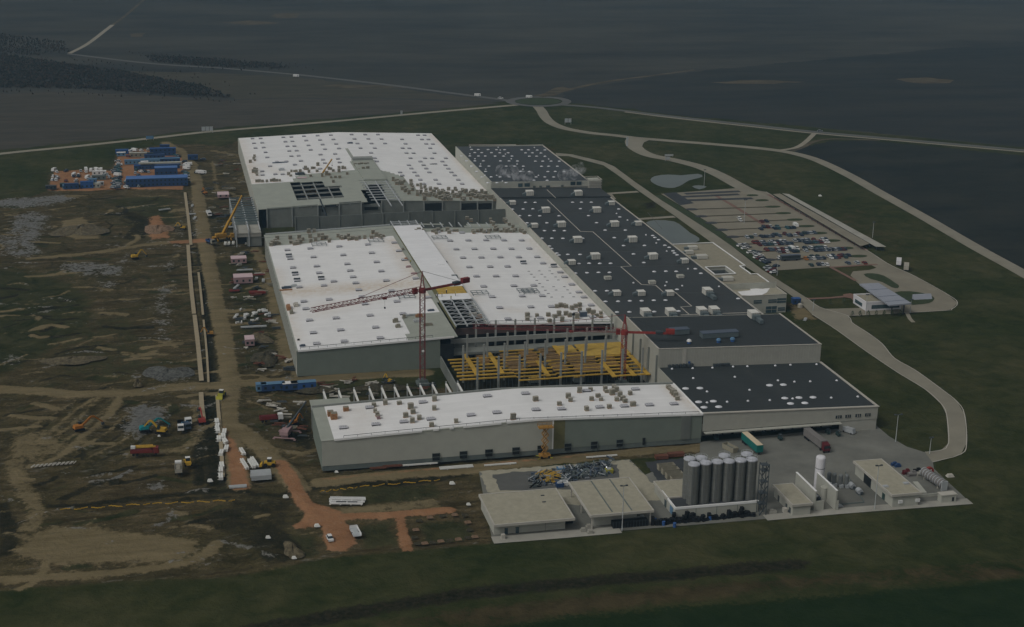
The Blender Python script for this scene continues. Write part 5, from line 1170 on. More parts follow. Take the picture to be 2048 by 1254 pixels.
# access tower beside silos
p = G(1522, 1028); st_ = thing('access_tower', p, 'dark open steel ladder tower beside the rightmost silo', 'steel tower')
fr = MB()
for x in (-1.2, 1.2):
    for y in (-1.2, 1.2): fr.bar((x, y, 0), (x, y, 18.5), .2)
fr.build('frame', 'steel_dark', st_)
pl = MB()
for z in (4, 8, 12, 16, 18): pl.box(-1.3, 1.3, -1.3, 1.3, z, z+.15)
for k in range(5): z = 3.6*k; pl.bar((-1.1, -1, z), (1.1, -1, z+3.4), .25); pl.bar((1.1, 1, z+.5), (-1.1, 1, z+4), .2)
pl.build('stair', 'steel_dark', st_)
# gravel roof shed behind silos
t, x0, x1, y0, y1 = roof_shed('storage_shed', [(1310, 962), (1378, 957), (1400, 990), (1330, 995)], 4.2, 'low tan roofed shed half hidden behind the silos', 'shed', (.3, .3, .3, .3))
MB().box(x0+.2, x0+.29, y0+.5, y0+2.5, 0, 2.6).build('door', 'glass_blue', t, True)
# black crate stacks in front of the plinth
ck = []
for v in range(3):
    o = MB()
    for k in range(3):
        for l in range(R2.randint(1, 3)): o.cb(-1.1+k*1.1+R2.uniform(-.1, .1), R2.uniform(-.3, .3), l*.75, 1.0, 1.3, .7)
    ck.append(mesh_of(o, 'crate_stack', 'black'))
n = 0
for a0, b0 in ((1312, 1050), (1325, 1049), (1338, 1047), (1350, 1046), (1362, 1045), (1375, 1044), (1388, 1043), (1400, 1041), (1412, 1041), (1425, 1039), (1440, 1038), (1452, 1036), (1464, 1035), (1476, 1034), (1488, 1033), (1500, 1032), (1330, 1043), (1355, 1040), (1380, 1038), (1470, 1030), (1490, 1028)):
    p = G(a0, b0); o = link(bpy.data.objects.new('crate_stack', ck[n % 3])); o.location = p; o.rotation_euler.z = R2.uniform(-.3, .3)
    o.scale = (1.1, 1, R2.uniform(.8, 1.4)); tag(o, 'black stack of plastic crates heaped in front of the white silo plinth', 'crate stack', 'black crate stacks before the silos'); n += 1
for i, (a, b) in enumerate(((1327, 1051), (1349, 1054), (1420, 1040), (1310, 1045))):
    p = G(a, b); tag(MB().cyl((0, 0, 0), (0, 0, 1.5), .55).build('barrel', 'blue'), f'bright blue barrel among the black crates, {("second", "third", "fourth", "first")[i]} from the left', 'barrel').location = p
p = G(1545, 1026); tag(MB().cb(0, 0, 0, 2.6, 1.4, .9).cb(-.4, 0, .9, 1.4, 1.0, .5).build('concrete_block_stack', 'concrete'), 'pale blocks at the foot of the ladder tower', 'block stack').location = p
# plant compound
t, x0, x1, y0, y1 = roof_shed('plant_shed', [(1549, 969), (1588, 966), (1622, 1006), (1583, 1010)], 4.4, 'small tan roofed plant shed beside the tall pale screen wall', 'shed', (.4, .4, .4, .4))
o = MB()
for k in (.12, .3, .7): o.box(x0+.33, x0+.39, y0+(y1-y0)*k, y0+(y1-y0)*k+1.3, 0, 2.2)
o.build('door', 'steel_dark', t, True); MB().box(x0-1.6, x0-.2, y0+3, y0+4.5, 0, 1.6).build('roller_box', 'kerb', t, True)
for lab, ft, fb, bk in (('left', (1628.5, 983), (1629, 1022), (1590, 945)), ('right', (1671, 982), (1671, 1021), (1632, 942))):
    b_ = G(*fb); zt = 7.6
    for _ in range(30):
        zt += (G(ft[0], ft[1], zt)[1]-b_[1])*.3*(CAMH-zt)/500
    k = G(bk[0], bk[1], zt); sw = thing('screen_wall', b_, f'tall pale concrete screen wall, {lab} of the pair by the white tank', 'concrete wall')
    MB().box(-.25, .25, 0, k[1]-b_[1], 0, zt).build('wall', 'wall_pale', sw); MB().box(-.35, .35, -.05, k[1]-b_[1]+.1, zt, zt+.15).build('coping', 'trim_white', sw)
    MB().box(.3, 3.2 if lab == 'left' else .9, -.1, .2, 0, 3.6).build('return_wall', 'wall_pale', sw)
    if lab == 'left': swl = (b_, k, zt)
b_ = swl[0]; ac = thing('cooling_unit', (b_[0]+2.2, b_[1]+7, 0), 'dark bank of cooling fans between the two tall screen walls', 'cooling unit')
MB().box(-1.5, 1.2, -4, 9, 0, 3.4).build('casing', 'steel_dark', ac); q = MB()
for y in range(-3, 9, 2): q.cyl((-.1, y, 3.4), (-.1, y, 3.8), .75, n=12)
q.build('fan', 'silver', ac)
MB().cyl((4.2, 0, 0), (4.2, 0, 5.2), 1.3, n=18).build('pressure_vessel', 'wall_pale', ac)
p = G(1646, 990); tk = thing('gas_tank', (p[0], p[1]+4, 0), 'tall white vertical gas tank rising above the screen walls', 'tank')
MB().lathe([(1.7, 1.0), (1.7, 12.4), (1.4, 12.9), (.5, 13.1), (.01, 13.1)], 24).build('vessel', 'tank_white', tk); q = MB()
for a in range(4): t_ = math.pi/4+a*math.pi/2; q.bar((1.4*math.cos(t_), 1.4*math.sin(t_), 0), (1.4*math.cos(t_), 1.4*math.sin(t_), 1.6), .25)
q.build('leg', 'kerb', tk); MB().lathe([(1.72, 8.5), (1.75, 8.6), (1.75, 8.75), (1.72, 8.8)], 24).build('band', 'cyl_grey', tk)
for i, (a, b) in enumerate(((1657, 970), (1667, 972), (1680, 974), (1692, 974))):
    p = G(a, b); v = thing('pressure_cylinder', p, f'dark upright pressure cylinder in the plant compound, {ordw(i+1)} from the left', 'tank')
    MB().lathe([(.8, .6), (.8, 4.4), (.5, 4.9), (.01, 5)], 16).build('vessel', 'cyl_grey', v); MB().cb(0, -.9, 0, 1.3, .9, 1.2).cb(.2, -1.3, .2, .7, .6, 1.3).build('valve_block', 'silver', v)
for i, (a, b) in enumerate(((1703, 977), (1718, 988))):
    p = G(a, b); v = thing('compressor', p, f'squat silver compressor in the plant compound, {("nearer the cylinders", "nearer the fence")[i]}', 'compressor')
    MB().cyl((0, -1.1, 1.2), (0, 1.1, 1.2), 1.0, n=14).build('drum', 'silver', v); MB().cb(0, 0, 0, 1.4, 2.2, .5).cb(.3, -1.2, .4, .8, .5, .9).build('base_frame', 'steel_dark', v)
sp = MB(); P0, P1, P2 = G(1662, 1012), G(1728, 1006), G(1700, 975)
sp.bar((*P0[:2], .3), (*P1[:2], .3), .15, .5).bar((*P1[:2], .3), (*G(1690, 945)[:2], .3), .15, .5); tag(sp.build('compound_kerb', 'plinth'), 'low dark kerb round the plant compound slab', 'kerb')
p = G(1679, 1013); tag(MB().hexa([(-1.5, -.6, 0), (1.5, -.6, 0), (1.5, .6, 0), (-1.5, .6, 0)], [(-1.2, -.5, .5), (.2, -.5, .9), (.2, .5, .9), (-1.2, .5, .5)]).build('metal_ramp', 'silver'), 'small metal ramp at the foot of the right screen wall', 'ramp').location = p
t, x0, x1, y0, y1 = roof_shed('pump_house', [(1709, 922), (1766, 917), (1838, 984), (1784, 991)], 5.0, 'long tan roofed pump house in the right front corner of the yard', 'shed', (.7, .5, .5, .5), wallm='wall_pale')
MB().box(x0+.6, x0+.69, y1-13, y1-7.5, 0, 3.8).build('garage_opening', 'dark_hole', t, True); MB().box(x0+.6, x0+.69, y0+6, y0+8, 0, 2.4).build('door', 'dkgreen', t, True)
for k, (a, b) in enumerate(((1789, 997), (1822, 993))):
    q = G(a, b+8, 0); MB().cb(q[0], y0+.2, 1.5, 1.5, .5, 1.1).build('condenser', 'white', t, True)
for a, b in ((1812, 967), (1771, 973)): p = G(a, b, 5); MB().cb(p[0], p[1], 4.95, 1.8, 1.4, .4).build('roof_hatch', 'silver', t, True)
p = G(1795, 1006); tag(MB().cb(0, 0, 0, 1.8, 1.0, .9).build('dark_box', 'black'), 'small dark box against the front of the pump house', 'box').location = p
MBx = MB(); a0, a1, a2 = G(1830, 968), G(1848, 990), G(1870, 988)
MBx.bar((*a0[:2], .5), (*a1[:2], .5), 1.8, 1.0); tag(MBx.build('concrete_ramp', 'wall_pale'), 'pale concrete ramp behind the pump house', 'ramp')
MBx = MB(); MBx.bar((*G(1832, 996)[:2], .6), (*G(1876, 992)[:2], .6), .3, 1.2); tag(MBx.build('low_wall', 'wall_pale'), 'low pale wall from the pump house to the small white kiosk', 'wall')
p = G(1866, 968); ht = thing('horizontal_tank', p, 'ribbed brown and silver horizontal tank behind the pump house', 'tank', rz=.12)
q = MB(); q.cyl((0, -6, 2.3), (0, 6, 2.3), 1.6, n=18); q.build('vessel', 'trailer_grey', ht); q = MB()
for y in np.linspace(-5.8, 5.8, 9): q.cyl((0, y-.12, 2.3), (0, y+.12, 2.3), 1.72, n=18)
q.build('rib', 'silver', ht); MB().cb(0, -4, 0, 2.2, .6, 1.2).cb(0, 4, 0, 2.2, .6, 1.2).build('cradle', 'concrete', ht); MB().cb(0, -6.3, .2, 2.4, .4, 3.4).build('end_plate', 'galv', ht)
p = G(1893, 1002); ks = thing('kiosk', p, 'small white kiosk at the right front tip of the yard', 'kiosk'); MB().box(-2.8, 2.8, -1.3, 1.3, 0, 2.7).build('wall', 'wall_pale', ks); MB().box(-3, 3, -1.5, 1.5, 2.7, 3).build('roof', 'kerb', ks); MB().box(1.2, 2, -1.36, -1.31, .4, 1.9).build('window', 'dark_hole', ks)
p = G(1858, 950); rd = thing('red_drum_sign', p, 'bright red round drum on a short post at the yard entrance', 'drum'); MB().cyl((0, -.5, 1.7), (0, .5, 1.7), 1.5, n=16).build('disc', 'crane_bright', rd); MB().cb(0, 0, 0, .5, .5, .4).build('post', 'steel_dark', rd)
MB().box(.1, .5, -.56, -.5, 1.2, 2.4).build('white_mark', 'white', rd)
for i, (a, b, m, s) in enumerate(((1812, 948, 'maroon', 2.0), (1824, 952, 'trailer_grey', 2.6), (1834, 946, 'black', 2.2), (1838, 952, 'concrete', 1.6))):
    p = G(a, b); o = MB().cyl((-s*.6, 0, .9), (s*.6, 0, .9), .8, n=12).cb(0, 0, 0, s*1.5, 1.4, .4).cb(s*.2, 0, 1.5, s*.5, .9, .5).build('stored_machine', m); tag(o, ('maroon', 'brown', 'black', 'pale')[i]+' machine stored behind the pump house', 'machine').location = p
p = G(1900, 953); tag(MB().taper(-1.4, 1.4, -.9, .9, 0, 1, .5, .6, .3, .4).build('white_boulder', 'kerb'), 'white lump lying on the grass beside the red drum', 'boulder').location = p
for i, (a, b) in enumerate(((1788, 931), (1795, 934))):
    p = G(a, b); tag(MB().cb(0, 0, 0, 2.2, 1.2, 1.0).cb(.2, 0, 1.0, 1.2, 1.0, .4).build('tool_trolley', 'blue_deep'), f'dark blue trolley behind the pump house, {("left", "right")[i]} of two', 'trolley').location = p
# light masts
mp_ = thing('light_mast', (0, 0, 0), 'x', 'light mast'); MB().cyl((0, 0, 0), (0, 0, 1), .16, .16).build('pole', 'steel_dark', mp_)
KIDS[mp_] = []; COL.objects.unlink(bpy.data.objects['pole']) if 'pole' in bpy.data.objects else None
bpy.data.objects.remove(mp_)
def mast(px, py, top, label, w=2.4, arm=1):
    b = G(px, py); h = at_y(px, top, b[1])[2]; t = thing('light_mast', b, label, 'light mast', 'lighting masts')
    MB().cyl((0, 0, 0), (0, 0, h), .17, .10, n=8).build('pole', 'galv' if arm == 1 else 'steel_dark', t)
    MB().box(-w/2, w/2, -.15, .15, h-.1, h+.1).build('crossarm', 'steel_dark', t)
    for x in (-w/2+.3, w/2-.3): MB().cb(x, -.2, h+.05, .7, .5, .35).build('floodlight', 'steel_dark', t)
mast(1244, 1062, 972, 'light mast standing in front of the open canopy'); mast(1749, 1019, 932, 'light mast in front of the pump house'); mast(1791, 884, 830, 'light mast on the lawn right of the dock hall', 3.2); mast(1859, 908, 876, 'short light mast on the bend of the road by the red drum', 1.6)
mast(1488, 447, 400, 'light mast in the middle of the empty parking rows', 2); mast(1408, 372, 340, 'light mast on the lawn between pond and parking', 1.5); mast(1731, 629, 590, 'light mast on the road left of the gatehouse canopy', 1.5); mast(1820, 626, 600, 'light mast on the road right of the gatehouse canopy', 1.5); mast(1745, 475, 445, 'light mast behind the long shelter roofs', 1.5); mast(1554, 551, 520, 'light mast at the left front corner of the parking', 1.5); mast(1626, 622, 600, 'light mast by the office annex path', 1.5)
# gatehouse, canopy, long shelters
gz = 4.0; x0, x1, y0, y1 = box_px([(1710, 590), (1760, 588), (1778, 605), (1728, 606)], gz); gh = thing('gatehouse', (x0, y0, 0), 'white flat roofed gatehouse tucked under the blue grey canopy', 'gatehouse')
x1 += 6
MB().box(x0, x1, y0, y1, 0, gz).build('wall', 'tank_white', gh, True); MB().box(x0+.4, x1-.4, y0+.4, y1-.4, gz, gz+.1).build('roof', 'gravel_roof', gh, True)
f = MB(); f.box(x0-.1, x1+.1, y0-.1, y0+.35, gz-.1, gz+.7).box(x0-.1, x1+.1, y1-.35, y1+.1, gz-.1, gz+.7).box(x0-.1, x0+.35, y0+.36, y1-.36, gz-.1, gz+.7); f.build('roof_edge', 'tank_white', gh, True)
MB().box(x0-.06, x0-.01, y0+4, y1-2, 1, 2.8).build('window', 'glass_blue', gh, True); MB().box(x0+3, x1-1, y0-.06, y0-.01, .9, 2.9).build('window', 'glass_blue', gh, True)
cz = 6.2; C4 = GN([(1719, 567.5), (1757, 565.5), (1823, 606), (1779, 610)], cz); cn = thing('gate_canopy', (C4[0][0], C4[3][1], 0), 'large blue grey canopy roof over the gate lanes', 'canopy')
MB().prism([c[:2] for c in (C4[3], C4[2], C4[1], C4[0])], cz-.7, cz).build('roof', 'canopy_blue', cn, True); q = MB()
for k in (.3, .62, .85):
    a = Vector(C4[0]).lerp(Vector(C4[3]), k); b = Vector(C4[1]).lerp(Vector(C4[2]), k); q.bar((a.x, a.y, cz+.03), (b.x, b.y, cz+.03), .3, .08)
q.build('roof_joint', 'slate', cn, True)
for k in (.1, .5, .92):
    for u in (.25, .8):
        a = Vector(C4[0]).lerp(Vector(C4[3]), k).lerp(Vector(C4[1]).lerp(Vector(C4[2]), k), u); MB().box(a.x-.25, a.x+.25, a.y-.25, a.y+.25, 0, cz-.7).build('post', 'steel_dark', cn, True)
p = G(1846, 589, 2.5); gs = thing('ground_sign', (p[0], p[1], 0), 'pale slanted panel on the oval lawn by the gate canopy', 'sign'); MB().hexa([(-5, -1, 0), (5, -1, 0), (5, 1.5, 0), (-5, 1.5, 0)], [(-5, 1, 2.4), (5, 1, 2.4), (5, 1.5, 2.4), (-5, 1.5, 2.4)]).build('panel', 'canopy_blue', gs)
for lab, pl, m in (('inner', [(1546, 388), (1560, 387), (1739, 487), (1722, 492)], 'lot'), ('outer', [(1565, 386.5), (1578, 388), (1772, 493), (1752, 493)], 'concrete')):
    z = 2.6; P4 = GN(pl, z); ls = thing('long_shelter', (P4[0][0], P4[0][1], 0), f'very long narrow pale shelter roof beside the parking, {lab} one of two', 'shelter')
    MB().prism([q_[:2] for q_ in (P4[3], P4[2], P4[1], P4[0])], z-.25, z).build('roof', m, ls, True); q = MB()
    for k in np.linspace(.01, .99, 16):
        for u in (.15, .85):
            a = Vector(P4[0]).lerp(Vector(P4[3]), k).lerp(Vector(P4[1]).lerp(Vector(P4[2]), k), u); q.box(a.x-.12, a.x+.12, a.y-.12, a.y+.12, 0, z-.25)
    q.build('posts', 'steel_dark', ls, True)
# rooftop units on the dark halls
def rtu(sx, sy, h, duct, small=False):
    t = thing('air_handling_unit', (0, 0, 0), 'x', 'roof unit', 'white units on the dark roof')
    MB().box(-sx/2, sx/2, -sy/2, sy/2, .3, h).build('casing', 'rtu', t)
    MB().box(-sx/2-.1, sx/2+.1, -sy/2-.1, sy/2+.1, h, h+.12).build('lid', 'wall_pale' if small else 'gravel_roof' if False else 'rtu_lid', t)
    q = MB()
    for k in (-1, 0, 1): q.box(k*sx/3.2-.05, k*sx/3.2+.05, -sy/2-.03, -sy/2-.005, .4, h)
    q.build('panel_joint', 'plinth', t)
    MB().box(-sx/2+.2, sx/2-.2, -sy/2+.2, sy/2-.2, 0, .3).build('plinth', 'steel_dark', t)
    if duct == 1: MB().hexa([(-sx/2-2.2, -.9, .3), (-sx/2-.02, -.9, .3), (-sx/2-.02, .9, .3), (-sx/2-2.2, .9, .3)], [(-sx/2-2.2, -.9, 1.3), (-sx/2-.02, -.9, 2.2), (-sx/2-.02, .9, 2.2), (-sx/2-2.2, .9, 1.3)]).build('intake_hood', 'duct', t)
    if duct == 2:
        q = MB().box(-sx/2+.3, sx/2-.3, -sy/2-2.8, -sy/2-.05, .4, h*.8)
        q.box(-.8, .9, -sy/2-7.5, -sy/2-2.8, .3, 1.9); q.build('duct', 'duct', t)
    return t
KR = {1: Kind(rtu(4.3, 4.0, 2.9, 1)), 2: Kind(rtu(3.6, 5.0, 2.9, 2)), 3: Kind(rtu(3.2, 2.6, 1.5, 0, True)), 4: Kind(rtu(3.4, 3.4, 2.2, 1))}
RU = [(200, 57, 1, ZS), (530, 57, 1, ZS), (85, 120, 4, ZR), (755, 122, 4, ZR), (310, 173, 1, ZR), (655, 171, 1, ZR), (233, 275, 4, ZR), (415, 270, 1, ZR), (775, 267, 1, ZR), (935, 260, 4, ZR), (525, 375, 1, ZR), (897, 372, 1, ZR), (645, 488, 1, ZR), (1035, 488, 1, ZR), (485, 525, 4, ZR), (1250, 515, 4, ZR), (730, 628, 3, ZR), (1222, 617, 3, ZR), (1030, 657, 3, ZR), (790, 735, 4, ZR), (955, 735, 4, ZR), (1150, 735, 4, ZR), (1405, 728, 2, ZR), (985, 872, 2, ZR), (1155, 870, 2, ZR), (1365, 862, 2, ZR), (1450, 858, 2, ZR), (1715, 885, 2, ZU)]
RW = []
for a, b, k, zf in RU:
    a, b = 1000+a/3.39, 370+(b+14)/3.39; p = on(a, b, zf); RW.append((p[1], p[0], p[2], k))
RW.sort()
for i, (y, x, z, k) in enumerate(RW):
    side = 'left half' if x < 222 else 'right half'
    KR[k].put((x, y, z), 0, f'cream {("large ducted", "boxy", "flat")[0 if k == 2 else 2 if k == 3 else 1]} air unit on the dark roof {side}, {ordw(i+1)} counting back')
for i, (a, b, sx, sy) in enumerate(((1358, 662, 8, 3.5), (1438, 668, 16, 3.8))):
    p = on(a, b+6, ZU); t = thing('ventilation_duct', p, f'blue grey {("short", "long")[i]} duct box near the front edge of the raised dark roof', 'duct')
    MB().box(-sx/2, sx/2, -sy/2, sy/2, .3, 2.4).build('casing', 'duct', t); MB().box(-sx/2-.1, sx/2+.1, -sy/2-.1, sy/2+.1, 2.4, 2.55).build('lid', 'slate', t); MB().box(-sx/2+.3, sx/2-.3, -sy/2+.4, sy/2-.4, 0, .3).build('plinth', 'steel_dark', t)
for i, (a, b) in enumerate(((1330, 645), (1370, 643), (1405, 641))):
    p = on(a+2, b, ZR); t = thing('ventilation_duct', (p[0], p[1]-2, p[2]), f'flat dark duct between the ducted air units, {ordw(i+1)} from the left', 'duct'); MB().box(-4.2, 4.2, -1.6, 1.6, .2, 1.7).build('casing', 'duct', t); MB().cyl((-4.2, 0, .9), (-5.6, -1.5, .6), .8, n=10).build('elbow', 'duct', t)
for i, (a, b) in enumerate(((1378, 687), (1437, 685), (1465, 683))):
    p = on(a, b, ZU); t = thing('roof_cowl', p, f'blue roof cowl with a white hood, {ordw(i+1)} from the left on the raised dark roof', 'cowl'); MB().cyl((0, 0, 0), (0, 0, 1.0), .8, n=12).build('base', 'blue', t); MB().lathe([(1.1, 1.0), (.9, 1.6), (.3, 1.9), (.01, 1.95)], 12).build('hood', 'blue_soft' if i else 'white', t)
for i, (a, b, s) in enumerate(((1385, 498, 1), (1403, 516, 1.2), (1378, 507, .9), (1455, 560, 1.1))):
    p = G(a, b, Z1+.3); t = thing('roof_unit', (p[0], p[1], Z1), f'white ventilation unit on the tan gravel annex roof, {ordw(i+1)} of four', 'roof unit'); MB().box(-2.4*s, 2.4*s, -1.5*s, 1.5*s, .3, 2.0).build('casing', 'rtu', t); MB().box(-4.6*s, -2.42*s, -1, 1, .3, 1.5).build('duct', 'duct', t); MB().box(-2.2*s, 2.2*s, -1.3*s, 1.3*s, 0, .3).build('plinth', 'steel_dark', t)
for o, l in zip([o for o in COL.objects if o.name.startswith('roof_unit')], ('white unit at the back of the tan gravel annex roof', 'longest white unit near the centre of the tan annex roof', 'small white unit beside the dark roof edge on the tan annex', 'white unit in front of the annex light well')): o['label'] = l
# steam
def steam(pts, z0, rad, label, name='steam'):
    mb = MB(); rr = random.Random(len(label))
    for (a, b) in pts:
        p = G(a, b, z0)
        for k in range(4):
            r = rad*rr.uniform(.6, 1.1); c = (p[0]+rr.uniform(-2, 2), p[1]+rr.uniform(-2, 2), z0+rr.uniform(0, 3)); n = 8
            mb.lathe([(r*math.sin(math.pi*j/6)+.02, c[2]-r*math.cos(math.pi*j/6)) for j in range(7)], n, c[:2])
    m = bpy.data.materials.new('steam_air'); m.use_nodes = True; t = m.node_tree; t.nodes.remove(t.nodes['Principled BSDF'])
    v = t.nodes.new('ShaderNodeVolumePrincipled'); v.inputs['Color'].default_value = (.9, .9, .92, 1); tc = t.nodes.new('ShaderNodeTexCoord'); nz = t.nodes.new('ShaderNodeTexNoise'); nz.inputs['Scale'].default_value = .3; nz.inputs['Detail'].default_value = 4; t.links.new(tc.outputs['Object'], nz.inputs[0])
    mr = t.nodes.new('ShaderNodeMapRange'); mr.inputs[1].default_value = .46; mr.inputs[2].default_value = .72; mr.inputs[4].default_value = .20; t.links.new(nz.outputs[0], mr.inputs[0]); t.links.new(mr.outputs[0], v.inputs['Density'])
    t.links.new(v.outputs[0], t.nodes['Material Output'].inputs['Volume']); o = mb.build(name, m); o['kind'] = 'stuff'; o['label'] = label
steam([(1008, 346), (1022, 349), (1036, 354), (1046, 357), (1056, 361)], 21.5, 3.6, 'white steam drifting left over the far charcoal roof')
steam([(1130, 355), (1142, 352), (1152, 348), (1160, 341)], 21.5, 3.4, 'white steam at the right edge of the far charcoal roof')
# ================================================================ VEHICLES AND SITE OBJECTS
PAINT = {'white': 'white', 'silver': 'silver', 'grey': 'grey', 'dark red': 'maroon', 'red': 'red', 'dark green': 'dkgreen', 'black': 'navy', 'teal': 'carteal', 'blue grey': 'slate', 'orange': 'orange', 'blue': 'blue'}
CARM = {}
def car_mesh(col, van=False):
    k = (col, van)
    if k in CARM: return CARM[k]
    mb = MB(); L_, W_, H_ = (5.2, 2.0, 1.9) if van else (4.4, 1.8, .85)
    mb.mat(0).taper(-W_/2, W_/2, -L_/2, L_/2, .28, H_, .06, .06, .1, .1)
    if van:
        mb.mat(1).taper(-W_/2-.01, W_/2+.01, -L_/2+.4, -L_/2+1.5, 1.15, 1.7, .05, .05, .25, .1); mb.mat(0).box(-W_/2+.15, W_/2-.15, -L_/2+1, L_/2-.2, H_, H_+.15)
    else:
        mb.mat(1).taper(-W_/2+.08, W_/2-.08, -1.15, 1.85, H_, 1.38, .16, .16, .65, .45); mb.mat(0).taper(-W_/2+.18, W_/2-.18, -.6, 1.5, 1.36, 1.46, .04, .04, .08, .08)
    mb.mat(2)
    for y in (-L_*.31, L_*.31):
        for s in (-1, 1): mb.cyl((s*(W_/2-.2), y, .32), (s*(W_/2+.01), y, .32), .32, n=8)
    CARM[k] = mesh_of(mb, 'parked_car', [PAINT[col], 'glass', 'rubber']); return CARM[k]
def cars(lst, where, side, group, rz=0, conv=lambda p: p, jit=.08, tidy=False):
    its = sorted([(*conv((a, b)), c, v) for a, b, c, v in [(*x, False)[:4] for x in lst]])
    if tidy and len(its) > 9:                       # cars stand nose to nose in two straight files
        r_ = [b+.044*(a-its[0][0]) for a, b, c, v in its]; md = sorted(r_)[len(r_)//2]; lo = [q for q in r_ if q < md]; hi = [q for q in r_ if q >= md]; ml, mh = sum(lo)/len(lo), sum(hi)/len(hi)
        its = [(a, (ml if q < md else mh)-.044*(a-its[0][0]), c, v) for (a, b, c, v), q in zip(its, r_)]
    for i, (a, b, c, v) in enumerate(its):
        p = G(a, b+1.5, 0); o = link(bpy.data.objects.new('parked_van' if v else 'parked_car', car_mesh(c, v)))
        o.location = (p[0], p[1], .16); o.rotation_euler.z = rz+R_.gauss(0, jit)+(math.pi if R_.random() < .5 else 0)
        tag(o, f'{c} {"van" if v else "car"} {where}, {ordw(i+1)} from {side}', 'van' if v else 'car', group)
LZ = lambda p: (1460+p[0]/10.24, 430+p[1]/10.24); LZ1 = lambda p: (1300+p[0]/3.135, 360+p[1]/3.135)
D = {'w': 'white', 's': 'silver', 'g': 'grey', 'm': 'dark red', 'r': 'red', 'n': 'dark green', 'k': 'black', 't': 'teal', 'b': 'blue grey', 'o': 'orange'}
def parse(s): return [(int(a), int(b), D[c[0]], len(c) > 1) for a, b, c in (q.split(',') for q in s.split())]
PG = 'cars in the paved car park'
cars(parse('190,75,w 210,110,w 650,135,m 745,130,k'), 'in the sixth row of the car park', 'left', PG, 0, LZ, .05, True)
cars(parse('630,290,k 690,230,k 770,275,m 825,210,s 910,270,k 965,235,t 985,285,t 1170,260,t 1235,262,k 1300,258,k 1345,235,wv'), 'in the fifth row of the car park', 'left', PG, 0, LZ, .05, True)
cars(parse('345,460,s 425,455,n 515,390,s 650,445,k 725,440,k 800,440,g 860,440,k 910,370,k 950,430,t 1010,430,b 1125,420,m 1190,420,b 1235,420,k 1335,415,s 1400,410,m 1460,410,k 1510,395,n 1530,340,k 1580,350,b 1625,352,s 1650,390,s 1725,375,b'), 'in the fourth row of the car park', 'left', PG, 0, LZ, .05, True)
cars(parse('490,550,r 560,585,m 600,612,m 640,570,s 690,580,k 705,612,b 745,590,k 790,600,t 830,535,s 880,530,k 850,580,n 900,580,s 920,612,w 965,592,m 1010,505,w 1045,548,s 1110,545,s 980,550,k 1040,592,k 1095,590,g 1150,580,k 1195,580,b 1245,580,k 1320,495,s 1335,538,s 1400,520,k 1440,545,g 1480,545,b 1490,490,s 1560,530,s 1545,582,k 1600,540,b 1600,590,k 1650,560,n 1720,500,r 1735,560,t 1780,572,b 1825,552,m 1880,480,s 1900,522,s 1960,530,k 1915,560,w 1990,552,w 1865,582,m'), 'in the crowded third row of the car park', 'left', PG, 0, LZ, .05, True)
cars(parse('745,720,r 820,715,b 870,718,b 920,712,r 980,720,s 1000,762,g 1070,712,m 1080,768,m 1140,710,s 1155,768,w 1190,690,b 1225,695,t 1265,640,wv 1300,690,s 1375,692,w 1290,752,k 1370,752,n 1330,715,k 1530,690,k 1550,760,s 1540,655,n 1640,655,s 1660,690,w 1700,690,n 1740,720,k 1785,722,b 1790,680,t 1830,690,t 1840,742,k 1890,742,b 1870,660,n 1940,650,w 1960,718,s 1990,690,b 2030,690,k 2030,740,s 2075,705,k 2110,690,g 2150,700,s 2190,690,b 2240,705,k 2300,700,m 2340,712,k'), 'in the full second row of the car park', 'left', PG, 0, LZ, .05, True)
cars(parse('1018,872,w 1550,900,o 1625,895,g 1690,870,k 1705,912,w 1680,830,n 1800,830,n 1790,892,b 1850,885,g 1905,895,k 2030,850,s 2065,880,w 2110,850,k 2150,870,b 2210,860,r 2260,850,m 2310,850,k 2360,850,n 2420,845,k'), 'in the first row behind the coach', 'left', PG, 0, LZ, .05, True)
cars(parse('1010,535,n 1055,530,k 1080,530,s 1108,532,w 1240,522,b 1298,520,s 1345,522,r'), 'along the front edge of the car park', 'left', PG, 0, LZ1)
cars(parse('210,630,w 290,618,s 300,682,w 365,662,g 415,770,w 485,755,n 535,800,s 565,835,s 620,840,w 548,868,w 610,893,m 660,900,k 675,935,s 730,960,k 765,980,k 755,1080,s 800,1130,s 840,1160,m 885,1130,m 890,1175,w 945,1050,k'), 'in the slanting line beside the inner road', 'far', PG, math.pi/2+.3, LZ)
p = G(1580, 521); bs = thing('coach', (p[0], p[1], .16), 'long dark coach with a grey roof across the car park row', 'coach'); MB().box(-5.6, 5.6, -1.25, 1.25, .5, 3.0).build('body', 'steel_dark', bs); MB().box(-5.55, 5.55, -1.2, 1.2, 3.0, 3.15).build('roof', 'slate', bs); MB().box(-5.4, 5.4, -1.28, -1.26, 1.6, 2.6).build('window', 'glass', bs); q = MB(); wheels(q, [-3.6, 3.4], 1.15, .5); q.build('wheel', 'rubber', bs)
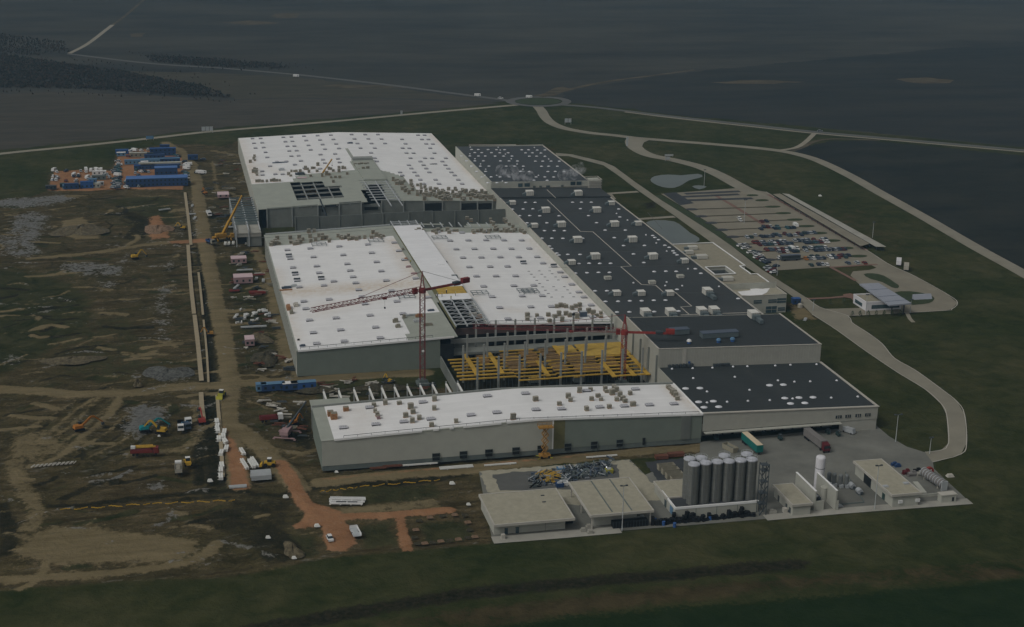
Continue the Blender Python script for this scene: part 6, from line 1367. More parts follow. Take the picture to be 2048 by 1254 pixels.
# the red clay compound on the left
CZ = lambda p: (80+p[0]/5.689, 280+p[1]/5.689); CG = 'vehicles in the red clay compound'
cars(parse('160,345,wv 190,362,w 150,415,w 190,420,s 200,432,s 150,452,s 180,455,w 295,350,k 465,352,s 525,340,wv 525,362,w 580,350,wv 645,340,wv 645,360,s 695,345,wv 385,400,wv 437,400,w 380,412,k 437,412,k 412,462,w 410,478,g 540,428,wv 545,445,s 598,420,w 595,440,s 295,465,m 765,395,s 790,425,s 740,400,s'), 'in the left clay compound', 'left', CG, .1, CZ, .4)
cars(parse('885,240,s 900,272,w 880,300,t 905,285,s 870,320,n 900,330,t 840,345,g 880,355,t 900,365,t 850,370,g 885,400,wv 905,425,k 850,440,t 890,445,k 860,465,s 895,470,t 840,490,b 870,500,s 905,500,g 850,520,t 885,525,s 835,540,s 880,545,b'), 'in double file by the clay lane', 'far', CG, 1.5, CZ, .2)
cars(parse('990,120,w 1030,125,w 1075,118,wv 1150,120,w 1230,108,s 1280,110,s 1010,185,m 985,465,s 990,480,t 985,500,k 988,525,s 985,540,w 1095,340,t 1085,375,s 1150,360,w 1195,360,k 1235,362,s 1120,400,k 1090,440,g 1130,440,k 1100,470,k 1140,475,k 1105,500,s 1140,505,k 1110,525,s 1150,525,k 1520,150,t 1550,175,t 1580,190,k'), 'among the clay compound cabins', 'left', CG, .1, CZ, .5)
cars(parse('1650,285,w 1670,300,wv 1668,325,wv 1690,280,wv 1640,360,b 1665,375,t 1640,400,t 1670,405,s 1668,430,w 1680,480,n 1645,245,k 1850,375,wv 1790,370,k 1855,220,k 1575,505,n'), 'between clay compound and haul road', 'left', CG, 1.4, CZ, .3)
def cabin(px, py, L_, W_, H_, m, label, rz=0, roof=None, cat='site cabin', group='site cabins in the clay compound', conv=CZ, doors=True):
    a, b = conv((px, py)); p = G(a, b); t = thing('site_cabin', p, label, cat, group, rz)
    MB().box(-L_/2, L_/2, 0, W_, .1, H_).build('wall', m, t); MB().box(-L_/2-.1, L_/2+.1, -.1, W_+.1, H_, H_+.15).build('roof', roof or m, t)
    q = MB(); n = max(2, int(L_/2.6))
    for k in range(n):
        x = -L_/2+L_*(k+.5)/n
        for lv in range(max(1, int(H_/2.4))): q.box(x-.5, x+.5, -.06, -.01, .9+lv*2.6, 2.0+lv*2.6)
    q.build('window', 'glass', t); return t
cabin(1335, 530, 39, 9.5, 5.4, 'blue_deep', 'largest bright blue roofed two storey cabin block in the clay compound', roof='blue_roof')
cabin(1437, 395, 15, 7, 4.6, 'blue_deep', 'bright blue roofed cabin behind the largest cabin block', roof='blue_roof')
for i, (a, b, L_, H_, w_, r_) in enumerate(((1165, 275, 24, 3, 'blue_soft', 'blue_soft'), (1370, 262, 27, 3, 'blue_deep', 'blue_soft'), (1480, 250, 9, 3, 'blue_deep', 'blue_deep'), (1370, 305, 29, 2.8, 'wall_pale', 'wall_pale'), (1190, 335, 14, 2.8, 'blue_deep', 'blue'), (1370, 330, 26, 2.8, 'blue_deep', 'blue_deep'), (1305, 215, 14, 3, 'blue_deep', 'blue_deep'), (1400, 180, 18, 5.4, 'blue_deep', 'blue'), (1410, 145, 17, 3, 'blue_deep', 'blue_soft'), (1200, 190, 11, 2.6, 'dkgreen', 'steel_dark'), (1120, 195, 12, 3, 'pallet_tan', 'wall_pale'), (935, 160, 9, 3, 'blue', 'blue'), (925, 185, 6, 2.5, 'blue_soft', 'white'), (1740, 225, 7, 3.2, 'blue_deep', 'blue_deep'), (1420, 105, 7, 3, 'blue_deep', 'blue_deep'), (1190, 290, 5, 2.6, 'blue_soft', 'white'))):
    nm = {'blue_soft': 'pale blue', 'blue_deep': 'deep blue', 'wall_pale': 'white', 'blue': 'blue', 'steel_dark': 'dark', 'white': 'white'}[r_]
    cabin(a, b, L_, 3.0, H_, w_, f'{nm} roofed {("cabin row", "cabin")[L_ < 12]} {ordw(i+1)} in order behind the largest block', roof=r_)
for i, (a, b, L_, H_, m) in enumerate(((360, 560, 9, 3.4, 'blue_deep'), (295, 560, 4, 2.6, 'blue_soft'), (535, 550, 8, 4.2, 'blue'), (470, 550, 4.5, 2.6, 'pallet_tan'), (640, 545, 5, 2.8, 'wall_pale'), (690, 520, 4, 2.2, 'silver'), (672, 455, 9, 2.8, 'plinth'), (675, 400, 9, 2.6, 'white'), (100, 560, 4, 2.2, 'steel_dark'), (150, 565, 4, 2.4, 'steel_dark'), (600, 490, 5, 2.5, 'blue_soft'), (255, 540, 3, 2.4, 'dkgreen'))):
    cabin(a, b, L_, 2.8, H_, m, f'{("blue", "light blue", "tall blue", "tan", "cream", "silver", "grey", "white", "black", "dark grey", "pale blue", "green")[i]} container in the left part of the clay compound', cat='container', group='containers in the clay compound')
# blue cabin row and pink sheds, conv = plain pixels
pp = lambda p: p
for i, (a, b, L_, m) in enumerate(((523, 783, 4, 'blue_soft'), (547, 782, 9.5, 'blue_deep'), (581, 781, 6, 'blue_deep'), (608, 779, 10, 'blue'))): cabin(a, b, L_, 3, 2.9, m, f'blue site cabin behind the front hall, {ordw(i+1)} from the left', .03, roof='blue_soft' if i != 2 else 'white', group='blue cabins behind the front hall', conv=pp)
for i, (a, b, L_, W_, H_) in enumerate(((478, 527, 8, 6, 2.6), (487, 567, 9.5, 7, 3.2), (500, 692, 4, 6, 3), (447, 396, 7, 9, 2))): cabin(a, b, L_, W_, H_, 'pinkwall', f'{("small pink stack nearest the steel frame annex", "largest pink topped stack beside the haul road", "pink topped box in the mud beside the near hall", "pink sheeted heap by the far haul road")[i]}', roof='pink', cat='covered stack', group='pink topped stacks', conv=pp)
def bars_(name, a, b, L_, n, m, label, cat, rz=0, w=.5, gap=.7, h=.5, group=None, lv=1):
    p = G(a, b); q = MB()
    for k in range(n):
        for l in range(lv): q.box(-L_/2+R_.uniform(-.3, .3), L_/2, k*gap-w/2, k*gap+w/2, .1+l*h, .1+l*h+h*.92)
    q.box(-L_*.3, -L_*.3+.2, -.4, n*gap, 0, .1).box(L_*.3, L_*.3+.2, -.4, n*gap, 0, .1)
    o = tag(q.build(name, m), label, cat, group); o.location = p; o.rotation_euler.z = rz; return o
bars_('pipe_bundle', 838, 930, 13.5, 1, 'whitepipe', 'white pipe lying left of the paired pipes before the front hall', 'pipe'); bars_('pipe_bundle', 914, 937, 12, 2, 'whitepipe', 'pair of white pipes lying in front of the front hall', 'pipe', gap=1.3); bars_('pipe_bundle', 1000, 930, 12, 1, 'whitepipe', 'white pipe lying right of the paired pipes', 'pipe'); bars_('pipe_bundle', 1203, 914, 12, 1, 'whitepipe', 'white pipe on the dirt road near the silos', 'pipe')
bars_('beam_stack', 757, 938, 5.5, 2, 'rust', 'small red steel beams before the front hall, left stack', 'beam stack'); bars_('beam_stack', 786, 934, 7, 3, 'rust', 'larger red steel beams before the front hall, right stack', 'beam stack')
bars_('panel_stack', 523, 960, 7, 8, 'galv', 'square stack of pale grey panels by the clay lay-by', 'panel stack', h=.9, lv=2); bars_('panel_stack', 476, 976, 6, 3, 'galv', 'low pale panel stack at the end of the clay lay-by', 'panel stack')
for i, (a, b, L_) in enumerate(((491, 930, 9), (505, 929, 7.5), (511, 926, 8.5), (487, 905, 6))): bars_('panel_pack', a, b, L_, 2, 'whitepipe', f'long white panel pack lying along the haul road, {ordw(i+1)} of the four', 'panel pack', 1.75, h=.9)
for i, (a, b) in enumerate(((436, 845), (437, 855), (438, 863), (451, 866), (449, 875), (452, 884), (440, 880), (455, 899), (445, 908), (446, 933), (444, 943), (444, 956))):
    bars_('insulation_pack', a, b, 4.2, 2, 'whitepipe', f'white wrapped pack beside the sand trench, {ordw(i+1)} from the back', 'wrapped pack', 1.55+R_.uniform(-.2, .3), h=1.1, w=.7, gap=.8)
for i in range(22):
    a, b = 470+R_.uniform(0, 66), 618+R_.uniform(0, 30); bars_('insulation_pack', a, b, R_.uniform(1.2, 2.2), R_.randint(1, 2), 'white', 'white wrapped pack scattered on the mud beside the near hall', 'wrapped pack', R_.uniform(0, 2), h=.8, group='white packs beside the near hall')
for i, (a, b) in enumerate(((452, 488), (459, 488), (468, 487), (494, 487))): bars_('panel_pack', a, b, 5, 2, 'whitepipe', f'white panel pack in front of the steel frame annex, {ordw(i+1)} from the left', 'panel pack', 1.5, h=.8)
for i, (a, b, L_) in enumerate(((490, 541, 8), (514, 558, 4), (528, 562, 5), (474, 575, 7), (472, 455, 11), (386, 412, 5), (385, 429, 4), (391, 437, 6), (330, 420, 7), (530, 622, 5), (540, 630, 6), (507, 655, 12), (1596, 604, 3), (1612, 640, 4))): bars_('timber_bundle', a, b, L_, 2, 'galv', f'pale bundle of site materials, {ordw(i+1)} of those strewn round the halls', 'bundle', (0, 1.4, 1.5, 1.2, -.1, 1.5, 0, 1.4, .4, 1.5, 1.5, 0, 0, 1)[i], h=.6)
bars_('red_stack', 515, 588, 8, 5, 'red', 'bright red steel stack beside the near hall', 'steel stack', h=1.0); bars_('red_stack', 469, 583, 5, 4, 'red', 'small red stack near the haul road', 'steel stack', h=.6); bars_('red_stack', 510, 551, 10, 2, 'red', 'thin red steel behind the largest pink stack', 'steel stack')
bars_('red_container', 1322, 917, 5, 1, 'rust', 'rusty red open bin at the back of the skip row, left one', 'skip', w=2.2, h=1.4); bars_('red_container', 1352, 912, 6, 1, 'rust', 'rusty red open bin at the back of the skip row, right one', 'skip', w=2.2, h=1.4)
# skips
sk = thing('waste_skip', (0, 0, 0), 'x', 'skip', 'open grey skips behind the silos'); q = MB()
q.hexa([(-2.9, -1.2, 0), (2.9, -1.2, 0), (2.9, -1.05, 0), (-2.9, -1.05, 0)], [(-3.2, -1.25, 1.9), (3.2, -1.25, 1.9), (3.2, -1.1, 1.9), (-3.2, -1.1, 1.9)]); q.hexa([(-2.9, 1.05, 0), (2.9, 1.05, 0), (2.9, 1.2, 0), (-2.9, 1.2, 0)], [(-3.2, 1.1, 1.9), (3.2, 1.1, 1.9), (3.2, 1.25, 1.9), (-3.2, 1.25, 1.9)])
q.box(-3.1, -2.9, -1.04, 1.04, 0, 1.9).box(2.9, 3.1, -1.04, 1.04, 0, 1.9); q.build('shell', 'gravel_roof', sk); MB().box(-2.88, 2.88, -1.04, 1.04, .1, .9).build('contents', 'plinth', sk); q = MB()
for k in range(6): q.box(-2.5+k, -2.4+k, -1.32, -1.26, .1, 1.8)
q.build('rib', 'gravel_roof', sk); KK = Kind(sk)
for i, (a, b, r) in enumerate(((1332, 938, .05), (1340, 946, .05), (1348, 955, .05), (1358, 962, .05), (1460, 900, 1.9))): KK.put(G(a, b, .18), r, f'open grey skip, {("rearmost of the four behind the silos", "second from the back behind the silos", "third from the back behind the silos", "front one behind the silos with scrap", "alone beside the green lorry trailer")[i]}')
# lorries
def lorry(loc, rz, label, box, top, cab=None, L_=13.6, boxh=3.9):
    t = thing('lorry', loc, label, 'lorry', None, rz)
    MB().box(-1.28, 1.28, 0, L_, 1.15, boxh).build('trailer', box, t); MB().box(-1.25, 1.25, .05, L_-.05, boxh, boxh+.08).build('trailer_roof', top, t)
    MB().box(-.5, .5, .2, L_-.2, .8, 1.14).build('chassis', 'black', t); q = MB()
    for y in (L_-3.6, L_-2.3, L_-1.0): 
        for s in (-1, 1): q.cyl((s*.85, y, .5), (s*1.2, y, .5), .5, n=10)
    q.build('wheel', 'rubber', t)
    if cab:
        MB().taper(-1.22, 1.22, -2.6, -.5, .9, 3.3, 0, 0, .25, 0).build('cab', cab, t); MB().box(-1.05, 1.05, -2.63, -2.45, 1.9, 2.8).build('windscreen', 'glass', t); MB().taper(-1.15, 1.15, -1.9, -.5, 3.3, 3.85, .1, .1, .9, 0).build('wind_deflector', cab, t); q = MB()
        for y in (-2.0, .6):
            for s in (-1, 1): q.cyl((s*.85, y, .5), (s*1.2, y, .5), .5, n=10)
        q.build('wheel', 'rubber', t)
        q = MB().box(-1.3, -1.22, -2.7, -2.5, 1.7, 2.5).box(1.22, 1.3, -2.7, -2.5, 1.7, 2.5); q.build('mirror', 'black', t)
    else: MB().box(-.2, .2, .4, .7, 0, .8).box(.8, 1, 2, 2.2, 0, 1.1).box(-1, -.8, 2, 2.2, 0, 1.1).build('landing_leg', 'black', t)
    return t
a, b = G(1519, 911), G(1484, 880); lorry((a[0], a[1], .12), math.atan2(-(b[0]-a[0]), b[1]-a[1]), 'green lorry trailer with a cream roof, no cab, backed toward the docks', 'truck_green', 'tarp_cream')
a, b = G(1647, 902), G(1612, 875); lorry((a[0], a[1], .12), math.atan2(-(b[0]-a[0]), b[1]-a[1]), 'grey articulated lorry with a dark red cab backed onto a dock', 'trailer_grey', 'trailer_grey', 'maroon')
p = G(1697, 866); t = thing('delivery_van', (p[0], p[1], .12), 'silver grey delivery van parked by the dock hall wall', 'van', None, .55); MB().taper(-1, 1, -2.6, 2.6, .4, 2.2, .08, .08, .5, .1).build('body', 'silver', t); MB().taper(-.9, .9, -2.3, -1.2, 1.4, 2.05, .05, .05, .3, 0).build('windscreen', 'glass', t); q = MB()
for y in (-1.7, 1.7):
    for s in (-1, 1): q.cyl((s*.75, y, .35), (s*1.02, y, .35), .35, n=10)
q.build('wheel', 'rubber', t)
for i, (a, b) in enumerate(((1676, 872), (1560, 880), (1655, 868), (1432, 880))):
    p = G(a, b); t = thing('forklift', (p[0], p[1], .12), f'small dark forklift near the loading bays, {("right of the red cab lorry", "in the middle of the bays", "beside the red cab lorry", "left of the green trailer")[i]}', 'forklift'); MB().box(-.6, .6, -1.1, 1.1, .25, 1.1).box(-.55, .55, .5, 1.1, 1.1, 1.4).build('body', 'dkgreen', t); q = MB(); wheels(q, [-.35, .35], .8, .3); q.build('wheel', 'rubber', t); q = MB()
    for x in (-.5, .5): q.bar((x, -1.2, .1), (x, -1.2, 2.4), .12).bar((x, .5, 1.1), (x, .5, 2.2), .08).bar((x, -.7, 1.1), (x, -.7, 2.2), .08)
    q.box(-.55, .55, -.75, .6, 2.2, 2.28); q.build('mast', 'steel_dark', t)
# lorries and diggers on the mud
def tipper(px, py, rz, cabm, bodym, label, L_=7.5, load=None, name='tipper_lorry'):
    p = G(px, py); t = thing(name, p, label, 'lorry', None, rz); MB().box(-.5, .5, 0, L_, .7, 1.1).build('chassis', 'black', t)
    MB().taper(-1.2, 1.2, -.1, 1.9, .8, 2.9, .05, .05, .2, .02).build('cab', cabm, t); MB().box(-1.02, 1.02, -.08, .1, 1.8, 2.6).build('windscreen', 'glass', t)
    q = MB().box(-1.25, 1.25, 2.1, L_, 1.12, 1.3).box(-1.25, -1.15, 2.1, L_, 1.3, 2.3).box(1.15, 1.25, 2.1, L_, 1.3, 2.3).box(-1.14, 1.14, 2.1, 2.2, 1.3, 2.5).box(-1.14, 1.14, L_-.1, L_, 1.3, 2.3); q.build('tipper_body', bodym, t)
    if load: MB().taper(-1.1, 1.1, 2.25, L_-.15, 1.3, 2.45, .4, .4, .6, .6).build('load', load, t)
    q = MB()
    for y in (1, L_-2.4, L_-1.1):
        for s in (-1, 1): q.cyl((s*.85, y, .5), (s*1.2, y, .5), .5, n=10)
    q.build('wheel', 'rubber', t); return t
tipper(362, 865, 0, 'white', 'black', 'white cabbed lorry with a dark bed on the muddy lot'); tipper(357, 935, math.pi, 'white', 'pallet_top', 'beige bedded lorry seen from behind on the muddy lot', load='pallet_tan'); tipper(377, 862, .3, 'slate', 'blue_soft', 'small blue grey lorry right of the white cabbed lorry', 4.6); tipper(378, 852, .1, 'white', 'wall_pale', 'small white pickup behind the blue grey lorry', 4)
tipper(566, 840, 1.62, 'white', 'red', 'red bodied lorry with a white cab behind the front hall', 9, 'maroon'); tipper(420, 434, .1, 'white', 'whitepipe', 'white lorry on the haul road beside the yellow mobile crane', 9, 'galv'); tipper(428, 490, .5, 'pallet_tan', 'blue_deep', 'blue bedded lorry at the haul road crossing', 7)
p = G(298, 908); t = tipper(318, 908, 1.5, 'red', 'red', 'long red concrete pump lorry with a yellow and white boom on top', 10, 'maroon', 'concrete_pump'); q = MB(); q.bar((0, 1, 3.1), (0, 9.8, 2.9), .5).bar((.5, 2, 3.4), (.5, 9, 3.4), .4); q.build('pump_boom', 'yellow', t); MB().cb(0, 9, 2.6, 1.2, 1.6, 1).build('hopper', 'white', t)
def digger(px, py, rz, m, label, reach=7, sc=1.0, dn=0):
    p = G(px, py); t = thing('excavator', p, label, 'excavator', None, rz); t.scale = (sc,)*3
    q = MB()
    for s in (-1, 1): q.taper(s*1.2-.3, s*1.2+.3, -2, 2, 0, .9, .02, .02, .3, .3)
    q.build('track', 'black', t); MB().taper(-1.3, 1.3, -2, 1.4, 1.0, 2.1, .1, .1, .3, .1).build('body', m, t); MB().taper(-1.25, -.2, .1, 1.5, 1.1, 3.0, .05, .05, .1, .3).build('cab', 'glass', t)
    MB().bar((.4, 1.2, 1.7), (.4, 1.2+reach*.45, 4.6-dn), .5, .7).bar((.4, 1.2+reach*.45, 4.6-dn), (.4, 1.2+reach*.62, 4.3-dn), .5, .6).build('boom', m, t); MB().bar((.4, 1.2+reach*.6, 4.4-dn), (.4, 1.2+reach, 1.6-dn*.5), .4, .5).build('arm', m, t)
    MB().hexa([(-.3, reach+.6, .5), (1.1, reach+.6, .5), (1.1, reach+1.6, .7), (-.3, reach+1.6, .7)], [(-.3, reach+.8, 1.6), (1.1, reach+.8, 1.6), (1.1, reach+1.5, 1.6), (-.3, reach+1.5, 1.6)]).build('bucket', 'steel_dark', t); return t
digger(290, 862, -1.4, 'teal', 'teal excavator with its arm stretched out over the puddle', 8); digger(323, 866, 1.2, 'machine_yellow', 'yellow excavator beside the teal one', 6); digger(158, 860, -1.2, 'orange', 'orange excavator working on the striped mud at the left', 8); digger(404, 846, .1, 'crane_bright', 'red excavator with a long arm at the end of the sand trench', 11, 1, 1); digger(270, 517, -1.3, 'machine_yellow', 'yellow machine beside the far puddles', 5); digger(410, 388, .5, 'orange', 'orange digger on the far haul road', 4, .8); digger(366, 458, 1.2, 'machine_yellow', 'yellow digger by the clay spoil patch', 5, .8); digger(420, 670, 1.5, 'lift_orange', 'small orange digger by the bend of the sand trench', 4, .8); digger(588, 848, -1, 'orange', 'orange digger left of the front hall end wall', 4, .8); digger(778, 765, .6, 'machine_yellow', 'small yellow digger behind the front hall rafters', 4, .7); digger(462, 452, -.8, 'machine_yellow', 'yellow digger under the mobile crane boom', 4)
def loader(px, py, rz, m, label):
    p = G(px, py); t = thing('wheel_loader', p, label, 'loader', None, rz); MB().taper(-1.1, 1.1, -2.2, 2, .7, 1.8, .1, .1, .2, .2).build('body', m, t); MB().taper(-.8, .8, -.8, .7, 1.8, 3, .1, .1, .1, .1).build('cab', 'glass', t); MB().box(-.85, .85, -.8, .7, 3, 3.1).build('cab_roof', 'white', t); q = MB()
    for y in (-1.5, 1.3):
        for s in (-1, 1): q.cyl((s*.8, y, .75), (s*1.3, y, .75), .75, n=10)
    q.build('wheel', 'rubber', t); MB().hexa([(-1.3, 2.6, .2), (1.3, 2.6, .2), (1.3, 3.6, .2), (-1.3, 3.6, .2)], [(-1.3, 2.5, 1.3), (1.3, 2.5, 1.3), (1.3, 2.8, 1.3), (-1.3, 2.8, 1.3)]).build('bucket', m, t)
loader(376, 930, .1, 'machine_yellow', 'yellow loader beside the beige bedded lorry'); loader(443, 794, 2.8, 'hivis', 'yellow roller with a white roof at the haul road crossing'); loader(539, 932, 1.4, 'machine_yellow', 'small yellow machine by the clay lay-by')
# near white car, trailer, panel rack
p = G(660, 1079); t = thing('parked_car', p, 'white hatchback parked alone on the red clay pad in front', 'car', None, .12)
MB().taper(-.88, .88, -2.1, 2.1, .3, .85, .06, .06, .12, .1).build('body', 'white', t); MB().taper(-.8, .8, -1.1, 1.7, .85, 1.4, .15, .15, .65, .35).build('window', 'glass', t); MB().taper(-.66, .66, -.45, 1.35, 1.4, 1.47, .04, .04, .06, .06).build('roof', 'white', t); q = MB()
for y in (-1.35, 1.3):
    for s in (-1, 1): q.cyl((s*.7, y, .32), (s*.9, y, .32), .32, n=12)
q.build('wheel', 'rubber', t); MB().box(-.75, -.45, -2.12, -2.05, .55, .72).build('headlight', 'silver', t); MB().box(.45, .75, -2.12, -2.05, .55, .72).build('headlight', 'silver', t)
p = G(711, 1068); t = thing('flat_trailer', p, 'pale flat trailer with a white fence at the edge of the clay pad', 'trailer', None, .1); MB().box(-1.3, 1.3, -3, 3.4, .5, .7).build('bed', 'silver', t); MB().box(1.2, 1.35, -3, 3.4, .7, 1.5).box(-1.2, 1.2, 3.3, 3.4, .7, 1.6).build('side_fence', 'white', t); MB().taper(-1, .9, -1, 2, .7, 1.1, .3, .3, .4, .4).build('load', 'galv', t); q = MB()
for s in (-1, 1): q.cyl((s*1.0, 0, .4), (s*1.3, 0, .4), .4, n=10)
q.build('wheel', 'rubber', t)
p = G(693, 1010); t = thing('panel_rack', p, 'white framed panel rack lying on the grass behind the clay pad', 'panel rack', None, -.22); q = MB()
for y, l in ((0, 11), (1.6, 12), (3.4, 12.4), (4.6, 12)): q.bar((-l/2, y, .6), (l/2, y, .6), .5, .5)
q.build('rail', 'white', t); q = MB()
for x in (-5.5, -2, 1.5, 5): q.bar((x, -.3, .3), (x, 5, .3), .4, .4)
q.build('cross_bar', 'whitepipe', t); MB().box(-3.6, -.2, .3, 1.4, .5, .75).box(.3, 3.5, .3, 1.4, .5, .75).build('dark_panel', 'black', t)
for i, (a, b, s) in enumerate(((536, 1075, .75), (634, 1052, .9), (571, 994, .9), (904, 967, .9), (937, 1009, .7), (673, 944, .6), (420, 962, .9), (588, 1116, .7), (318, 872, .5), (1640, 392, 1.0))):
    p = G(a, b); o = MB().taper(-s, s, -s*.6, s*.6, -.1, s*.8, s*.3, s*.4, s*.2, s*.15).taper(-s*.4, s*1.2, -s*.8, s*.1, -.1, s*.45, s*.2, s*.3, s*.1, s*.1).build('white_boulder', 'whitepipe'); o.location = p
    tag(o, 'small white lump lying on open ground near the site, '+('before the clay pad', 'at the clay pad corner', 'by the dark ditch', 'behind the panel rack', 'left of the cream shed', 'at the front hall corner', 'at the trench end', 'at the site edge', 'by the puddle', 'in the far grass')[i], 'boulder')
for i in range(10):
    a = 66+i*8.6; b = 933-i*.8; p = G(a, b); o = MB().bar((-.5, -1.0, .15), (.5, 1.0, .15), .5, .3).bar((.7, -1.1, .2), (1.5, .9, .2), .3, .3).build('concrete_pile', 'kerb'); o.location = p
    tag(o, f'pale pile stub in the slanting row on the left mud, {ordw(i+1)} from the left', 'concrete pile', 'pile stubs on the left mud')
# scrap heap on the storage pad
q = MB(); rr = random.Random(11); mats_ = ['steel_dark', 'grey', 'slate', 'plinth', 'duct', 'silver', 'black', 'steel_dark']
for i in range(420):
    a = rr.uniform(1062, 1222); b = 966-(a-1062)*.18+rr.uniform(-16, 12); p = G(a, b, .2); q.mat(rr.randrange(8)); th = rr.uniform(0, 3.1); l = rr.uniform(.4, 2.2); z = rr.uniform(0, 1.0)
    if rr.random() < .6: q.bar((p[0]-l*math.cos(th), p[1]-l*math.sin(th), .2+z), (p[0]+l*math.cos(th), p[1]+l*math.sin(th), .3+rr.uniform(0, 1.6)), rr.uniform(.1, .4))
    else: q.cb(p[0], p[1], .1, l, l*.7, rr.uniform(.3, 1.3))
o = q.build('scrap_heap', mats_); o['kind'] = 'stuff'; o['label'] = 'jumbled heap of blue and grey scrap metal'
q = MB()
for i in range(60):
    a = rr.uniform(1080, 1115); b = 957+rr.uniform(-9, 9); p = G(a, b, .2); l = rr.uniform(1, 2.4); th = rr.uniform(-.4, .5); q.bar((p[0]-l, p[1]-l*th, .2+rr.uniform(0, 1)), (p[0]+l, p[1]+l*th, .3+rr.uniform(0, 1.6)), .3, .25)
o = q.build('yellow_scrap_heap', 'yellow'); o['kind'] = 'stuff'; o['label'] = 'yellow formwork beams heaped among the grey scrap'
for i, (a, b, m) in enumerate(((1119, 973, 'blue_deep'), (1128, 970, 'white'), (1218, 945, 'hivis'), (1121, 942, 'blue_soft'))):
    p = G(a, b, .2); t = thing('scrap_bin', p, f'{("blue", "white", "yellow", "light blue")[i]} bin in the scrap pad', 'bin'); MB().taper(-1.2, 1.2, -1, 1, 0, 1.4, -.15, -.15, -.1, -.1).build('body', m, t); MB().taper(-.8, .8, -.6, .6, 1.4, 1.9, .3, .2, .2, .2).build('contents', 'silver', t)
# ================================================================ LOOSE GOODS ON THE ROOFS
def pal_mesh(v, sx=1.35, sy=1.15, h=1.5, top='pallet_top'):
    rr = random.Random(v); mb = MB(); mb.mat(2).box(-sx/2, sx/2, -sy/2, sy/2, 0, .14); mb.mat(0); n = 2+v % 2
    for k in range(n): z0 = .14+(h-.14)*k/n; mb.cb(rr.uniform(-.06, .06), rr.uniform(-.06, .06), z0, sx*rr.uniform(.92, 1), sy*rr.uniform(.92, 1), (h-.14)/n-.03)
    mb.mat(1).cb(0, 0, h-.02, sx*.96, sy*.96, .06); return mesh_of(mb, 'insulation_pallet', ['pallet_tan', top, 'wood'])
PMS = [pal_mesh(v, 1.4+.15*(v % 3), 1.2, 1.3+.35*(v % 3)) for v in range(6)]
PMS2 = [pal_mesh(v+7, 1.5, 1.3, .7+.25*v) for v in range(3)]
def pallets(pts, zf, label, group, ms=PMS, ordered=True, sc=1.0, dz=.12, order='left'):
    pts = sorted(pts)
    for i, (a, b) in enumerate(pts):
        p = on(a, b+2, zf); o = link(bpy.data.objects.new('insulation_pallet', ms[R_.randrange(len(ms))])); o.location = (p[0], p[1], p[2]+dz); o.rotation_euler.z = R_.uniform(-.15, .15); o.scale = (sc*R_.uniform(.85, 1.15), sc*R_.uniform(.85, 1.15), sc*R_.uniform(.8, 1.15))
        tag(o, label+(f', {ordw(i+1)} from the left' if ordered else ''), 'pallet', group)
pf_ = zm(820, 600, 3.483, [(170, 697), (170, 760), (8, 750), (22, 787), (65, 825), (17, 850), (152, 875), (322, 850), (718, 827), (1040, 728), (1103, 678), (1118, 702), (1180, 640), (1258, 628), (1265, 695), (1360, 628), (1370, 640), (1422, 622), (1436, 634), (1408, 655), (1310, 672), (1330, 695), (1463, 668), (1440, 697), (1482, 692), (1497, 708), (1533, 655), (1553, 733), (1388, 750), (1230, 765), (1800, 610), (1812, 622), (1825, 645), (1838, 657), (1850, 670), (1862, 692), (875, 698)])
pf_ += zm(380, 740, 3.39, [(1325, 230), (1420, 228), (1495, 257), (1510, 290), (1555, 332), (1462, 316), (1508, 350), (1638, 377), (1658, 205), (1248, 243), (1256, 282), (1270, 308)])
pallets(pf_, ZF, 'tan insulation block on the front white roof', 'insulation blocks on the front hall roof', sc=1.1)
for i, (a, b, sx, sy, h) in enumerate(((668, 838, 2.4, 2.4, 2.4), (661, 832, 2.2, 2.0, 2.0), (692, 822, 2.0, 1.8, 1.6), (757, 838, 1.2, 1.6, 1.4))):
    p = on(a, b, ZF); t = thing('timber_crate_stack', (p[0], p[1], p[2]+.14), f'brown timber crate stack at the left end of the front roof, {("tallest", "leftmost", "rearmost", "pinkish right")[i]} of four', 'crate stack'); q = MB()
    for k in range(4): q.cb(0, 0, h*k/4, sx, sy, h/4-.1)
    q.build('crates', 'wood' if i < 3 else 'pinkwall', t); MB().cb(0, 0, h-.1, sx*.9, sy*.9, .1).build('lid', 'pallet_tan', t)
RG = 'insulation blocks on the near right roof'
pallets(zm(980, 480, 6.968, [(520, 1065), (655, 1062), (813, 1052), (960, 1047), (1060, 1037), (1110, 1060), (905, 1072), (1213, 1085), (1250, 985), (1250, 915), (1145, 960), (1372, 1008), (1437, 1025), (1545, 1023), (1485, 1055), (1545, 1075), (520, 1110), (830, 1135), (1005, 1125), (930, 935), (985, 920), (1060, 935), (1195, 930), (1030, 925)]), ZN, 'tan insulation block at the front edge of the near roof', RG, sc=1.15)
p = on(1166, 633, ZN); t = thing('roof_skip', p, 'blue grey skip among the tan blocks on the near right roof', 'skip'); MB().box(-1.6, 1.6, -1.2, 1.2, .1, 2.4).build('body', 'slate', t); MB().box(-1.5, 1.5, -1.1, 1.1, 2.4, 2.5).build('contents', 'silver', t)
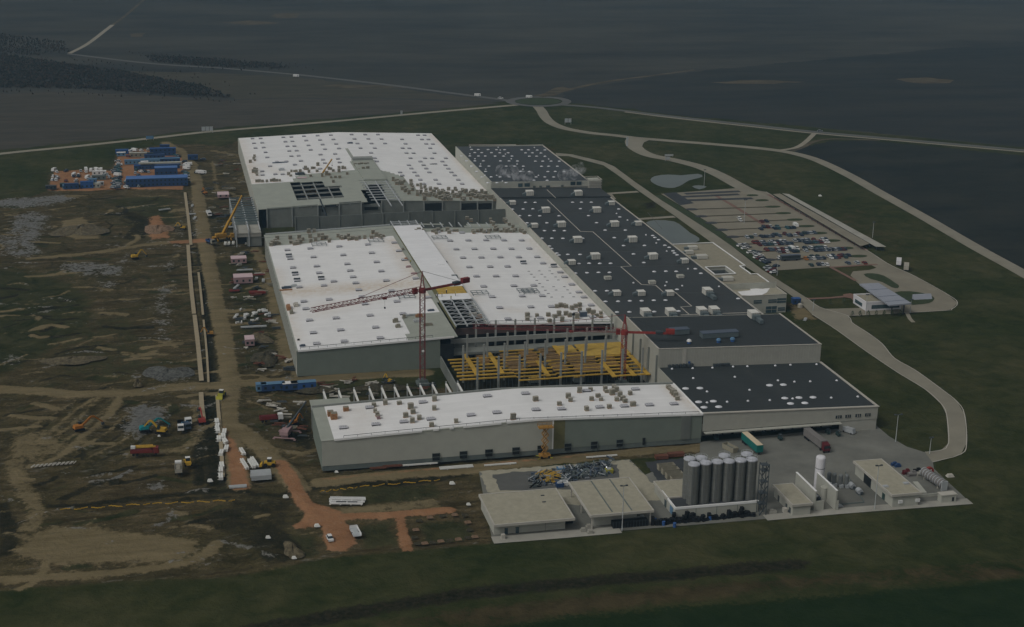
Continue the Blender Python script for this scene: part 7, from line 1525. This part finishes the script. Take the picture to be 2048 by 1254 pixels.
pallets(zm(500, 390, 7.314, [(370, 690), (400, 635), (330, 720), (310, 735), (390, 710), (425, 705), (600, 690), (640, 700), (690, 690), (740, 690), (650, 720), (700, 715), (890, 680), (960, 660), (1060, 640), (1120, 630), (1165, 650), (1160, 680), (1330, 620), (1350, 640), (1440, 600), (1450, 650), (1530, 620), (1600, 630), (1680, 630), (1770, 600), (1800, 550), (1850, 580), (1900, 610), (1950, 600), (860, 540), (940, 530), (1060, 580), (720, 620), (590, 630), (1780, 620), (1850, 600), (1925, 625), (1500, 640), (1560, 650), (1290, 600), (1400, 625), (880, 610), (770, 650), (1010, 600)]), ZN, 'tan block along the back edge of the near left roof', 'blocks along the back of the near left roof', ordered=True, sc=1.15)
pallets(zm(760, 390, 6.827, [(490, 495), (530, 490), (590, 500), (715, 495), (750, 500), (790, 490), (770, 525), (845, 490), (920, 480), (945, 515), (1010, 490), (1050, 490), (1270, 490), (1280, 515), (1330, 490), (1385, 490), (1420, 510), (1480, 510), (1510, 480), (1570, 480), (1600, 470), (1650, 490), (1700, 470), (1720, 495), (1750, 480), (1780, 500), (1830, 490), (1850, 470), (1920, 485), (1940, 500), (1970, 520), (1525, 370), (1550, 405), (1580, 440), (1720, 365), (1765, 400), (1815, 437), (1510, 345), (1700, 345), (1190, 320), (1245, 350)]), ZN, 'tan block along the back edge of the near right roof', 'blocks along the back of the near right roof', sc=1.1)
pallets(zm(460, 250, 6.827, [(365, 770), (400, 770), (445, 770), (505, 770), (565, 760), (600, 762), (640, 760), (680, 758), (840, 630), (880, 630), (910, 628), (960, 628), (1060, 600), (1120, 590), (1150, 585), (800, 670), (830, 690), (1350, 600), (1380, 600), (1490, 585), (1540, 590), (1570, 590), (1030, 600), (1080, 640), (1190, 630), (1100, 690), (1320, 670), (1360, 670), (1410, 625), (1490, 630), (335, 430), (325, 460), (340, 480), (280, 505), (335, 600), (365, 610), (320, 640), (360, 650), (370, 680), (1200, 545), (1380, 710), (1440, 705), (1500, 710), (1410, 770), (1710, 540), (1760, 545), (1800, 540), (1850, 545), (1880, 535), (1760, 610), (1820, 605), (1880, 605), (1260, 690), (1600, 660)]), ZW, 'tan block on the left half of the far white roof', 'blocks on the far roof left half', sc=1.15)
hp = plan([(828, 362), (850, 374), (905, 376), (985, 386), (992, 400), (850, 399), (795, 378), (785, 358)], ZW); pts = []
while len(pts) < 105:
    a, b = R_.uniform(780, 992), R_.uniform(340, 400); x, y, _ = on(a, b, ZW)
    if inside(np.array([x]), np.array([y]), hp)[0] and all(abs(a-c)+abs(b-d)*1.6 > 3.6 for c, d in pts): pts.append((a, b))
pallets(pts, ZW, 'tan insulation block in the crowded heap at the front right of the far white roof', 'crowded blocks on the far roof right half', ordered=False, sc=1.15)
def where_(a, b):
    if b < 400: return f'on the far white roof {"at left" if a < 580 else "by the grey gap" if a < 650 else "at right"}, {"rear" if b < 335 else "front"} one'
    n = sum(1 for q_ in GOODS if not q_[1] < 400 and q_[0] < a)+1
    return f'on the near white roof, {ordw(n)} such from left'
# odd goods by the crane on the near roof
GOODS = ((791, 645, 2.4, 1.6, 1.8, 'pallet_tan'), (796, 655, 2.2, 1.8, 1.4, 'pallet_tan'), (808, 636, 1.4, 1.2, 1.5, 'pallet_tan'), (835, 643, 3.6, 2.0, 1.0, 'galv'), (838, 634, 3.2, 1.2, 1.4, 'wood'), (856, 651, 4.0, 1.2, 1.0, 'pallet_tan'), (826, 631, 7, .8, .7, 'galv'), (862, 622, 3, 1.4, .7, 'slate'), (577, 618, 1.8, 6.0, 1.6, 'wood'), (583, 627, 1.6, 3.0, 1.5, 'pallet_tan'), (592, 612, 2.2, 4.0, 1.3, 'kerb'), (573, 577, 4.5, 1.6, 1.0, 'slate'), (588, 574, 3.0, 1.6, 1.2, 'galv'), (572, 581, 6, 1.2, .5, 'wood'), (946, 631, 3.4, 1.8, 1.2, 'pallet_top'), (958, 637, 2.8, .5, 1.6, 'wood'), (605, 693, 2.4, 1.2, .8, 'slate'), (597, 681, 1, .8, .6, 'black'), (890, 527, 2.2, 1.8, 1.0, 'black'), (907, 557, 4, 2.4, 1.6, 'duct'), (817, 535, 2.5, 1.4, .8, 'pinkwall'), (812, 520, 1.6, 2, 1, 'wood'), (828, 548, 3, 1.4, .6, 'pinkwall'), (806, 500, 1.2, 1.2, 1, 'pallet_tan'), (1150, 631, 3, 1.4, 1.2, 'black'), (700, 287, 4, 2, .8, 'slate'), (560, 326, 10, 1.6, .6, 'slate'), (563, 341, 3.6, 3, 1.4, 'silver'), (600, 349, 6, 4, 1.2, 'steel_dark'), (604, 356, 6, 3, .4, 'pink'), (867, 329, 5, 1, .5, 'steel_dark'))
for i, (a, b, sx, sy, h, m) in enumerate(GOODS):
    p = on(a, b, ZN if not (265 < b < 400) else ZW); o = MB().cb(0, 0, 0, sx, sy, h*.7).cb(sx*.1, 0, h*.7, sx*.7, sy*.8, h*.3).build('roof_goods', m); o.location = (p[0], p[1], p[2]+.13)
    cn_ = dict(pallet_tan="tan", galv="pale grey", wood="brown", slate="blue grey", kerb="cream", pallet_top="cream", black="black", duct="dark grey", pinkwall="pinkish", silver="silver", steel_dark="dark", pink="pink")[m]
    tag(o, f'{cn_} {"long" if sx > 3.5 or sy > 3.5 else "small"} stack {where_(a, b)}', 'stack', 'odd stacks on the white roofs')
# ---------------------------------------------------------------- workers on the ridge strip
def person_mesh(vest):
    me_ = bpy.data.meshes.new('person'); vs = [(0, 0, .95), (0, 0, 1.2), (0, 0, 1.42), (0, 0, 1.55), (0, .02, 1.68), (.1, 0, .92), (.12, .05, .5), (.13, 0, .06), (-.1, 0, .92), (-.12, -.04, .5), (-.14, -.1, .06), (.2, 0, 1.4), (.27, .06, 1.12), (.25, .2, .95), (-.2, 0, 1.4), (-.27, .02, 1.12), (-.26, .14, .92), (.13, .14, .03), (-.14, .05, .03)]
    ed = [(0, 1), (1, 2), (2, 3), (3, 4), (0, 5), (5, 6), (6, 7), (0, 8), (8, 9), (9, 10), (2, 11), (11, 12), (12, 13), (2, 14), (14, 15), (15, 16), (7, 17), (10, 18)]
    rad = [.15, .14, .16, .06, .11, .1, .075, .05, .1, .075, .05, .07, .05, .04, .07, .05, .04, .04, .04]
    me_.from_pydata(vs, ed, []); o = bpy.data.objects.new('person', me_); COL.objects.link(o); m = o.modifiers.new('s', 'SKIN')
    for i, v in enumerate(me_.skin_vertices[0].data): v.radius = (rad[i], rad[i]*.85)
    me_.skin_vertices[0].data[0].use_root = True
    dg = bpy.context.evaluated_depsgraph_get(); out = bpy.data.meshes.new_from_object(o.evaluated_get(dg)); bpy.data.objects.remove(o)
    for k in ('cloth', vest, 'skin'): out.materials.append(M[k])
    for p_ in out.polygons: z = p_.center.z; p_.material_index = 2 if z > 1.5 else (1 if .95 < z else 0)
    return out
PM = [person_mesh('cloth'), person_mesh('hivis'), person_mesh('blue_deep')]
HATM = mesh_of(MB().lathe([(.15, 1.70), (.145, 1.78), (.08, 1.84), (.01, 1.85)], 10), 'helmet', 'white')
for i, (a, b, v, z, w) in enumerate(((872, 596, 0, ZM, 'left of a pair at the left edge of the ridge strip'), (875, 594, 0, ZM, 'right of a pair at the left edge of the ridge strip'), (884, 594, 0, ZM, 'at the back of the yellow bed'), (893, 587, 2, ZM, 'alone on the white ridge strip behind the yellow bed'), (911, 592, 1, ZM, 'at the right end of the yellow bed'), (902, 599, 1, ZM, 'standing in the yellow bed on the ridge strip'), (905, 611, 0, ZM, 'alone at the front end of the white ridge strip'), (821, 527, 1, 14, 'beside the ridge strip on the near left roof'), (1072, 905, 1, 0, 'on the ground left of the orange scissor lift'))):
    p = G(a, b, z+.1); o = link(bpy.data.objects.new('person', PM[v])); o.location = p; o.rotation_euler.z = R_.uniform(0, 6); o.scale = (1.1, 1.1, 1.08)
    tag(o, f'worker in {("dark clothes", "a yellow vest", "a blue jacket")[v]} {w}', 'person', 'workers'); link(bpy.data.objects.new('helmet', HATM), o)
# ================================================================ FAR THINGS: woods, signs, road traffic, saplings
rr = random.Random(21)
def wood(name, poly, n, hmin, hmax, label, seed):
    q = MB(); k = 0; g = np.random.RandomState(seed); P_ = [p[:2] for p in GN(poly)]; A = np.array(P_); lo, hi = A.min(0), A.max(0)
    X = g.uniform(lo[0], hi[0], n*6); Y = g.uniform(lo[1], hi[1], n*6); ok = inside(X, Y, P_)
    for x, y in list(zip(X[ok], Y[ok]))[:n]:
        h = g.uniform(hmin, hmax); r = h*.34; c0 = h*.35; q.mat(int(g.rand()*3))
        vs = [(x+g.uniform(-.4, .4), y, h)]; m = 6
        for lv, f in ((.75, .7), (.45, 1.0), (.15, .75)):
            for i in range(m): t = 2*math.pi*(i+g.rand()*.6)/m; s = r*f*g.uniform(.7, 1.25); vs.append((x+s*math.cos(t), y+s*math.sin(t), c0+(h-c0)*lv+g.uniform(-.5, .5)))
        fs = [(0, 1+i, 1+(i+1) % m) for i in range(m)]
        for l in range(2): fs += [(1+l*m+i, 1+(l+1)*m+i, 1+(l+1)*m+(i+1) % m, 1+l*m+(i+1) % m) for i in range(m)]
        q.add(vs, fs); q.mat(2).bar((x, y, 0), (x, y, c0+1), .5)
    o = q.build(name, ['forest', 'forest_brown', 'bark']); o['kind'] = 'stuff'; o['label'] = label
mk('forest_brown', (.024, .026, .020), var=.2, scale=.3)
wood('forest', [(-60, 100), (60, 118), (235, 142), (320, 158), (400, 170), (462, 196), (330, 189), (180, 179), (60, 176), (-60, 178)], 5200, 1.2, 3.0, 'dark bare wood reaching in from the left beyond the brown field', 4)
wood('forest', [(290, 112), (420, 118), (560, 130), (570, 137), (420, 134), (300, 124)], 900, 1.2, 3.0, 'dark tree belt behind the far road', 5)
wood('forest', [(-60, 60), (130, 85), (140, 105), (60, 112), (-60, 100)], 900, 1.2, 2.6, 'dim far wood at the upper left', 6)
wood('forest', [(-60, 80), (240, 128), (420, 150), (520, 190), (470, 206), (300, 196), (-60, 186)], 260, .8, 2.2, 'thin scrub round the edges of the dark wood', 9)
wood('forest', [(250, 104), (600, 128), (640, 142), (400, 142)], 130, .8, 2.0, 'thin scrub along the far tree belt', 10)
for i, (a, b, w, h) in enumerate(((415, 266, 9, 5), (1136, 249, 6, 5), (300, 281, 6, 3.5), (1254, 292, 2.0, 7), (1338, 314, 7, 2), (1335, 322, 4, 3), (803, 231, 2, 4))):
    p = G(a, b); t = thing('road_sign', p, f'pale {("wide three panel board", "pair of panels", "small blue board", "tall narrow pylon", "low gate barrier board", "small lawn board", "tiny board")[i]} beside the far road', 'sign board'); q = MB()
    n = 3 if i == 0 else 2 if i == 1 else 1
    for k in range(n): q.box(-w/2+w*k/n+.2, -w/2+w*(k+1)/n-.2, -.1, .1, h*.35 if i != 3 else .1, h)
    q.build('panel', 'blue_soft' if i == 2 else 'galv', t); q = MB()
    for x in (-w/2+.5, w/2-.5): q.box(x-.1, x+.1, .11, .3, 0, h)
    q.build('post', 'galv', t)
for i, (a, b, c, v) in enumerate(((592, 153.5, 'white', True), (955, 192, 'white', True), (1001, 197.5, 'white', False), (1058, 195.5, 'white', True), (399, 346, 'white', True), (1640, 263, 'grey', False))):
    p = G(a, b, .2); o = link(bpy.data.objects.new('moving_van' if v else 'moving_car', car_mesh(c, v))); o.location = p; o.rotation_euler.z = 1.4; o.scale = (1.1, 1.1, 1.1) if i < 4 else (1, 1, 1)
    tag(o, f'{c} {"van" if v else "car"} {("far off on the road at the upper middle", "approaching the roundabout from the left", "entering the roundabout at its left", "circling the far side of the roundabout", "on the haul road past the clay compound", "on the main road by the side road")[i]}', 'van' if v else 'car')
for i, (a, b, m) in enumerate(((1797, 530, 'tank_white'), (1812, 540, 'pallet_top'))):
    p = G(a, b); t = thing('box_trailer', p, f'{("white", "tan")[i]} box trailer on the verge right of the car park', 'trailer', None, -.5); MB().box(-1.3, 1.3, -3.6, 3.6, 1, 3.4).build('body', m, t); q = MB()
    for y in (-2, 2):
        for s in (-1, 1): q.cyl((s*.9, y, .45), (s*1.2, y, .45), .45, n=8)
    q.build('wheel', 'rubber', t)
cabin(1594, 609, 4, 3, 2.8, 'blue_deep', 'small blue cabin by the office annex corner', roof='blue', conv=pp, group='lone cabins'); p = G(1600, 615); tag(MB().lathe([(1.3, 0), (1.3, 1.6), (.8, 2.1), (.01, 2.2)], 14).build('water_tank', 'pallet_top'), 'round tan tank beside the small blue cabin', 'tank').location = p
def sapling(a, b, label, h=3.2):
    p = G(a, b); t = thing('sapling', p, label, 'tree', 'saplings'); MB().cyl((0, 0, 0), (0, 0, h*.6), .07, .03, 6).build('trunk', 'bark', t); q = MB()
    for k in range(90):
        th, u = rr.uniform(0, 6.28), rr.uniform(.25, 1); r = .9*math.sin(u*math.pi)*rr.uniform(.3, 1)+.1; c = Vector((r*math.cos(th), r*math.sin(th), h*u)); d = Vector((rr.gauss(0, 1), rr.gauss(0, 1), rr.gauss(0, 1))).normalized()*.22; e = d.orthogonal().normalized()*.16
        q.add([c-d, c+e, c+d, c-e], [(0, 1, 2, 3)])
    q.build('crown', 'leaf', t)
for i in range(7): sapling(1704+i*16, 634-i*.3, f'small sapling on the lawn before the gatehouse, {ordw(i+1)} from the left')
sapling(1687, 609, 'small dark sapling on the lawn left of the gatehouse'); sapling(1660, 610, 'small sapling on the narrow lawn by the office path')
# spoil heaps: low mounds of earth
mk('spoil', (.10, .083, .05), var=.6, scale=.7, bump=1); mk('spoil_dark', (.052, .046, .028), var=.7, scale=.7, bump=1); mk('spoil_clay', (.19, .125, .08), var=.5, scale=.7, bump=1); mk('spoil_grey', (.085, .085, .075), var=.75, scale=.9, bump=1)
def mound(a, b, rx, ry, h, m, label, seed):
    p = G(a, b); g = random.Random(seed); n, k = 22, 6; vs = []; ph = [g.uniform(0, 6.28) for _ in range(4)]
    for j in range(k+1):
        f = j/k
        for i in range(n):
            t = 2*math.pi*i/n; w = 1+.22*math.sin(2*t+ph[0])+.15*math.sin(3*t+ph[1])+.1*math.sin(5*t+ph[2])
            vs.append((rx*w*f*math.cos(t), ry*w*f*math.sin(t), h*(1-f**1.5)*(1+.3*math.sin(3*t+ph[3]+4*f))+g.gauss(0, h*.07)-.25*f))
    fs = [(j*n+i, (j+1)*n+i, (j+1)*n+(i+1) % n, j*n+(i+1) % n) for j in range(k) for i in range(n)]
    o = MB().add(vs, fs).build('spoil_heap', m); o.location = p; tag(o, label, 'earth heap')
for i, (a, b, rx, ry, h, m, l) in enumerate(((160, 460, 13, 16, 2.2, 'spoil', 'tan spoil heap among the far puddles'), (316, 458, 7, 13, 1.8, 'spoil_clay', 'reddish spoil heap beside the sand trench'), (520, 675, 6, 7, 1.6, 'spoil', 'brown spoil heap beside the pink topped box'), (530, 715, 7, 9, 1.6, 'spoil_dark', 'dark spoil heap at the near hall corner'), (335, 745, 9, 10, 1.2, 'spoil_grey', 'grey rubble heap by the crossing of the dirt tracks'), (145, 720, 11, 6, 1.3, 'spoil', 'long brown mound above the striped mud'), (275, 770, 1.8, 1.8, 2.4, 'spoil', 'small pointed tan heap beside the dirt track'), (585, 1100, 3, 6, 1.4, 'spoil', 'narrow earth heap at the front edge of the site'), (640, 780, 9, 4, 1.4, 'spoil_dark', 'dark earth heap right of the blue cabin row'), (760, 775, 14, 4, 1.3, 'spoil_dark', 'dark earth bank behind the rafters'), (450, 425, 7, 8, 1.3, 'spoil_dark', 'dark heap left of the steel frame annex'))):
    mound(a, b, rx, ry, h, m, l, i+3)
# short earth stubs round the unfinished plot
for i, (a, b) in enumerate(((835, 1088), (850, 1087), (866, 1085), (882, 1083), (900, 1081), (917, 1079), (935, 1076), (950, 1074), (940, 1060), (936, 1045), (930, 1031), (910, 1030), (885, 1032), (860, 1035), (838, 1042), (832, 1060), (830, 1075))):
    p = G(a, b); o = MB().taper(-1.1, 1.1, -.7, .7, 0, .5, .3, .3, .2, .2).build('footing_mound', 'spoil_clay' if i % 2 else 'spoil_dark'); o.location = p; tag(o, f'small earth footing mound round the unfinished plot, {ordw(i+1)} clockwise from its front left', 'earth mound', 'footing mounds')
for i, (a0, b0, a1, b1) in enumerate(((120, 1022, 300, 1010), (305, 1010, 470, 1003), (720, 976, 880, 962), (640, 986, 715, 977))):
    A, B = G(a0, b0), G(a1, b1); n = 26; q = MB()
    for k in range(n):
        if k % 5 == 3: continue
        u, v = k/n, (k+1)/n; q.bar((A[0]+(B[0]-A[0])*u, A[1]+(B[1]-A[1])*u+.4*math.sin(k), .5), (A[0]+(B[0]-A[0])*v, A[1]+(B[1]-A[1])*v+.4*math.sin(k+1), .5+.2*math.sin(k)), .12, .3)
    o = q.build('barrier_tape', 'machine_yellow'); tag(o, f'yellow barrier tape strung over the mud, {("leftmost length", "second length from the left", "length before the front hall", "short length behind the clay fork")[i]}', 'barrier tape'); o['kind'] = 'thing'
CL = {'rust': ('rusty', 'small rusty heap of site material on the mud beside the halls'), 'kerb': ('pale', 'small pale heap of site material on the mud beside the halls'), 'steel_dark': ('dark', 'small dark heap of site material on the mud beside the halls'), 'pallet_tan': ('tan', 'small tan heap of site material on the mud beside the halls')}
k = 0; strip = [[(425, 305), (478, 305), (505, 400), (440, 470), (415, 380)], [(455, 500), (530, 505), (575, 700), (585, 740), (500, 745), (465, 640)], [(640, 765), (880, 752), (890, 780), (700, 800), (640, 790)], [(510, 795), (610, 800), (625, 880), (560, 860)]]
SP = [[p[:2] for p in GN(q_)] for q_ in strip]
while k < 110:
    i = 0 if k < 32 else 1 if k < 76 else 2 if k < 96 else 3; A_ = np.array(SP[i]); x, y = rr.uniform(A_[:, 0].min(), A_[:, 0].max()), rr.uniform(A_[:, 1].min(), A_[:, 1].max())
    if not inside(np.array([x]), np.array([y]), SP[i])[0]: continue
    m = ('rust', 'kerb', 'steel_dark', 'pallet_tan', 'steel_dark')[rr.randrange(5)]; q = MB()
    for j in range(rr.randint(2, 5)):
        l, th = rr.uniform(.5, 2.6), rr.gauss(0, .4); dx, dy = rr.uniform(-1.2, 1.2), rr.uniform(-1, 1)
        q.bar((dx-l*math.cos(th), dy-l*math.sin(th), .2+.25*j), (dx+l*math.cos(th), dy+l*math.sin(th), .2+.25*j), rr.uniform(.3, .9), .35)
    o = q.build('material_heap', m); o.location = (x, y, 0); tag(o, CL[m][1], 'material heap', f'{CL[m][0]} heaps of site material beside the halls'); k += 1
# ---------------------------------------------------------------- haze: the air between the camera and the far fields
hz = MB().box(-2650, 3250, -750, 4250, -3.5, 213.5).build('haze', bpy.data.materials.new('air')); hz['kind'] = 'stuff'
am = hz.data.materials[0]; am.use_nodes = True; at_ = am.node_tree
at_.nodes.remove(at_.nodes['Principled BSDF'])
pv = at_.nodes.new('ShaderNodeVolumePrincipled'); pv.inputs['Color'].default_value = (.42, .72, 1.0, 1); pv.inputs['Density'].default_value = .00007
at_.links.new(pv.outputs[0], at_.nodes['Material Output'].inputs['Volume'])
